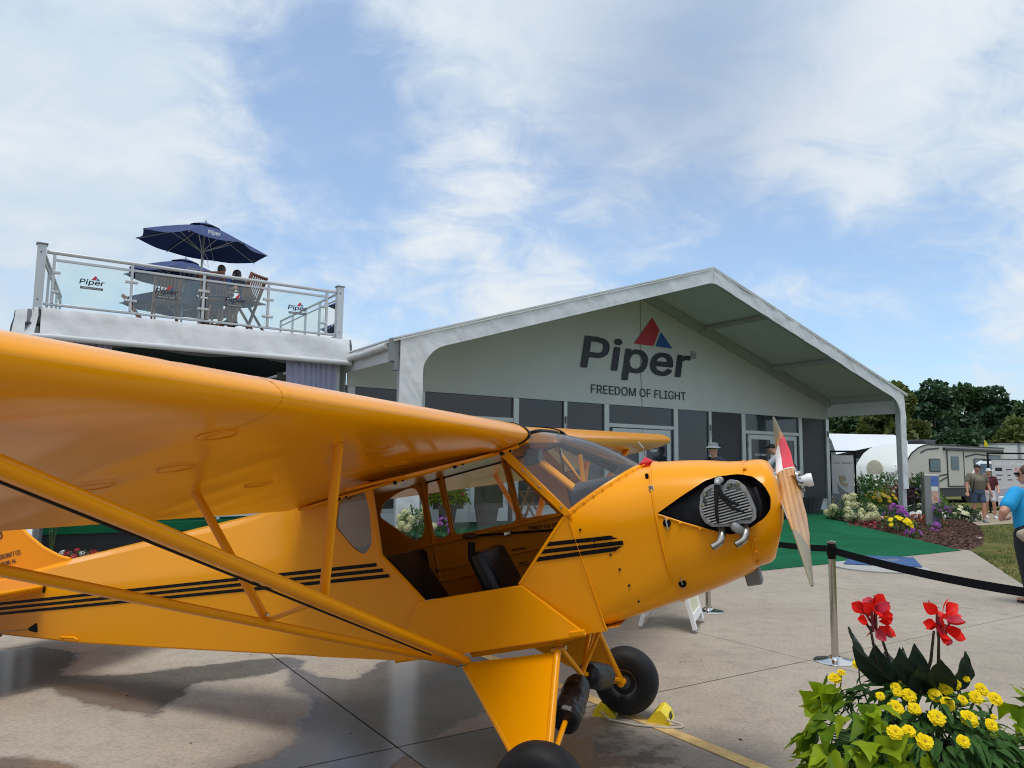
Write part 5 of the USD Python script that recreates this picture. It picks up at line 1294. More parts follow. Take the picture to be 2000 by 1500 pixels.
def umbrella(label, loc, hgt, R, tilt, group):
    u = thing('parasol', label, 'umbrella', loc, 0, group); M4 = trimesh.transformations.rotation_matrix(tilt, (.2, 1, 0), (0, 0, hgt - .5))
    mv = lambda m: m.copy().apply_transform(M4)
    part(u, 'pole', tube([[0, 0, 0], [0, 0, hgt - .6], np.array(trimesh.transform_points([[0, 0, hgt + .03]], M4)[0])], .022, 10), 'aluminium', smooth=40)
    a = np.arange(8) * PI / 4 + .2
    rim = np.column_stack([R * np.cos(a), R * np.sin(a), np.full(8, hgt - .52)]); vt = lambda r, z: np.column_stack([r * np.cos(a), r * np.sin(a), np.full(8, z)])
    for k in range(8):
        j = (k + 1) % 8; V = []
        for q in np.linspace(0, 1, 6):
            r0 = .20 + (R - .20) * q; z0 = hgt - .10 - .42 * q ** 1.15
            p0, p1 = np.array([r0 * math.cos(a[k]), r0 * math.sin(a[k]), z0]), np.array([r0 * math.cos(a[j]), r0 * math.sin(a[j]), z0])
            V.append([p0 + (p1 - p0) * t + np.array([0, 0, -.05 * q * math.sin(PI * t)]) - .06 * q * math.sin(PI * t) * np.array([math.cos((a[k] + PI / 8)), math.sin(a[k] + PI / 8), 0]) for t in np.linspace(0, 1, 6)])
        g = part(u, 'canopy_panel', mv(grid(np.array(V))), 'canvas_blue', smooth=True)
        part(u, 'rib', mv(tube([[.03 * math.cos(a[k]), .03 * math.sin(a[k]), hgt - .06], [R * math.cos(a[k]), R * math.sin(a[k]), hgt - .545]], .009, 6)), 'aluminium')
        part(u, 'strut', mv(tube([[.03 * math.cos(a[k]), .03 * math.sin(a[k]), hgt - .62], [.62 * math.cos(a[k]), .62 * math.sin(a[k]), hgt - .31]], .008, 6)), 'aluminium')
        if k % 2 == 0:
            mid = a[k] + PI / 8; n_ = words('Piper', .075, True, .002, True); n_ = rot(on_y(n_, 0, 0, 0), PI / 2 + mid); e_ = R * math.cos(PI / 8) - .20
            part(u, 'canopy_lettering', mv(move(rot(n_, .0), e_ * math.cos(mid), e_ * math.sin(mid), hgt - .455)), 'logo_white')
    V = [[[r * math.cos(x), r * math.sin(x), z] for x in np.linspace(0, 2 * PI, 17)[:-1]] for r, z in ((.02, hgt), (.17, hgt - .045), (.31, hgt - .10))]
    part(u, 'vent_cap', mv(skin(np.array(V), caps=False)), 'canvas_blue', smooth=True)
    part(u, 'finial', mv(tube([[0, 0, hgt], [0, 0, hgt + .03], [0, 0, hgt + .07]], [.02, .026, .008], 8)), 'aluminium', smooth=True)
    part(u, 'hub', mv(tube([[0, 0, hgt - .66], [0, 0, hgt - .58]], .035, 10)), 'aluminium')
    part(u, 'cord', mv(tube([[.03, -.03, hgt - .62], [.16, -.05, hgt - .78], [.20, -.05, hgt - .98], [.10, -.05, hgt - .90], [.04, -.03, hgt - .72]], .006, 5)), 'sign_white', smooth=True)
    part(u, 'base', lathe([(0, 0), (.26, 0), (.26, .04), (.05, .07), (.03, .2), (0, .2)], 20), 'dark_grey', smooth=40)
    return u


UG = 'navy parasols on the roof terrace'
umbrella('largest navy parasol over the table on the roof terrace', (-6.60, 15.75, FL), 2.48, 1.33, .085, UG)
umbrella('second navy parasol partly behind the seated people on the terrace', (-7.83, 17.7, FL), 2.22, 1.33, .06, UG)
umbrella('lowest navy parasol behind the glass at the left of the terrace', (-8.12, 18.1, FL), 1.62, 1.30, .06, UG)
tbl = thing('terrace_table', 'tall round teak table under the navy parasol', 'table', (-6.40, 15.95, FL))
part(tbl, 'table_top', tube([[0, 0, .98], [0, 0, 1.02]], .42, 28), 'teak', smooth=40)
for k in range(4):
    a_ = k * PI / 2 + .4; part(tbl, 'leg', stick((.33 * math.cos(a_), .33 * math.sin(a_), 0), (.12 * math.cos(a_ + PI), .12 * math.sin(a_ + PI), .98), .04, .04), 'teak')
CG = 'slatted teak chairs'
teak_chair('slatted teak chair left of the terrace table with its back towards us', (-7.12, 15.35, FL), .55)
teak_chair('slatted teak chair in the middle of the terrace with its back towards us', (-6.03, 15.1, FL), -.05)
teak_chair('slatted teak chair at the right end of the terrace table seen from the side', (-5.36, 15.25, FL), 1.25)
teak_chair('low teak chair behind the left baluster of the terrace', (-7.62, 15.1, FL), -1.3, .12)
SIT = dict(head=(0, .10, 1.48), neck=(0, .06, 1.35), sh=((-.185, .04, 1.27), (.185, .04, 1.27)), chest=(0, .03, 1.12), hip=(0, -.02, .82), el=((-.25, .12, 1.04), (.25, .12, 1.04)), wr=((-.18, .36, 1.06), (.18, .36, 1.06)), kn=((-.12, .42, .78), (.12, .42, .78)), an=((-.12, .38, .36), (.12, .38, .36)))
def sitter(label, loc, rz, shirt, hairm, lean=0.0, sc=1.0):
    P = {k: v for k, v in SIT.items()}
    if lean:
        P.update(head=(0, .10 + lean, 1.42), neck=(0, .06 + lean * .8, 1.31), sh=((-.185, .04 + lean * .7, 1.24), (.185, .04 + lean * .7, 1.24)), chest=(0, .03 + lean * .4, 1.10))
    return person(label, loc, rz, P, [('shirt', shirt, [torso(P), sleeve(P, 0), sleeve(P, 1)]), ('shorts', 'shorts_denim', shorts(P, .85)), ('hair', hairm, [('hull', [(np.array(P['head']) + [0, -.015, .03], (.086, .10, .095)), (np.array(P['head']) + [0, -.045, -.03], (.075, .07, .06))])])] + boots(P, 'cap_black'), edge=.04, scale=sc)


sitter('person in dark teal shirt leaning over the terrace table', (-6.72, 15.5, FL - .02), -.55, 'shirt_teal', 'hair_dark', .14, .93)
sitter('person in blue shirt seated in the middle teak chair, back towards us', (-6.00, 15.22, FL - .04), -.05, 'shirt_blue', 'hair_dark', .0, .93)
sitter('person in dark blue shirt sitting at the right end of the terrace table', (-5.45, 15.32, FL - .04), 1.25, 'shirt_navy', 'hair_dark', .22, .92)
# porch furniture seen through the cabin
teak_chair('tall teak chair on the porch behind the cockpit windshield', W(10.0, 14.3, .30), 1.2, .74)
teak_chair('teak chair beside the seated visitor by the middle doors', W(12.75, 14.6, .30), .2, .46)
sitter('visitor in striped blue shirt sitting near the middle doors of the tent', (*W(12.75, 14.5)[:2], .05), .5, 'shirt_blue', 'hair_dark', .05)
ZIN = [(1.36, 2.752, 0.904, 0.0216), (1.399, 2.741, 0.901, 0.0164), (1.329, 2.703, 0.889, 0.0191), (1.318, 2.67, 0.88, 0.0168), (1.25, 2.652, 0.874, 0.0158), (1.349, 2.655, 0.876, 0.025), (1.439, 2.658, 0.878, 0.0251), (1.495, 2.692, 0.888, 0.0254), (1.546, 2.724, 0.897, 0.0214), (1.453, 2.608, 0.865, 0.0254), (1.513, 2.629, 0.871, 0.0186), (1.567, 2.644, 0.876, 0.0249), (1.616, 2.689, 0.888, 0.0253), (1.627, 2.636, 0.874, 0.0248), (1.267, 2.584, 0.857, 0.0264), (1.326, 2.578, 0.857, 0.0223), (1.369, 2.524, 0.846, 0.0286), (1.469, 2.521, 0.846, 0.0297), (1.516, 2.482, 0.839, 0.0214), (1.192, 2.44, 0.828, 0.0249), (1.238, 2.447, 0.83, 0.0211), (1.266, 2.41, 0.811, 0.0265), (1.383, 2.41, 0.814, 0.0208), (1.602, 2.755, 0.908, 0.0152), (1.292, 2.9, 0.916, 0.0251), (1.202, 2.9, 0.866, 0.0251), (1.227, 2.9, 0.886, 0.0159), (1.554, 2.531, 0.849, 0.0099)]
CANL = [((1.332, 2.76, 0.903), (1.215, 2.8, 1.07), 0.085), ((1.366, 2.76, 0.869), (1.192, 2.72, 1.019), 0.073), ((1.348, 2.76, 0.877), (1.297, 2.78, 1.015), 0.079), ((1.375, 2.76, 0.869), (1.346, 2.7, 1.022), 0.069), ((1.429, 2.76, 0.87), (1.408, 2.72, 1.032), 0.07), ((1.403, 2.76, 0.887), (1.43, 2.85, 0.992), 0.031), ((1.473, 2.76, 0.861), (1.454, 2.64, 0.998), 0.107), ((1.536, 2.76, 0.862), (1.596, 2.74, 1.003), 0.096), ((1.446, 2.76, 0.853), (1.368, 2.62, 0.982), 0.079), ((1.34, 2.76, 0.895), (1.384, 2.88, 0.971), 0.07)]
CANS = [((1.348, 2.76, 0.877), (1.302, 2.78, 0.959), (1.283, 2.78, 1.078)), ((1.357, 2.76, 0.877), (1.354, 2.8, 0.963), (1.323, 2.8, 1.064)), ((1.446, 2.76, 0.861), (1.473, 2.74, 0.971), (1.488, 2.74, 1.071)), ((1.5, 2.76, 0.862), (1.489, 2.72, 0.976), (1.494, 2.72, 1.079))]
CANF = [(1.298, 2.79, 1.103), (1.509, 2.73, 1.095)]
# ================================================================ plants
def leaf(L=.1, Wd=.05, fold=.15, droop=.3, n=4):
    """a leaf along +y, base at the origin; 4 n triangles"""
    t = np.linspace(0, 1, n + 1); wv = Wd / 2 * np.sin(PI * np.clip(t, .02, .985) ** .8) ** .9; z = -droop * L * t ** 2; y = L * (t - .12 * droop * t ** 2)
    V = np.stack([np.stack([-wv, y, z + fold * wv], 1), np.stack([0 * t, y, z], 1), np.stack([wv, y, z + fold * wv], 1)], 1)
    return grid(V)


def lobed(L=.1, seed=0, droop=.4):
    """sweet-potato-vine leaf: heart with three points"""
    r = np.random.default_rng(seed)
    a = np.array([(0, 0), (-.16, -.10), (-.36, -.06), (-.47, .10), (-.40, .26), (-.27, .38), (-.22, .52), (-.12, .74), (0, 1.0)]) * [1 + .15 * r.random(), 1]
    b = np.array([(0, 0), (0, .08), (0, .16), (0, .24), (0, .34), (0, .44), (0, .56), (0, .76), (0, 1.0)])
    V = []
    for q in (0, .5, 1.0):
        V.append(b + (a - b) * q)
    rows = V[::-1] + [v * [-1, 1] for v in V[1:]]
    P_ = np.array(rows); x, y = P_[..., 0], P_[..., 1]
    z = -droop * y ** 2 * .6 + .22 * np.abs(x) - .30 * x * x + .05 * np.sin(9 * y + 6 * x + seed)
    m = grid(np.stack([x * L, y * L, z * L], -1)); m.invert() if m.face_normals[:, 2].mean() < 0 else None
    return m


def orient(m, d, up=(0, 0, 1), roll=0.0, at=(0, 0, 0)):
    """turn a leaf so that +y points along d and its face looks to up"""
    d = np.asarray(d, float); d /= np.linalg.norm(d); u = np.asarray(up, float); u = u - d * (u @ d)
    if np.linalg.norm(u) < 1e-4: u = np.array([1.0, 0, 0]) - d * d[0]
    u /= np.linalg.norm(u); s = np.cross(d, u)
    if roll: s, u = math.cos(roll) * s + math.sin(roll) * u, math.cos(roll) * u - math.sin(roll) * s
    m = m.copy(); m.vertices = m.vertices @ np.stack([s, d, u]) + np.asarray(at, float); return m


def many(proto, pos, dirs, ups, sizes):
    """one mesh of many turned copies"""
    v, f = np.asarray(proto.vertices), np.asarray(proto.faces); n = len(pos)
    d = dirs / np.linalg.norm(dirs, axis=1, keepdims=True); u = ups - d * (ups * d).sum(1, keepdims=True); u /= np.linalg.norm(u, axis=1, keepdims=True) + 1e-9; s = np.cross(d, u)
    V = pos[:, None] + sizes[:, None, None] * (v[None, :, :1] * s[:, None] + v[None, :, 1:2] * d[:, None] + v[None, :, 2:] * u[:, None])
    return trimesh.Trimesh(V.reshape(-1, 3), (f[None] + (np.arange(n) * len(v))[:, None, None]).reshape(-1, 3), process=False)


def foliage(n, R, z0, size, seed, proto=None, shell=.45, wild=.6):
    g = np.random.default_rng(seed); d = g.normal(size=(n, 3)); d[:, 2] = np.abs(d[:, 2]) * .9 - .12; d /= np.linalg.norm(d, axis=1, keepdims=True)
    r = (shell + (1 - shell) * g.random(n) ** .5) * (1 + .25 * (meshkit.fbm(d * 2.5 + seed, 3, seed) - .5) * 2)
    p = d * r[:, None] * np.asarray(R) + [0, 0, z0]; p[:, 2] = np.maximum(p[:, 2], .02)
    dr = d + g.normal(size=(n, 3)) * wild; up = np.array([0, 0, 1.0]) + .5 * d + g.normal(size=(n, 3)) * .5
    return many(proto if proto is not None else leaf(1, .5, .2, .3, 3), p, dr, up, size * (.7 + .6 * g.random(n)))


def bloom(kind, r, seed=0):
    """flower head around the origin, facing +z"""
    g = np.random.default_rng(seed)
    if kind == 'puff':
        n = 150; d = g.normal(size=(n, 3)); d /= np.linalg.norm(d, axis=1, keepdims=True); q = g.random(n) ** .4; p = d * q[:, None] * r * np.array([.95, .95, 1.15]) * (1 - .22 * d[:, 2:])
        return many(leaf(1, .95, .25, .2, 2), p, np.cross(d, g.normal(size=(n, 3))), d + .3 * g.normal(size=(n, 3)), np.full(n, r * .34))
    if kind == 'ball':
        d = g.normal(size=(60, 3)); d /= np.linalg.norm(d, axis=1, keepdims=True); return many(leaf(1, .9, .3, .1, 2), d * r * .8, np.cross(d, g.normal(size=(60, 3))), d, np.full(60, r * .5))
    if kind == 'cone':
        n = 70; t = g.random(n); a = g.random(n) * 2 * PI; rr = r * (1 - .75 * t) * .9; p = np.column_stack([rr * np.cos(a), rr * np.sin(a), t * r * 2.0 - r * .4]); d = np.column_stack([np.cos(a), np.sin(a), .3 + 0 * a])
        return many(leaf(1, .9, .3, .1, 2), p, np.cross(d, g.normal(size=(n, 3))), d, np.full(n, r * .42))
    if kind == 'cluster':
        n = 46; d = g.normal(size=(n, 3)); d[:, 2] = np.abs(d[:, 2]); d /= np.linalg.norm(d, axis=1, keepdims=True); p = d * r * np.array([1, 1, .8])
        return many(leaf(1, .8, .1, .1, 2), p, np.cross(d, g.normal(size=(n, 3))), d, np.full(n, r * .42))
    n = 14; a = np.arange(n) * 2 * PI / n
    p = np.column_stack([np.cos(a) * r * .15, np.sin(a) * r * .15, 0 * a]); d = np.column_stack([np.cos(a), np.sin(a), .25 + 0 * a]); m1 = many(leaf(1, .42, .1, .35, 2), p, d, np.tile([0, 0, 1.0], (n, 1)), np.full(n, r))
    return cat(m1, ball((0, 0, r * .12), r * .24, 1, (1, 1, .5)))


def bed_plant(name, label, cat_, loc, R, z0, nleaf, lsize, lmat, flowers=(), seed=0, group='flower bed and pot plants', proto=None):
    """flowers: (material, kind, radius, number, part name)"""
    t = thing(name, label, cat_, loc, 0, group)
    part(t, 'foliage', foliage(nleaf, R, z0, lsize, seed, proto), lmat, kind='stuff', smooth=False)
    part(t, 'stems', cat([tube([[0, 0, -.02], [R[0] * .3 * math.cos(k), R[1] * .3 * math.sin(k), z0 * .6 + .05], [R[0] * .6 * math.cos(k), R[1] * .6 * math.sin(k), z0 + R[2] * .4]], [.014, .009, .005], 5) for k in (0, 1.3, 2.5, 3.8, 5.1)]), 'stem_green', kind='stuff')
    g = np.random.default_rng(seed + 99)
    for mt, kind, r, n, nm in flowers:
        for k in range(n):
            d = g.normal(size=3); d[2] = abs(d[2]) * .8 + .1; d[1] -= .5; d /= np.linalg.norm(d)
            p = d * np.asarray(R) * (1.0 + .12 * g.random()) + [0, 0, z0]
            b = bloom(kind, r * (.8 + .4 * g.random()), seed * 31 + k)
            ax = np.cross([0, 0, 1.0], d); an = math.acos(np.clip(d[2], -1, 1)) * (.35 if kind == 'cone' else .8)
            if np.linalg.norm(ax) > 1e-6: b = rot(b, an, ax)
            part(t, nm, move(b, p), mt)
    return t


# mulch bed beside the ramp
bed = [(16.75, 8.35), (19.6, 13.0), (24.6, 13.1), (24.8, 12.0), (23.5, 11.25), (20.9, 9.95), (18.6, 8.9)]
bp = Polygon([W(*q)[:2] for q in bed]).buffer(.3).buffer(-.15); xs, ys = np.meshgrid(np.linspace(bp.bounds[0], bp.bounds[2], 90), np.linspace(bp.bounds[1], bp.bounds[3], 110), indexing='ij')
dd = np.array(shapely.distance(bp.boundary, shapely.points(xs.ravel(), ys.ravel()))).reshape(xs.shape); ins = np.array(shapely.contains(bp, shapely.points(xs.ravel(), ys.ravel()))).reshape(xs.shape)
q3 = np.stack([xs, ys, 0 * xs], -1); hz = np.where(ins, np.minimum(dd * .35, .20) + .05 * (meshkit.fbm(q3 * 5, 4, 3) - .3) * np.clip(dd * 4, 0, 1), -.06)
def bedz(x, y): return float(hz[np.argmin(np.abs(xs[:, 0] - x)), np.argmin(np.abs(ys[0] - y))])


mb = thing('mulch_bed', 'mounded brown bark mulch bed beside the carpet ramp', None, kind='stuff')
gm = grid(np.stack([xs, ys, hz], -1)); gm.faces = gm.faces[:, ::-1] if gm.face_normals[:, 2].mean() < 0 else gm.faces; part(mb, 'mound', gm, 'mulch', smooth=True)
g = np.random.default_rng(5); cp = g.random((9000, 2)) * [bp.bounds[2] - bp.bounds[0], bp.bounds[3] - bp.bounds[1]] + [bp.bounds[0], bp.bounds[1]]; cp = cp[shapely.contains(bp, shapely.points(cp))]
cpz = np.array([[x, y, bedz(x, y) + .008] for x, y in cp]); chip = bx(-.5, .5, -.11, .11, -.05, .05)
for nm, sl_ in (('chip_a', slice(0, None, 2)), ('chip_b', slice(1, None, 2))):
    pp = cpz[sl_]; part(mb, 'bark_chips', many(chip, pp, np.column_stack([g.normal(size=(len(pp), 2)), .35 * g.normal(size=len(pp))]), np.tile([0, 0, 1.0], (len(pp), 1)) + .3 * g.normal(size=(len(pp), 3)), .05 + .07 * g.random(len(pp))), nm, kind='stuff')
# planting bed in front of the left floor and beside the tent leg
lb = ext(sbox(-3.0, 14.15, 5.5, 15.38), .06); q = thing('mulch_bed', 'narrow planting strip in front of the black skirt under the terrace', None, rz=SA, kind='stuff'); part(q, 'mound', move(lb, 0, 0, -.02), 'mulch')
lb = ext(sbox(5.95, 12.05, 7.6, 13.15), .06); q = thing('mulch_bed', 'small planting patch at the foot of the left tent leg', None, rz=SA, kind='stuff'); part(q, 'mound', move(lb, 0, 0, -.02), 'mulch')


def B(u, v):
    w = W(u, v); return (w[0], w[1], max(bedz(w[0], w[1]), 0) if bp.contains(Point(w[0], w[1])) else .03)


HY = [('petal_cream', 'cone', .085, 22, 'flower_head')]
bed_plant('hydrangea', 'cream hydrangea at the left end of the mulch bed, beside the porch edge', 'shrub', (9.30, 21.0, .12), (.62, .5, .55), .18, 700, .085, 'leaf_mid', [('petal_cream', 'puff', .115, 26, 'flower_head')], 1)
bed_plant('hydrangea', 'cream hydrangea by the left tent leg, seen through the rear cabin window', 'shrub', W(6.22, 12.55, .03), (.34, .34, .42), .38, 500, .07, 'leaf_mid', [('petal_cream', 'puff', .078, 18, 'flower_head')], 2)
bed_plant('phlox', 'magenta phlox seen through the small cabin window', 'flower', W(6.84, 12.6, .03), (.16, .16, .25), .36, 160, .06, 'leaf_mid', [('petal_purple', 'cluster', .05, 14, 'flower_head')], 3)
bed_plant('impatiens', 'mound of white flowers below the dark planter', 'flower', (12.0, 22.3, .18), (.62, .45, .36), .10, 420, .075, 'leaf_dark', [('petal_white', 'daisy', .085, 34, 'flower_head')], 4)
bed_plant('phlox', 'purple phlox in front of the cream hydrangea, left of the bed', 'flower', (10.15, 20.3, .16), (.26, .24, .30), .22, 240, .07, 'leaf_mid', [('petal_purple', 'cluster', .075, 16, 'flower_head')], 5)
bed_plant('phlox', 'purple phlox against the grey display pylon', 'flower', (11.02, 19.6, .10), (.20, .20, .34), .40, 260, .07, 'leaf_mid', [('petal_purple', 'cluster', .055, 8, 'flower_head')], 6)
bed_plant('phlox', 'small pink-purple phlox nearest the tip of the bed', 'flower', (9.35, 17.9, .06), (.15, .15, .14), .08, 110, .05, 'leaf_mid', [('petal_purple', 'cluster', .05, 7, 'flower_head')], 7)
bed_plant('phlox', 'low purple phlox at the foot of the display pylon', 'flower', (10.05, 18.3, .06), (.17, .16, .20), .12, 140, .055, 'leaf_mid', [('petal_purple', 'cluster', .055, 9, 'flower_head')], 8)
bed_plant('zinnia', 'bright yellow zinnias in the middle of the mulch bed', 'flower', (9.55, 19.0, .12), (.42, .34, .26), .14, 300, .07, 'leaf_mid', [('petal_yellow', 'daisy', .065, 18, 'flower_head')], 9)
bed_plant('begonia', 'low dark red flowers along the edge of the carpet ramp', 'flower', (9.25, 19.9, .10), (.62, .30, .14), .06, 380, .06, 'petal_maroon', [('petal_crimson', 'daisy', .035, 18, 'flower_head')], 10)
bed_plant('begonia', 'rust coloured flowers behind the yellow zinnias', 'flower', (10.9, 20.6, .17), (.75, .40, .20), .06, 460, .065, 'petal_rust', [('petal_rust', 'cluster', .05, 26, 'flower_head')], 11)
bed_plant('begonia', 'white and red bedding flowers between hydrangea and purple phlox', 'flower', (9.75, 21.3, .17), (.65, .26, .14), .10, 240, .06, 'leaf_mid', [('petal_white', 'daisy', .055, 15, 'flower_head'), ('petal_crimson', 'daisy', .05, 7, 'flower_head')], 12)
bed_plant('chrysanthemum', 'dark bush topped with pale yellow flowers at the right end of the bed', 'flower', (13.75, 23.7, .08), (.46, .4, .40), .14, 520, .085, 'leaf_dark', [('petal_cream', 'daisy', .075, 20, 'flower_head')], 13)
bed_plant('shrub', 'dark leafy bush right of the display pylon', 'shrub', (12.80, 22.6, .10), (.32, .3, .42), .15, 420, .08, 'leaf_mid', (), 14)
bed_plant('shrub', 'small dark bush at the far right tip of the mulch bed', 'shrub', (14.0, 23.4, .06), (.26, .25, .30), .12, 260, .08, 'leaf_dark', (), 15)
bed_plant('juniper', 'low spreading green juniper in front of the black planter', 'shrub', (11.0, 22.9, .12), (.78, .6, .34), .06, 900, .11, 'leaf_dark', (), 16, proto=leaf(1, .16, .1, .2, 2))
for k, (x, y, rx, h, lb_, sd) in enumerate(((12.35, 26.5, .75, 1.45, 'tall leafy shrub right of the hanging seat banner', 20), (13.5, 27.5, .8, 1.55, 'tall leafy shrub between banner and tent leg', 21), (14.85, 27.8, .40, 1.5, 'tall leafy shrub just right of the tent leg', 22))):
    bed_plant('shrub', lb_, 'shrub', (x, y, 0), (rx, .6, h * .52), h * .46, 900, .13, 'leaf_mid', (('petal_white', 'daisy', .05, 7, 'flower_head'),), sd)
bed_plant('coneflower', 'golden flowers on thin stems left of the black planter', 'flower', (12.15, 25.1, 0), (.55, .4, .55), .50, 420, .09, 'leaf_lime_deep', [('petal_gold', 'daisy', .07, 16, 'flower_head'), ('petal_cream', 'cluster', .06, 8, 'flower_head')], 24)
# black barrel planter with coleus
pt = thing('planter', 'black tub in the bed filled with dark coleus', 'planter', (13.0, 25.2, .0)); part(pt, 'tub', lathe([(0, .0), (.36, .0), (.44, .62), (.47, .64), (.46, .68), (.41, .68), (.40, .60), (0, .58)], 28), 'pot_black', smooth=40)
bed_plant('coleus', 'dark purple coleus spilling over the black tub', 'plant', (13.15, 25.1, .55), (.62, .5, .40), .12, 620, .12, 'leaf_purple', (), 25)
bed_plant('sweet_potato_vine', 'lime green vine trailing from the black tub', 'plant', (13.55, 24.75, .2), (.45, .35, .55), .30, 320, .12, 'leaf_lime_deep', (), 26)
bed_plant('fountain_grass', 'red-brown grass standing up in the black tub', 'plant', (12.85, 25.25, .66), (.38, .3, .42), .10, 260, .34, 'petal_maroon', (), 27, proto=leaf(1, .05, .1, .5, 3))
# red and white flowers at far left, pots on the porch
bed_plant('begonia', 'red and white flowers in front of the black skirt, above the rear fuselage', 'flower', W(1.15, 14.6, .0), (.40, .22, .13), .02, 200, .06, 'leaf_dark', [('petal_crimson', 'cluster', .06, 8, 'flower_head'), ('petal_white', 'cluster', .05, 2, 'flower_head')], 30)
bed_plant('begonia', 'leggy white flowers beside the grey terrace post', 'flower', W(.72, 14.95, .04), (.14, .14, .5), .5, 70, .06, 'leaf_dark', [('petal_white', 'daisy', .05, 9, 'flower_head')], 31)


def tub(label, loc, rt=.29, rb=.21, h=.50):
    t = thing('planter', label, 'planter', loc); n = 20
    for k in range(n):
        a0, a1 = k * 2 * PI / n + .012, (k + 1) * 2 * PI / n - .012
        ring = lambda r, z: [[r * math.cos(a), r * math.sin(a), z] for a in (a0, a1)]
        o = np.array(ring(rb, 0) + ring(rt, h)); i_ = np.array(ring(rb - .03, 0) + ring(rt - .03, h)); part(t, 'stave', hull(o, i_), 'barrel')
    for z, kk in ((.10, .2), (.36, .72)): r = rb + (rt - rb) * kk + .004; part(t, 'hoop', lathe([(r - .006, z), (r, z), (r + .006, z + .03), (r, z + .03)], 28), 'dark_grey', smooth=40)
    part(t, 'soil', tube([[0, 0, h - .09], [0, 0, h - .06]], rt - .04, 20), 'soil'); return t


tub('empty grey half-barrel planter on the porch, seen through the cabin', W(9.08, 14.75, .30)); tub('dark half-barrel planter at the right end of the porch, behind the propeller', W(20.5, 14.6, .30), .46, .33, .46)
pt = thing('planter', 'tall black tapered pot on the porch, seen through the cabin', 'planter', W(8.05, 14.7, .30)); part(pt, 'pot', lathe([(0, 0), (.15, 0), (.215, .46), (.235, .46), (.235, .50), (.20, .50), (.19, .42), (0, .40)], 24), 'pot_black', smooth=40)
bed_plant('hibiscus', 'lime leaved plant with red flowers in the tall black pot', 'plant', W(8.05, 14.7, .75), (.42, .38, .36), .10, 380, .13, 'leaf_lime', [('petal_crimson', 'daisy', .07, 6, 'flower_head')], 33)

# ---- foreground planter with cannas, zinnias and sweet potato vine
PC = np.array([1.435, 2.76, 0])
pt = thing('planter', 'large black pot in the lower right corner overflowing with flowers', 'planter', PC)
part(pt, 'pot', lathe([(0, 0), (.15, 0), (.165, .03), (.215, .57), (.238, .585), (.240, .64), (.228, .65), (.205, .64), (.20, .56), (0, .54)], 48), 'pot_black', smooth=35)
part(pt, 'soil', tube([[0, 0, .57], [0, 0, .605]], .203, 32), 'soil')
cn = thing('canna_lily', 'red flowering cannas with broad dark leaves in the corner planter', 'plant', PC)
def broad(a, b, w, seed):
    a, b = np.array(a) - PC, np.array(b) - PC; d = b - a; L_ = np.linalg.norm(d); t = np.linspace(0, 1, 13); out = np.array([d[0], d[1] - .03, 0]); out /= np.linalg.norm(out) + 1e-9
    side = np.cross(d, out); side = side / np.linalg.norm(side) if np.linalg.norm(side) > 1e-3 else np.array([1.0, 0, 0]); side = side * .8 + np.array([.6, 0, 0]) * np.sign(side[0] if abs(side[0]) > .01 else 1); side /= np.linalg.norm(side); nrm = np.cross(side, d / L_); wv = w * .95 * np.sin(PI * np.clip(t * .93 + .07, .0, .995) ** .85); V = []
    for q in np.linspace(-1, 1, 9):
        V.append(a + d * t[:, None] + out * (.05 * L_ * np.sin(PI * t))[:, None] + side * (q * wv)[:, None] + nrm * ((.55 * np.abs(q) ** 1.4) * wv * (1 - .5 * t) + .004 * np.sin(18 * t + 4 * q + seed))[:, None])
    return grid(np.array(V))


for k, (a, b, w_) in enumerate(CANL): part(cn, 'leaf', broad(a, b, w_ * .62, k), 'leaf_canna', smooth=True)
for a, b, c in CANS: part(cn, 'flower_stem', tube([np.array(a) - PC, np.array(b) - PC, np.array(c) - PC], [.007, .0055, .004], 8), 'stem', smooth=True)
g = np.random.default_rng(12)
def pet(L_, w_, s):
    t = np.linspace(0, 1, 8); wv = w_ / 2 * np.array([.18, .38, .66, .90, 1.0, .92, .62, .10]); V = np.stack([np.stack([q * wv, t * L_, .25 * np.abs(q) * wv - (.15 + .4 * s) * L_ * t ** 2], 1) for q in (-1, -.6, 0, .6, 1)], 1)
    return disp(grid(V).subdivide(), L_ * .08, 26, int(s * 97))
for ci, c in enumerate(CANF):
    c = np.array(c) - PC
    for k in range(24):
        d = g.normal(size=3); d[2] = d[2] * .7 + .25; d[1] -= .25; d /= np.linalg.norm(d); o = c + d * np.array([.022, .022, .030]) + [0, 0, .028 * g.normal() * .8]
        part(cn, 'petal', orient(pet(.042 + .018 * g.random(), .036 + .010 * g.random(), g.random()), d + [0, 0, .15], up=-d * .2 + g.normal(size=3) * .6 + [0, -.8, .4], at=o), 'petal_red' if k % 4 else 'petal_crimson', smooth=True)
    for k in range(6): part(cn, 'bud', tube([c + [.012 * g.normal(), .01 * g.normal(), -.045], c + [.02 * g.normal(), .012 * g.normal(), .01 + .05 * g.random()]], [.004, .005, .0015], 6), 'petal_maroon', smooth=True)
_t = np.array([0, .3, .6, .85, .97, 1.0]); _w = np.array([.08, .15, .21, .22, .15, .03])
PETAL = grid(np.stack([np.stack([-_w, _t, -.22 * _t ** 2 + .04], 1), np.stack([0 * _t, _t, -.22 * _t ** 2], 1), np.stack([_w, _t, -.22 * _t ** 2 + .04], 1)], 1))
zn = thing('zinnia', 'yellow zinnias crowding the middle of the corner planter', 'flower', PC)
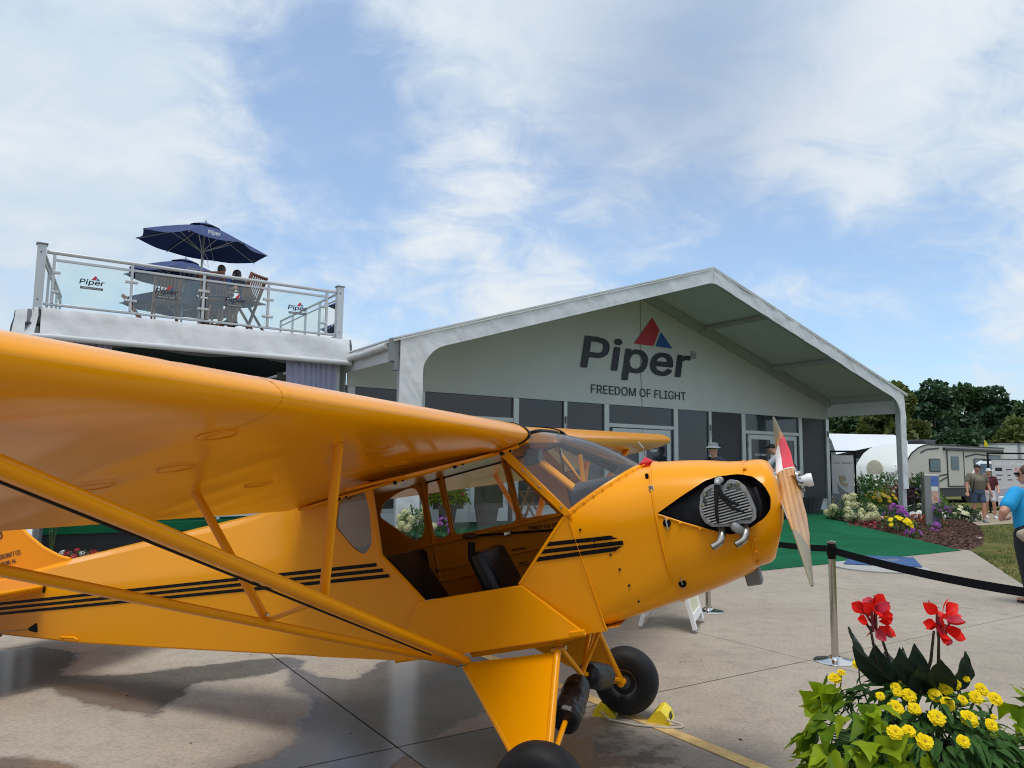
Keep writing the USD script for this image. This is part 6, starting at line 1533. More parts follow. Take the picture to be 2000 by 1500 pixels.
for k, (x, y, z, r) in enumerate(ZIN):
    c = np.array([x, y, z]) - PC; nrm = np.array([.9 * c[0] + .1 * g.normal(), -1.0 - .2 * g.random() if c[1] < .12 else -.5, .75 + .35 * g.random()]); nrm /= np.linalg.norm(nrm)
    r = r * .86; ms = []
    for L_, n_, el, z0 in ((1.0, 17, .10, 0), (.80, 14, .42, .07), (.56, 11, .80, .12)):
        a_ = np.arange(n_) * 2 * PI / n_ + g.random(); d_ = np.column_stack([np.cos(a_), np.sin(a_), el + .12 * g.normal(size=n_)]); p_ = np.column_stack([np.cos(a_), np.sin(a_), 0 * a_]) * r * .12 + [0, 0, z0 * r]
        ms.append(many(PETAL, p_, d_, np.tile([0, 0, 1.0], (n_, 1)) + .1 * g.normal(size=(n_, 3)), r * L_ * (.92 + .16 * g.random(n_))))
    m = cat(ms); ax = np.cross([0, 0, 1.0], nrm); an = math.acos(nrm[2])
    f_ = part(zn, 'flower_head', move(rot(m, an, ax), c), 'petal_yellow')
    part(f_, 'flower_center', move(rot(many(leaf(1, .5, .2, .2, 2), (np.column_stack([np.cos(np.arange(16) * 2.4), np.sin(np.arange(16) * 2.4), 0 * np.arange(16)]) * (r * .02 * np.sqrt(np.arange(16)))[:, None]) + [0, 0, r * .16], np.column_stack([np.cos(np.arange(16) * 2.4), np.sin(np.arange(16) * 2.4), 1.2 + 0 * np.arange(16)]), np.tile([0, 0, 1.0], (16, 1)), np.full(16, r * .22)), an, ax), c), 'petal_gold')
    part(zn, 'flower_stem', tube([c - nrm * .004, c - nrm * .05 + [0, 0, -.02], [c[0] * .6, c[1] * .6 + .02, .66]], .0028, 5), 'stem_green', smooth=True)
for k in range(300):
    th_ = g.random() * 2 * PI; q_ = math.sqrt(g.random())
    if math.sin(th_) < -.4 and q_ > .80: q_ *= .75
    x, y = q_ * .30 * math.cos(th_) * 1.05, q_ * .33 * math.sin(th_) - .04
    z = .855 - .22 * (q_ ** 2.2) * (1.0 if y < .05 else .5) + .02 * g.normal(); d = np.array([math.cos(th_) * (.4 + q_), math.sin(th_) * (.4 + q_), .35 - .7 * q_ * q_ + .25 * g.normal()])
    part(zn, 'leaf', orient(leaf(.045 + .03 * g.random(), .022 + .009 * g.random(), .35, .5 + .3 * g.random(), 4), d, (0, -.25, 1), .3 * g.normal(), (x, y, z)), 'leaf_zinnia', smooth=True)

n_ = 420; th_ = g.random(n_) * 2 * PI; q_ = np.sqrt(g.random(n_)); pz = .80 - .24 * q_ ** 2.2 - .05 * g.random(n_); q_ = np.where((np.sin(th_) < -.4) & (q_ > .8), q_ * .75, q_)
part(zn, 'inner_foliage', many(leaf(1, .48, .3, .5, 3), np.column_stack([q_ * .30 * np.cos(th_), q_ * .31 * np.sin(th_) - .03, pz]), np.column_stack([np.cos(th_), np.sin(th_), .2 + .4 * g.normal(size=n_)]), np.tile([0, -.2, 1.0], (n_, 1)) + .4 * g.normal(size=(n_, 3)), .05 + .04 * g.random(n_)), 'leaf_zinnia', kind='stuff')


def vine(label, c, R, n, seed, turn):
    v_ = thing('sweet_potato_vine', label, 'plant', PC); g = np.random.default_rng(seed)
    for k in range(n):
        th_ = g.normal() * 1.0 + turn; ph = g.random(); h = c[2] + R[2] * (1 - 2 * ph ** .85); k_ = math.sqrt(max(.06, 1 - (1 - 2 * ph ** .85) ** 2 * .85))
        dout = np.array([math.cos(th_), math.sin(th_), 0]); p = np.array([c[0], c[1], 0]) + dout * np.array([R[0], R[1], 0]) * k_ * (.82 + .25 * g.random()); p[2] = h + .015 * g.normal()
        d = dout * (.5 + .3 * g.random()) + np.array([.35 * g.normal(), .2 * g.normal(), -.75 + .35 * g.normal() + .9 * (p[2] > c[2] + R[2] * .55)])
        m = lobed(.060 + .042 * g.random(), seed * 1000 + k, .2 + .6 * g.random())
        part(v_, 'leaf', orient(m, d, dout + [0, 0, .75], .35 * g.normal(), p), 'leaf_lime' if g.random() < .68 else 'leaf_lime_deep', smooth=True)
    for k in range(14):
        th_ = g.normal() * .7 + turn; dout = np.array([math.cos(th_), math.sin(th_), 0]); a = np.array([.1 * math.cos(turn), .1 * math.sin(turn), .68]); b = np.array([c[0], c[1], c[2] + .6 * R[2]]) + dout * np.array([R[0], R[1], 0]) * .7; e_ = np.array([c[0], c[1], c[2] - .8 * R[2]]) + dout * np.array([R[0], R[1], 0]) * .9
        part(v_, 'runner', tube([a, b, (b + e_) / 2 + dout * .03, e_], .0032, 5), 'stem_green', smooth=True)
    return v_


vine('chartreuse sweet potato vine hanging over the left side of the corner planter', (-.24, -.08, .58), (.17, .28, .28), 300, 41, PI + .55)
vine('chartreuse sweet potato vine at the right side of the corner planter', (.31, -.04, .58), (.17, .26, .26), 260, 42, -.55)
# ================================================================ barriers, signs, chocks
def stanchion(label, loc, rz=0.0):
    s = thing('stanchion', label, 'barrier post', loc, rz, 'chrome belt stanchions')
    part(s, 'base', lathe([(0, 0), (.172, 0), (.175, .006), (.165, .014), (.10, .022), (.055, .030), (.045, .045), (0, .045)], 40), 'chrome', smooth=35)
    part(s, 'pole', tube([[0, 0, .03], [0, 0, .90]], .030, 24), 'steel', smooth=40)
    hd_ = part(s, 'belt_head', tube([[0, 0, .86], [0, 0, .995]], .034, 24), 'black_paint', smooth=40); part(hd_, 'top_cap', lathe([(0, .995), (.036, .995), (.038, 1.0), (.036, 1.012), (0, 1.016)], 24), 'steel', smooth=40)
    for a in (0, PI / 2, PI, 1.5 * PI): part(hd_, 'clip', bx(.03 * math.cos(a) - .012, .03 * math.cos(a) + .012, .03 * math.sin(a) - .012, .03 * math.sin(a) + .012, .89, .975, .004), 'black_paint')
    return s


def belt(par, a, b, sag, h=.055, n=24):
    a, b = np.array(a, float), np.array(b, float); t = np.linspace(0, 1, n); c = a + (b - a) * t[:, None]; c[:, 2] -= sag * 4 * t * (1 - t)
    nn = np.cross(b - a, [0, 0, 1]); nn /= np.linalg.norm(nn); V = np.stack([c + [0, 0, h / 2], c - [0, 0, h / 2]], 1)
    m = cat(grid(V + nn * .0012), grid(V - nn * .0012)); part(par, 'belt', m, 'belt', smooth=True)


S1, S2, S3 = np.array([2.785, 6.70, 0]), np.array([2.27, 8.90, 0]), np.array([3.98, 3.9, 0])
a = stanchion('chrome stanchion nearest us, right of the propeller', S1); b = stanchion('chrome stanchion half hidden under the airplane nose', S2); c = stanchion('chrome stanchion outside the right edge of the picture', S3)
belt(b, np.array([0, 0, .945]) + (S1 - S2) / np.linalg.norm(S1 - S2) * .03, (S1 - S2) + [0, .02, .945], .05)
belt(a, np.array([0, 0, .93]) + (S3 - S1) / np.linalg.norm(S3 - S1) * .03, (S3 - S1) + [0, .02, .90], .085, .062)
# folding sign under the nose
sg = thing('folding_sign', 'white A-frame sign board standing under the airplane nose', 'sign', (1.69, 8.11, 0), 1.21)
for s in (-1, 1):
    fr = sbox(-.33, .0, .33, 1.02).difference(sbox(-.27, .14, .27, .95)).difference(sbox(-.25, -.1, .25, .07)); m = plate_y(fr, -.018, .018); m = rot(m, s * .27, (1, 0, 0), (0, 0, 1.02)); p_ = part(sg, 'frame', m, 'sign_white'); m = rot(plate_y(sbox(-.275, .135, .275, .955), -.008, .008), s * .27, (1, 0, 0), (0, 0, 1.02)); q_ = part(p_, 'poster', m, 'sign_cream')
    for k in range(5): part(q_, 'print_line', rot(bx(-.20, .12 + .02 * (k % 3), s * .009 - .0015, s * .009 + .0015, .30 + .1 * k, .325 + .1 * k), s * .27, (1, 0, 0), (0, 0, 1.02)) if s > 0 else rot(bx(-.20, .12, -.0105, -.0085, .30 + .1 * k, .325 + .1 * k), s * .27, (1, 0, 0), (0, 0, 1.02)), 'leaf_lime_deep')
sg = thing('folding_sign', 'white folding sign with cream poster left of the grey terrace post', 'sign', W(.10, 14.75, .03), .5)
for s in (-1, 1):
    fr = sbox(-.33, .0, .33, 1.12).difference(sbox(-.25, .14, .25, .86)).difference(sbox(-.24, -.1, .24, .07)).difference(sbox(-.08, .95, .08, 1.04)); p_ = part(sg, 'frame', rot(plate_y(fr, -.02, .02), s * .22, (1, 0, 0), (0, 0, 1.12)), 'sign_white'); q_ = part(p_, 'poster', rot(plate_y(sbox(-.255, .135, .255, .865), -.008, .008), s * .22, (1, 0, 0), (0, 0, 1.12)), 'sign_cream')
    for k in range(3): part(q_, 'print_line', rot(bx(-.18, .10, s * .009 - .001, s * .009 + .001, .62 + .06 * k, .63 + .06 * k), s * .22, (1, 0, 0), (0, 0, 1.12)), 'dark_grey')
part_post = thing('terrace_post', 'grey steel post at the front left of the terrace', 'post', W(.50, 15.05)); part(part_post, 'shaft', bx(-.06, .06, -.06, .06, -.02, 3.70, .01), 'alu_dark'); part(part_post, 'foot_plate', bx(-.14, .14, -.14, .14, .0, .02), 'alu_dark')
# wheel chocks with their rope
G0 = (PM @ [0, .915, -.215, 1])[:3]; ck = thing('wheel_chocks', 'pair of yellow wheel chocks joined by rope at the far tyre', 'chock', (G0[0], G0[1], 0), math.atan2(_fw[1], _fw[0]))
for s in (-1, 1):
    pr = Polygon([(s * .10, 0), (s * .255, 0), (s * .235, .05), (s * .195, .085), (s * .165, .075)]); m = plate_y(pr, -.10, .10); k_ = part(ck, 'chock', m, 'chock_yellow')
    if s > 0:
        t_ = words('600', .035, True, .002, True); t_.vertices[:, :] = t_.vertices @ np.array([[0, 1, 0], [-.35, 0, .94], [.94, 0, .35]]); part(k_, 'lettering', move(t_, .250, 0, .018), 'leaf_purple')
part(ck, 'rope', tube([[-.19, -.105, .035], [-.12, -.16, .012], [.05, -.19, .008], [.24, -.17, .008], [.33, -.13, .010], [.34, -.10, .012], [.30, -.085, .02], [.235, -.10, .035]], .0065, 8), 'rope', smooth=True)
# blue mat with print lying on the foot of the ramp
mt_ = thing('floor_mat', 'blue printed mat lying across the edge of the green carpet', 'mat', (6.55, 13.55, .0), .40)
q = np.array([[-.95, .0], [.0, -.75], [1.05, .28], [.25, .95]]); m = ext(Polygon(q), .010); m.apply_translation((0, 0, .03)); part(mt_, 'mat', m, 'blue_mat')
ring = ext(Point(0, -.02).buffer(.75, quad_segs=16), .022); ring.apply_translation((-.55, -.35, .002)); part(mt_, 'base_disc', ring, 'stone')
part(mt_, 'print', move(words('PIPER', .22, True, .002, True), .05, .0, .0405), 'cloth_grey')

# ================================================================ right-hand background
def frame_banner(label, loc, rz, w, h):
    t = thing('banner_stand', label, 'banner', loc, rz)
    for x in (-w / 2, w / 2): part(t, 'upright', bx(x - .028, x + .028, -.028, .028, 0, h, .004), 'black_paint')
    part(t, 'top_bar', bx(-w / 2 + .028, w / 2 - .028, -.028, .028, h - .056, h, .004), 'black_paint'); part(t, 'foot', cat(bx(-w / 2 - .05, -w / 2 + .05, -.35, .35, 0, .02), bx(w / 2 - .05, w / 2 + .05, -.35, .35, 0, .02)), 'black_paint')
    return t


bn = frame_banner('black framed hanging banner printed with a tan aircraft seat', (11.28, 26.0, .27), -.28, .78, 2.0)
part(bn, 'cloth', bx(-.34, .34, -.006, .006, .03, 1.84), 'banner_cloth')
part(bn, 'cloth_shade', bx(-.34, .34, -.0085, -.0065, .03, .55), 'banner_smoke')  # darker lower part of the seat banner
for k, x in enumerate(np.linspace(-.28, .28, 9)):
    if k in (3,): continue
    part(bn, 'lettering', on_y(words('LEGENDARY'[k], .055, True, .001), x - .02, 1.55, -.0065), 'ink')
seat = [[(-.20, 1.25), (-.16, 1.28), (-.09, .92), (-.02, .82), (.12, .80), (.13, .86), (-.02, .92), (-.10, 1.02)], [(-.12, 1.12), (.04, 1.14), (.08, 1.02), (-.08, .96)], [(-.24, .92), (-.19, .95), (-.14, .62), (.02, .46), (.24, .44), (.26, .52), (.05, .60), (-.08, .72)], [(-.04, .44), (.10, .44), (.06, .22), (.0, .22)]]
for k, s_ in enumerate(seat): part(bn, 'print', plate_y(Polygon(s_).buffer(.02), -.0105, -.0087), ('banner_tan', 'banner_tan', 'banner_smoke', 'banner_grey')[k])
b2 = frame_banner('wide banner in black frame headed OUR FLIGHT SCHOOL at the right edge', (20.05, 30.0, .0), -.10, 2.5, 2.36)
part(b2, 'cloth', bx(-1.12, 1.15, -.006, .006, .45, 2.08), 'banner_cloth'); part(b2, 'cloth_shade', T([[-1.12, -.008, .45], [1.15, -.008, .45], [1.15, -.008, 1.15], [-1.12, -.008, .9]], [[0, 1, 2, 3]]), 'banner_grey')  # greyer lower part of the wide banner
part(b2, 'lettering', on_y(words('OUR FLIGHT SCHOOL PARTNERS', .095, True, .001), -1.02, 1.88, -.0065), 'logo_white')
part(b2, 'logo', bx(-1.0, -.74, -.009, -.0065, 1.64, 1.77), 'ink'); part(b2, 'logo', on_y(words('ATP', .12, True, .001), -.28, 1.65, -.0065), 'orange_red')
for x, z, w_ in ((-.60, 1.68, .22), (-.98, 1.46, .24), (-.55, 1.46, .12), (-.98, 1.28, .18), (-.55, 1.28, .16), (-.25, 1.42, .22), (.2, 1.68, .25), (.2, 1.45, .25), (.7, 1.68, .2)): part(b2, 'logo', bx(x, x + w_, -.009, -.0065, z, z + .035), 'ink')
part(b2, 'print', cat(plate_y(Polygon([(-.5, .80), (.2, 1.0), (.25, .96), (-.4, .74)]), -.0105, -.009)), 'logo_white')


def pylon(label, loc, rz, h, w, prints):
    t = thing('display_pylon', label, 'pylon', loc, rz); part(t, 'body', bx(-w / 2, w / 2, -.07, .07, 0, h, .015), 'pylon_grey'); part(t, 'edge', bx(-w / 2 - .012, -w / 2, -.08, .08, 0, h + .01), 'steel')
    if prints:
        for z0, z1, mt in ((.80, .97, 'print_blue'), (.72, .797, 'logo_white'), (.50, .717, 'print_peach'), (.08, .497, 'print_dusk')): part(t, 'picture', bx(-.02, w / 2 - .04, -.075, -.0705, z0 * h, z1 * h), mt)
        part(t, 'caption', cat(bx(.02, .10, -.078, -.0755, .60 * h, .61 * h), bx(.02, .12, -.078, -.0755, .57 * h, .58 * h)), 'orange_red')
    part(t, 'base', bx(-w / 2 - .1, w / 2 + .1, -.2, .2, -.06, .02, .01), 'stone'); return t


pylon('grey display pylon with a strip of pictures in front of the bed', (10.95, 19.95, .04), -.35, 1.48, .36, True); pylon('plain grey pylon just behind the picture pylon', (11.55, 21.3, .05), .3, 1.40, .22, False)
st_ = thing('paving_stone', 'pair of flat grey stones at the tip of the bed', 'stone', (10.75, 18.5, -.03)); part(st_, 'slab', rot(bx(-.42, .42, -.32, .32, 0, .09, .02), .5), 'stone'); part(st_, 'slab', rot(move(bx(-.25, .25, -.2, .2, .0, .06, .015), -.75, .35, 0), .2), 'stone')
# white box structure and road barrier parts behind the banner are far off
# marquee
mq = thing('marquee', 'long white pitched marquee with arched windows in the background', 'marquee', (13.0, 44.5, 0), -.02)
def slab4(pts, th=.05):
    p = np.array(pts, float); n_ = np.cross(p[1] - p[0], p[2] - p[0]); n_ /= np.linalg.norm(n_); return T(np.vstack([p, p - n_ * th]), [[0, 1, 2, 3], [7, 6, 5, 4], [0, 4, 5, 1], [1, 5, 6, 2], [2, 6, 7, 3], [3, 7, 4, 0]])


part(mq, 'roof_panel', slab4([[0, -.2, 2.25], [12.3, -.2, 2.25], [11.2, 4, 3.85], [0, 4, 3.95]]), 'marquee'); part(mq, 'roof_panel', slab4([[0, 8.2, 2.25], [0, 4, 3.95], [11.2, 4, 3.85], [12.3, 8.2, 2.25]]), 'marquee'); part(mq, 'hip_panel', T([[12.3, -.2, 2.25], [12.3, 8.2, 2.25], [11.2, 4, 3.85]], [[0, 1, 2]]), 'marquee')
part(mq, 'front_wall', bx(0, 12.1, .0, .05, 0, 2.24), 'marquee'); part(mq, 'side_wall', bx(12.05, 12.1, .05, 8, 0, 2.24), 'marquee')
for k in range(4):
    x = 1.2 + 2.75 * k + .2; w_ = part(mq, 'arched_window', plate_y(sbox(x - .55, .7, x + .55, 1.3).union(Point(x, 1.3).buffer(.55)), -.02, -.005), 'tinted_glass')
    part(w_, 'glazing_bar', cat(bx(x - .02, x + .02, -.035, -.021, .7, 1.85), bx(x - .55, x + .55, -.035, -.021, 1.28, 1.32), bx(x - .55, x + .55, -.035, -.021, .98, 1.01), plate_y(LineString([(x, 1.3), (x - .4, 1.7)]).buffer(.02), -.035, -.021), plate_y(LineString([(x, 1.3), (x + .4, 1.7)]).buffer(.02), -.035, -.021)), 'marquee')
# motor coach
co = thing('motor_coach', 'dark grey and white motor coach parked behind the right end of the tent', 'coach', (6.6, 33.3, 0), -.03)
prof = Polygon([(0, .5), (0, 3.55), (6.4, 3.55), (6.95, 3.35), (7.3, 2.9), (7.55, 2.1), (7.7, 1.2), (7.72, .5)])
part(co, 'body', plate_y(prof.intersection(sbox(0, 0, 8, 2.95)), 0, 2.4), 'rv_grey'); part(co, 'roof', plate_y(prof.intersection(sbox(0, 2.955, 8, 4)), .0, 2.4), 'rv_white'); part(co, 'stripe', plate_y(prof.intersection(sbox(5, 2.98, 8, 3.10)).buffer(.004), -.004, 2.404), 'rv_grey')
part(co, 'side_window', plate_y(Polygon([(5.6, 1.55), (5.6, 2.55), (6.95, 2.55), (7.22, 1.55)]), -.008, -.002), 'screen_green'); part(co, 'windshield', T([[7.40, .15, 2.72], [7.40, 2.25, 2.72], [7.66, 2.25, 1.5], [7.66, .15, 1.5]], [[0, 1, 2, 3]]), 'screen_green')
part(co, 'mirror', cat(bx(7.62, 7.74, -.32, -.10, 1.75, 2.15, .03), tube([[7.55, .0, 2.2], [7.66, -.2, 2.18]], .02, 6)), 'black_paint')
for x in (1.6, 6.2): part(co, 'wheel', move(rot(lathe([(0, -.12), (.45, -.12), (.47, 0), (.45, .12), (0, .12)], 24), PI / 2, (1, 0, 0)), x, .15, .47), 'rubber', smooth=40)
# travel trailer
TA = math.atan2(.575, .82); tr = thing('travel_trailer', 'white and beige travel trailer with rounded white nose cap and dark windows', 'trailer', (20.7, 38.0, -.05), TA)
pr = [(-2.45, .80), (-2.50, 1.1), (-2.32, 1.7), (-2.05, 2.05), (-1.50, 2.50), (-.85, 2.78), (-.20, 2.93), (0.3, 2.98), (8.6, 2.98), (8.6, .80)]
part(tr, 'side_body', plate_y(Polygon(pr), 0, 2.45), 'rv_beige')
V = []
for q in np.linspace(0, 1, 12):
    V.append([[x - .28 * math.sin(PI * q) * (1 if z < 2.9 else .3), .01 + 2.43 * q, z + .02 * math.sin(PI * q)] for x, z in pr[:8]])
part(tr, 'nose_cap', move(grid(np.array(V)), -.015, 0, .01), 'rv_white', smooth=True)
part(tr, 'cap_edge', tube([[x - .01, -.015, z] for x, z in pr[:8]], .03, 8), 'black_paint', smooth=True)
part(tr, 'roof_edge', cat(bx(.3, 8.62, -.02, .0, 2.93, 3.0), bx(1.6, 8.3, -.12, -.02, 2.72, 2.86, .02)), 'rv_black'); part(tr, 'roof_unit', bx(1.4, 2.6, .8, 1.7, 2.99, 3.28, .06), 'rv_black'); part(tr, 'roof_vent', bx(4.5, 5.1, .9, 1.5, 2.99, 3.12, .03), 'rv_black')
rw_ = lambda x0, x1, z0, z1: plate_y(rbox2(x0, x1, z0, z1, .07), -.022, -.004)
for x0, x1, z0, z1 in ((.22, 1.22, 1.66, 2.22), (4.95, 6.2, 1.5, 2.30), (6.6, 8.0, 2.0, 2.5)):
    w_ = part(tr, 'window_frame', rw_(x0 - .06, x1 + .06, z0 - .05, z1 + .05), 'rv_black'); part(w_, 'pane', move(rw_(x0, x1, z0, z1), 0, -.008, 0), 'car_glass')
d_ = part(tr, 'door', plate_y(sbox(2.05, .92, 3.72, 2.78), -.020, -.003), 'rv_beige'); part(d_, 'door_frame', plate_y(sbox(1.98, .85, 3.79, 2.84).difference(sbox(2.05, .90, 3.72, 2.78)), -.035, -.003), 'rv_black'); part(d_, 'door_window', move(rw_(2.38, 3.20, 1.72, 2.42), 0, -.020, 0), 'car_glass')
for pts, w_ in (([(-1.4, 1.30), (.4, 1.34), (2.0, 1.50)], .05), ([(.4, .95), (1.0, 1.1), (2.0, 1.36)], .05), ([(-.6, 2.55), (0, 2.72), (1.2, 2.80)], .06), ([(4.0, 2.42), (5.2, 2.58), (7.2, 2.50)], .06), ([(3.85, 1.35), (5.5, 1.45), (8.4, 1.42)], .05)): part(tr, 'stripe', plate_y(LineString(pts).buffer(w_ * .7), -.012, -.003), 'rv_black')
part(tr, 'underbody', bx(-1.9, 8.4, .1, 2.3, .35, .80), 'rv_black')
for x in (4.3, 5.2): part(tr, 'wheel', move(rot(lathe([(0, -.1), (.33, -.1), (.35, 0), (.33, .1), (0, .1)], 22), PI / 2, (1, 0, 0)), x, .2, .36), 'rubber', smooth=40)
part(tr, 'hitch', cat(bx(-3.6, -2.0, 1.1, 1.3, .45, .55), tube([[-3.3, 1.2, 0], [-3.3, 1.2, .6]], .05, 8)), 'rv_black')
for s, pts in ((0, [(.30, .9), (.22, 1.4), (.14, 1.9)]), (1, [(.66, .9), (.76, 1.35), (.88, 1.8)]), (2, [(.20, 1.2), (.13, 1.5), (.08, 1.7)])):
    U = []
    for q, z in pts:
        x = np.interp(z, [.8, 1.1, 1.7, 2.05, 2.5], [-2.45, -2.5, -2.32, -2.05, -1.5]) - .28 * math.sin(PI * q) - .035; U.append([x, 2.45 * q, z])
    part(tr, 'cap_swoosh', tube(U, [.02, .10, .03], 8, ra=.25, rb=1.0, up=(1, 0, 0)), 'rv_swoosh', smooth=True)
part(tr, 'cap_badge', disp(ball((-2.66, 1.22, 1.75), .42, 2, (.10, 1, 1)), 0, 1), 'rv_gold', smooth=True)
part(tr, 'awning', slab4([[-.6, 2.5, 2.85], [4, 2.5, 2.85], [4, 5.0, 2.35], [-1.0, 5.2, 2.32]]), 'rv_black')
# white van behind the walkers
sv = thing('parked_van', 'white passenger van parked behind the walking man', 'van', (20.7, 32.5, 0), .06)
bodyp = Polygon([(0, .45), (-.05, 1.2), (.35, 2.0), (.6, 2.12), (4.6, 2.12), (4.7, .45)])
part(sv, 'body', plate_y(bodyp, 0, 1.85), 'car_white')
for x0, x1, sl0 in ((.30, 1.45, .28), (1.60, 2.9, 0), (3.05, 4.4, 0)): part(sv, 'window', plate_y(Polygon([(x0, 1.22), (x0 + sl0, 1.98), (x1, 1.98), (x1, 1.22)]).buffer(-.02).buffer(.02), -.012, -.002), 'car_glass')
part(sv, 'rear_glass', T([[-.035, .2, 1.25], [-.035, 1.65, 1.25], [.325, 1.55, 1.95], [.325, .3, 1.95]], [[0, 1, 2, 3]]), 'car_glass')
part(sv, 'tail_light', cat(bx(-.09, -.02, .02, .12, 1.15, 1.5, .02)), 'tail_red'); part(sv, 'roof_rack', bx(.5, 4.5, .05, 1.8, 2.122, 2.16), 'rv_black')
for x in (.95, 3.8):
    for y in (.05, 1.8): part(sv, 'wheel', move(rot(lathe([(0, -.1), (.33, -.1), (.36, 0), (.33, .1), (0, .1)], 22), PI / 2, (1, 0, 0)), x, y, .36), 'rubber', smooth=40)
fl = thing('feather_flag', 'yellow feather flag rising behind the travel trailer', 'flag', (34.1, 55.0, 0)); part(fl, 'pole', tube([[0, 0, 0], [0, 0, 3.4], [.03, 0, 3.9]], .025, 8), 'dark_grey', smooth=True)
part(fl, 'banner', plate_y(Polygon([(0.03, 1.6), (.03, 3.9), (.12, 3.86), (.28, 3.62), (.40, 3.25), (.46, 2.8), (.46, 1.6)]), -.006, .006), 'flag_yellow'); part(fl, 'emblem', plate_y(Polygon([(.10, 3.02), (.24, 3.18), (.36, 3.02), (.24, 3.10)]), -.010, -.0065), 'rv_black')
for k, (x0, x1) in enumerate(((38.3, 39.85), (40.15, 43.5))):
    t_ = thing('portable_cabin', ('small white box cabin behind the trailer, left one', 'white box cabin behind the trailer, cut by the right edge')[k], 'cabin', (x0, 60.0, 0)); part(t_, 'wall', bx(0, x1 - x0, 0, 2.4, .15, 3.75, .03), 'rv_white'); part(t_, 'roof_trim', bx(-.04, x1 - x0 + .04, -.04, 2.44, 3.752, 3.84), 'alu_dark'); part(t_, 'skid', bx(.1, x1 - x0 - .1, .1, 2.3, 0, .148), 'dark_grey')
# traffic gate arm seen left of the shrubs, small yellow stand
ga_ = thing('barrier_board', 'orange and white slanted board on a stand beside the seat banner', 'barrier', (12.15, 27.4, 0), .3); part(ga_, 'arm', tube([[-.42, 0, 1.35], [.42, 0, .62]], .035, 8), 'orange_red'); part(ga_, 'stand', bx(-.3, .15, -.1, .1, 0, .78), 'sign_cream'); part(ga_, 'top', bx(-.36, .24, -.16, .16, .782, .84), 'cloth_grey')
# blue panels under the terrace
bl = thing('display_wall', 'blue printed display wall at the back of the terrace floor', 'display', W(.6, 21.2), SA); part(bl, 'panel', bx(0, 2.2, 0, .05, .53, 2.4), 'sign_white'); part(bl, 'panel', bx(2.25, 4.4, 0, .05, .53, 2.4), 'blue_panel'); part(bl, 'panel', bx(4.45, 6.6, 0, .05, .53, 2.4), 'blue_panel')
bl = thing('poster_stand', 'blue and white poster beside the left tent leg, seen through the rear cabin window', 'poster', W(5.5, 14.9, .0), SA + .2); part(bl, 'board', bx(-.35, .35, -.02, .02, .02, 1.5), 'blue_panel'); part(bl, 'print', bx(-.33, .33, -.024, -.0205, .72, .98), 'logo_white'); part(bl, 'print', bx(-.2, .2, -.027, -.0245, .80, .86), 'bottle_teal')
cb = thing('covered_table', 'table under a dark blue cloth on the green floor beneath the terrace', 'table', W(4.0, 17.6, .52), SA); part(cb, 'cloth', disp(bx(-.9, 1.2, -.4, .4, 0, .78, .03).subdivide().subdivide().subdivide(), .012, 5), 'canvas_blue', smooth=50)


# ================================================================ trees and grass
def tree(label, x, y, H, Rr, mt, seed, n=11000, low=.8, ls=.36, group='trees beyond the field'):
    t = thing('tree', label, 'tree', (x, y, 0), 0, group); g = np.random.default_rng(seed)
    part(t, 'trunk', tube([[0, 0, -.1], [.1, 0, H * .3], [.05, .1, H * .75]], [Rr * .09, Rr * .07, Rr * .02], 8), 'bark', smooth=True)
    ctr = []
    for k in range(34):
        z = low + (H - low) * (.06 + .88 * g.random()); f = math.sin(PI * np.clip((z - low) / (H - low), .02, .98) ** .75) ** .6; a = g.random() * 2 * PI; r = Rr * f * (.35 + .55 * g.random()); ctr.append((r * math.cos(a), r * math.sin(a), z, Rr * (.22 + .20 * g.random())))
    for k in range(5): c = ctr[k * 5]; part(t, 'limb', tube([[.05, 0, H * (.25 + .08 * k)], [c[0] * .6, c[1] * .6, (H * (.25 + .08 * k) + c[2]) / 2], c[:3]], [Rr * .035, Rr * .02, Rr * .01], 5), 'bark', smooth=True)
    c = np.array(ctr); i = g.integers(0, len(c), n); d = g.normal(size=(n, 3)); d /= np.linalg.norm(d, axis=1, keepdims=True); p = c[i, :3] + d * (c[i, 3] * (.55 + .5 * g.random(n) ** .6))[:, None] * [1, 1, .8]
    p[:, 2] = np.maximum(p[:, 2], .2)
    part(t, 'crown', many(T([[-.5, 0, 0], [.5, 0, 0], [.32, .9, .12], [-.32, .9, .12]], [[0, 1, 2, 3]]), p, d + .8 * g.normal(size=(n, 3)), d * .7 + [0, 0, .6] + .5 * g.normal(size=(n, 3)), ls * (.6 + .8 * g.random(n))), mt, kind='stuff')
    return t


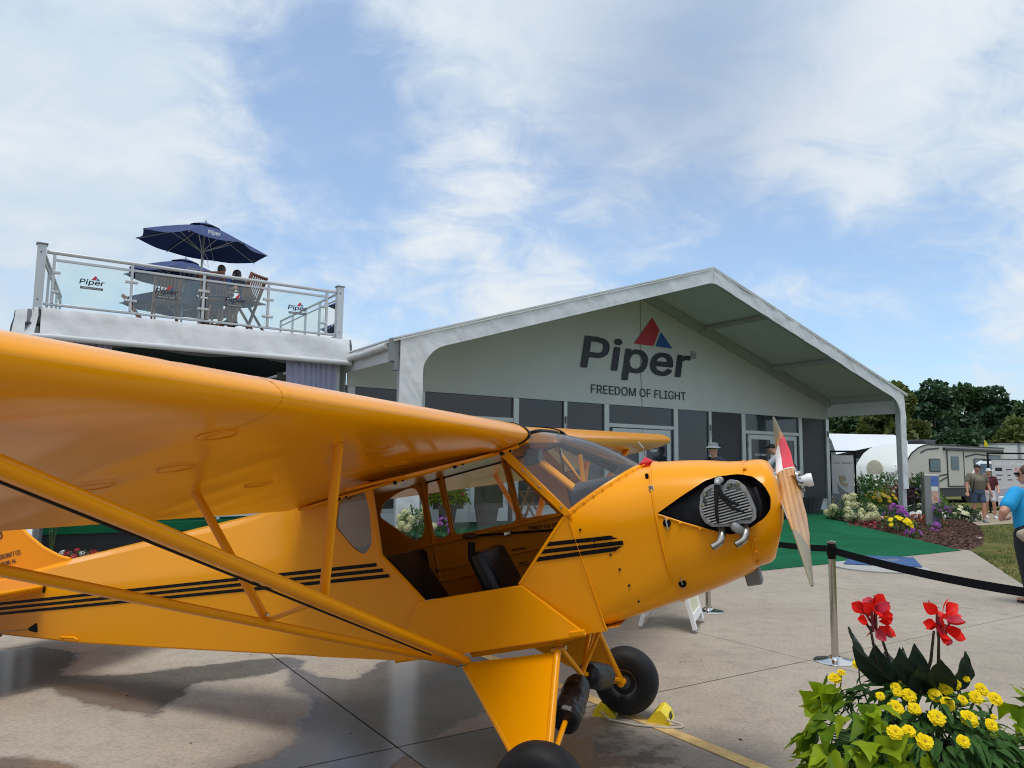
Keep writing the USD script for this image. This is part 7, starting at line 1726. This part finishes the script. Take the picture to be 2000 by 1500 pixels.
TD_ = 'tree_leaf_dark'; TL_ = 'tree_leaf'; TO_ = 'tree_leaf_olive'
for k, (px, top, hwp, Y, mt, lb_) in enumerate((
        (1640, 782, 95, 82, TL_, 'green tree behind the coach, under the tent roof'), (1738, 738, 68, 70, TO_, 'olive-yellow tree just right of the tent roof'), (1690, 775, 70, 90, TL_, 'green tree behind the white marquee'),
        (1826, 733, 62, 80, TD_, 'tall dark tree, first right of the olive one'), (1895, 733, 64, 86, TL_, 'tall green tree in the middle of the wood'), (1960, 742, 58, 82, TD_, 'dark tree near the right edge'),
        (2030, 772, 66, 78, TL_, 'green tree cut by the right edge'), (1860, 760, 80, 98, TD_, 'dark tree in the second row of the wood'), (1985, 800, 60, 72, TO_, 'lower olive tree in front at the right edge'),
        (1785, 790, 70, 95, TD_, 'dark tree filling the gap behind the olive one'), (1930, 830, 80, 74, TD_, 'low dark tree in front of the wood'), (1860, 838, 90, 72, TD_, 'low dark tree above the trailer roof'), (2110, 760, 80, 84, TD_, 'dark tree beyond the right edge'), (1560, 800, 90, 88, TL_, 'green tree hidden behind the tent'), (1770, 845, 80, 76, TD_, 'low dark tree above the nose of the trailer'), (2010, 845, 80, 74, TD_, 'low dark tree behind the white cabins'))):
    x = (px - 1000) / FPX * Y; H = 1.63 + (912 + .0114 * (px - 1000) * -1 + 0 - top) / FPX * Y
    tree(lb_, x, Y, H, hwp / FPX * Y, mt, 100 + k)
g = np.random.default_rng(77); n = 26000; r0 = 6.5 + 30 * g.random(n) ** 1.6; x = r0 * (.38 + .40 * g.random(n)); pts = np.column_stack([x, r0, np.full(n, -.035)])
uv = np.column_stack([pts[:, :2] @ SE, pts[:, :2] @ SN]); keep = ~shapely.contains(PAVE.buffer(.03), shapely.points(uv)) & ~shapely.contains(bp, shapely.points(pts[:, :2])) & ~((uv[:, 1] > 11.3) & (uv[:, 1] < 15.6) & (uv[:, 0] > 23)) & ~((uv[:, 1] > 8) & (uv[:, 0] < 19.3)); pts = pts[keep]; n = len(pts)
bl_ = T([[-.5, 0, 0], [.5, 0, 0], [.1, 1, .12]], [[0, 1, 2]]); part_g = thing('grass', 'dry mown grass blades on the verge at right', None, kind='stuff')
tone = meshkit.fbm(pts * .6, 3, 5) + .15 * g.normal(size=n)
mat('blade_green', (.060, .105, .018), .8, trans=.3, var=.3, scale=2, coord='world'); mat('blade_dry', (.26, .21, .075), .85, trans=.3, var=.3, scale=2, coord='world')
for nm, sel in (('blade_green', tone < .5), ('blade_dry', tone >= .5)):
    q = pts[sel]; k = len(q); m = many(T(np.array([[-.10, 0, 0], [.10, 0, 0], [.02, 1, .1]]), [[0, 1, 2]]), np.repeat(q, 3, 0) + np.column_stack([.03 * g.normal(size=(3 * k, 2)), np.zeros(3 * k)]), np.column_stack([.5 * g.normal(size=(3 * k, 2)), np.ones(3 * k)]), g.normal(size=(3 * k, 3)), .03 + .05 * g.random(3 * k)); part(part_g, 'blades', m, nm, kind='stuff')

# unseen trees added behind the viewer to darken reflections in glass and paint
for k, (x, y, H, Rr) in enumerate(((-30, -42, 10, 6), (-20, -46, 12, 6.5), (-10, -44, 11, 6), (0, -48, 12.5, 7), (11, -45, 11, 6), (22, -44, 12, 6.5), (33, -40, 11, 6), (-40, -34, 11, 6))):
    tree('unseen tree added behind the viewer to darken reflections', x, y, H, Rr, TD_, 300 + k, 2600, .3, 1.0, 'unseen trees added behind the viewer')
# leaves, grit and bits of grass blown on the concrete
g = np.random.default_rng(8); n = 240; q = np.column_stack([-3 + 12 * g.random(n), 2.6 + 11 * g.random(n) ** 1.3]); uvq = np.column_stack([q @ SE, q @ SN]); ok = shapely.contains(PAVE.buffer(-.1), shapely.points(uvq)) & (uvq[:, 1] < 8.0); q = np.column_stack([q[ok], np.full(ok.sum(), .004)]); n = len(q)
lt = thing('leaf_litter', 'dry bits of leaf and grit scattered on the concrete', None, kind='stuff'); part(lt, 'litter', many(leaf(1, .35, .3, .4, 2), q, np.column_stack([g.normal(size=(n, 2)), .1 * g.random(n)]), np.tile([0, 0, 1.0], (n, 1)) + .4 * g.normal(size=(n, 3)), .008 + .03 * g.random(n) ** 2.5), 'soil', kind='stuff')
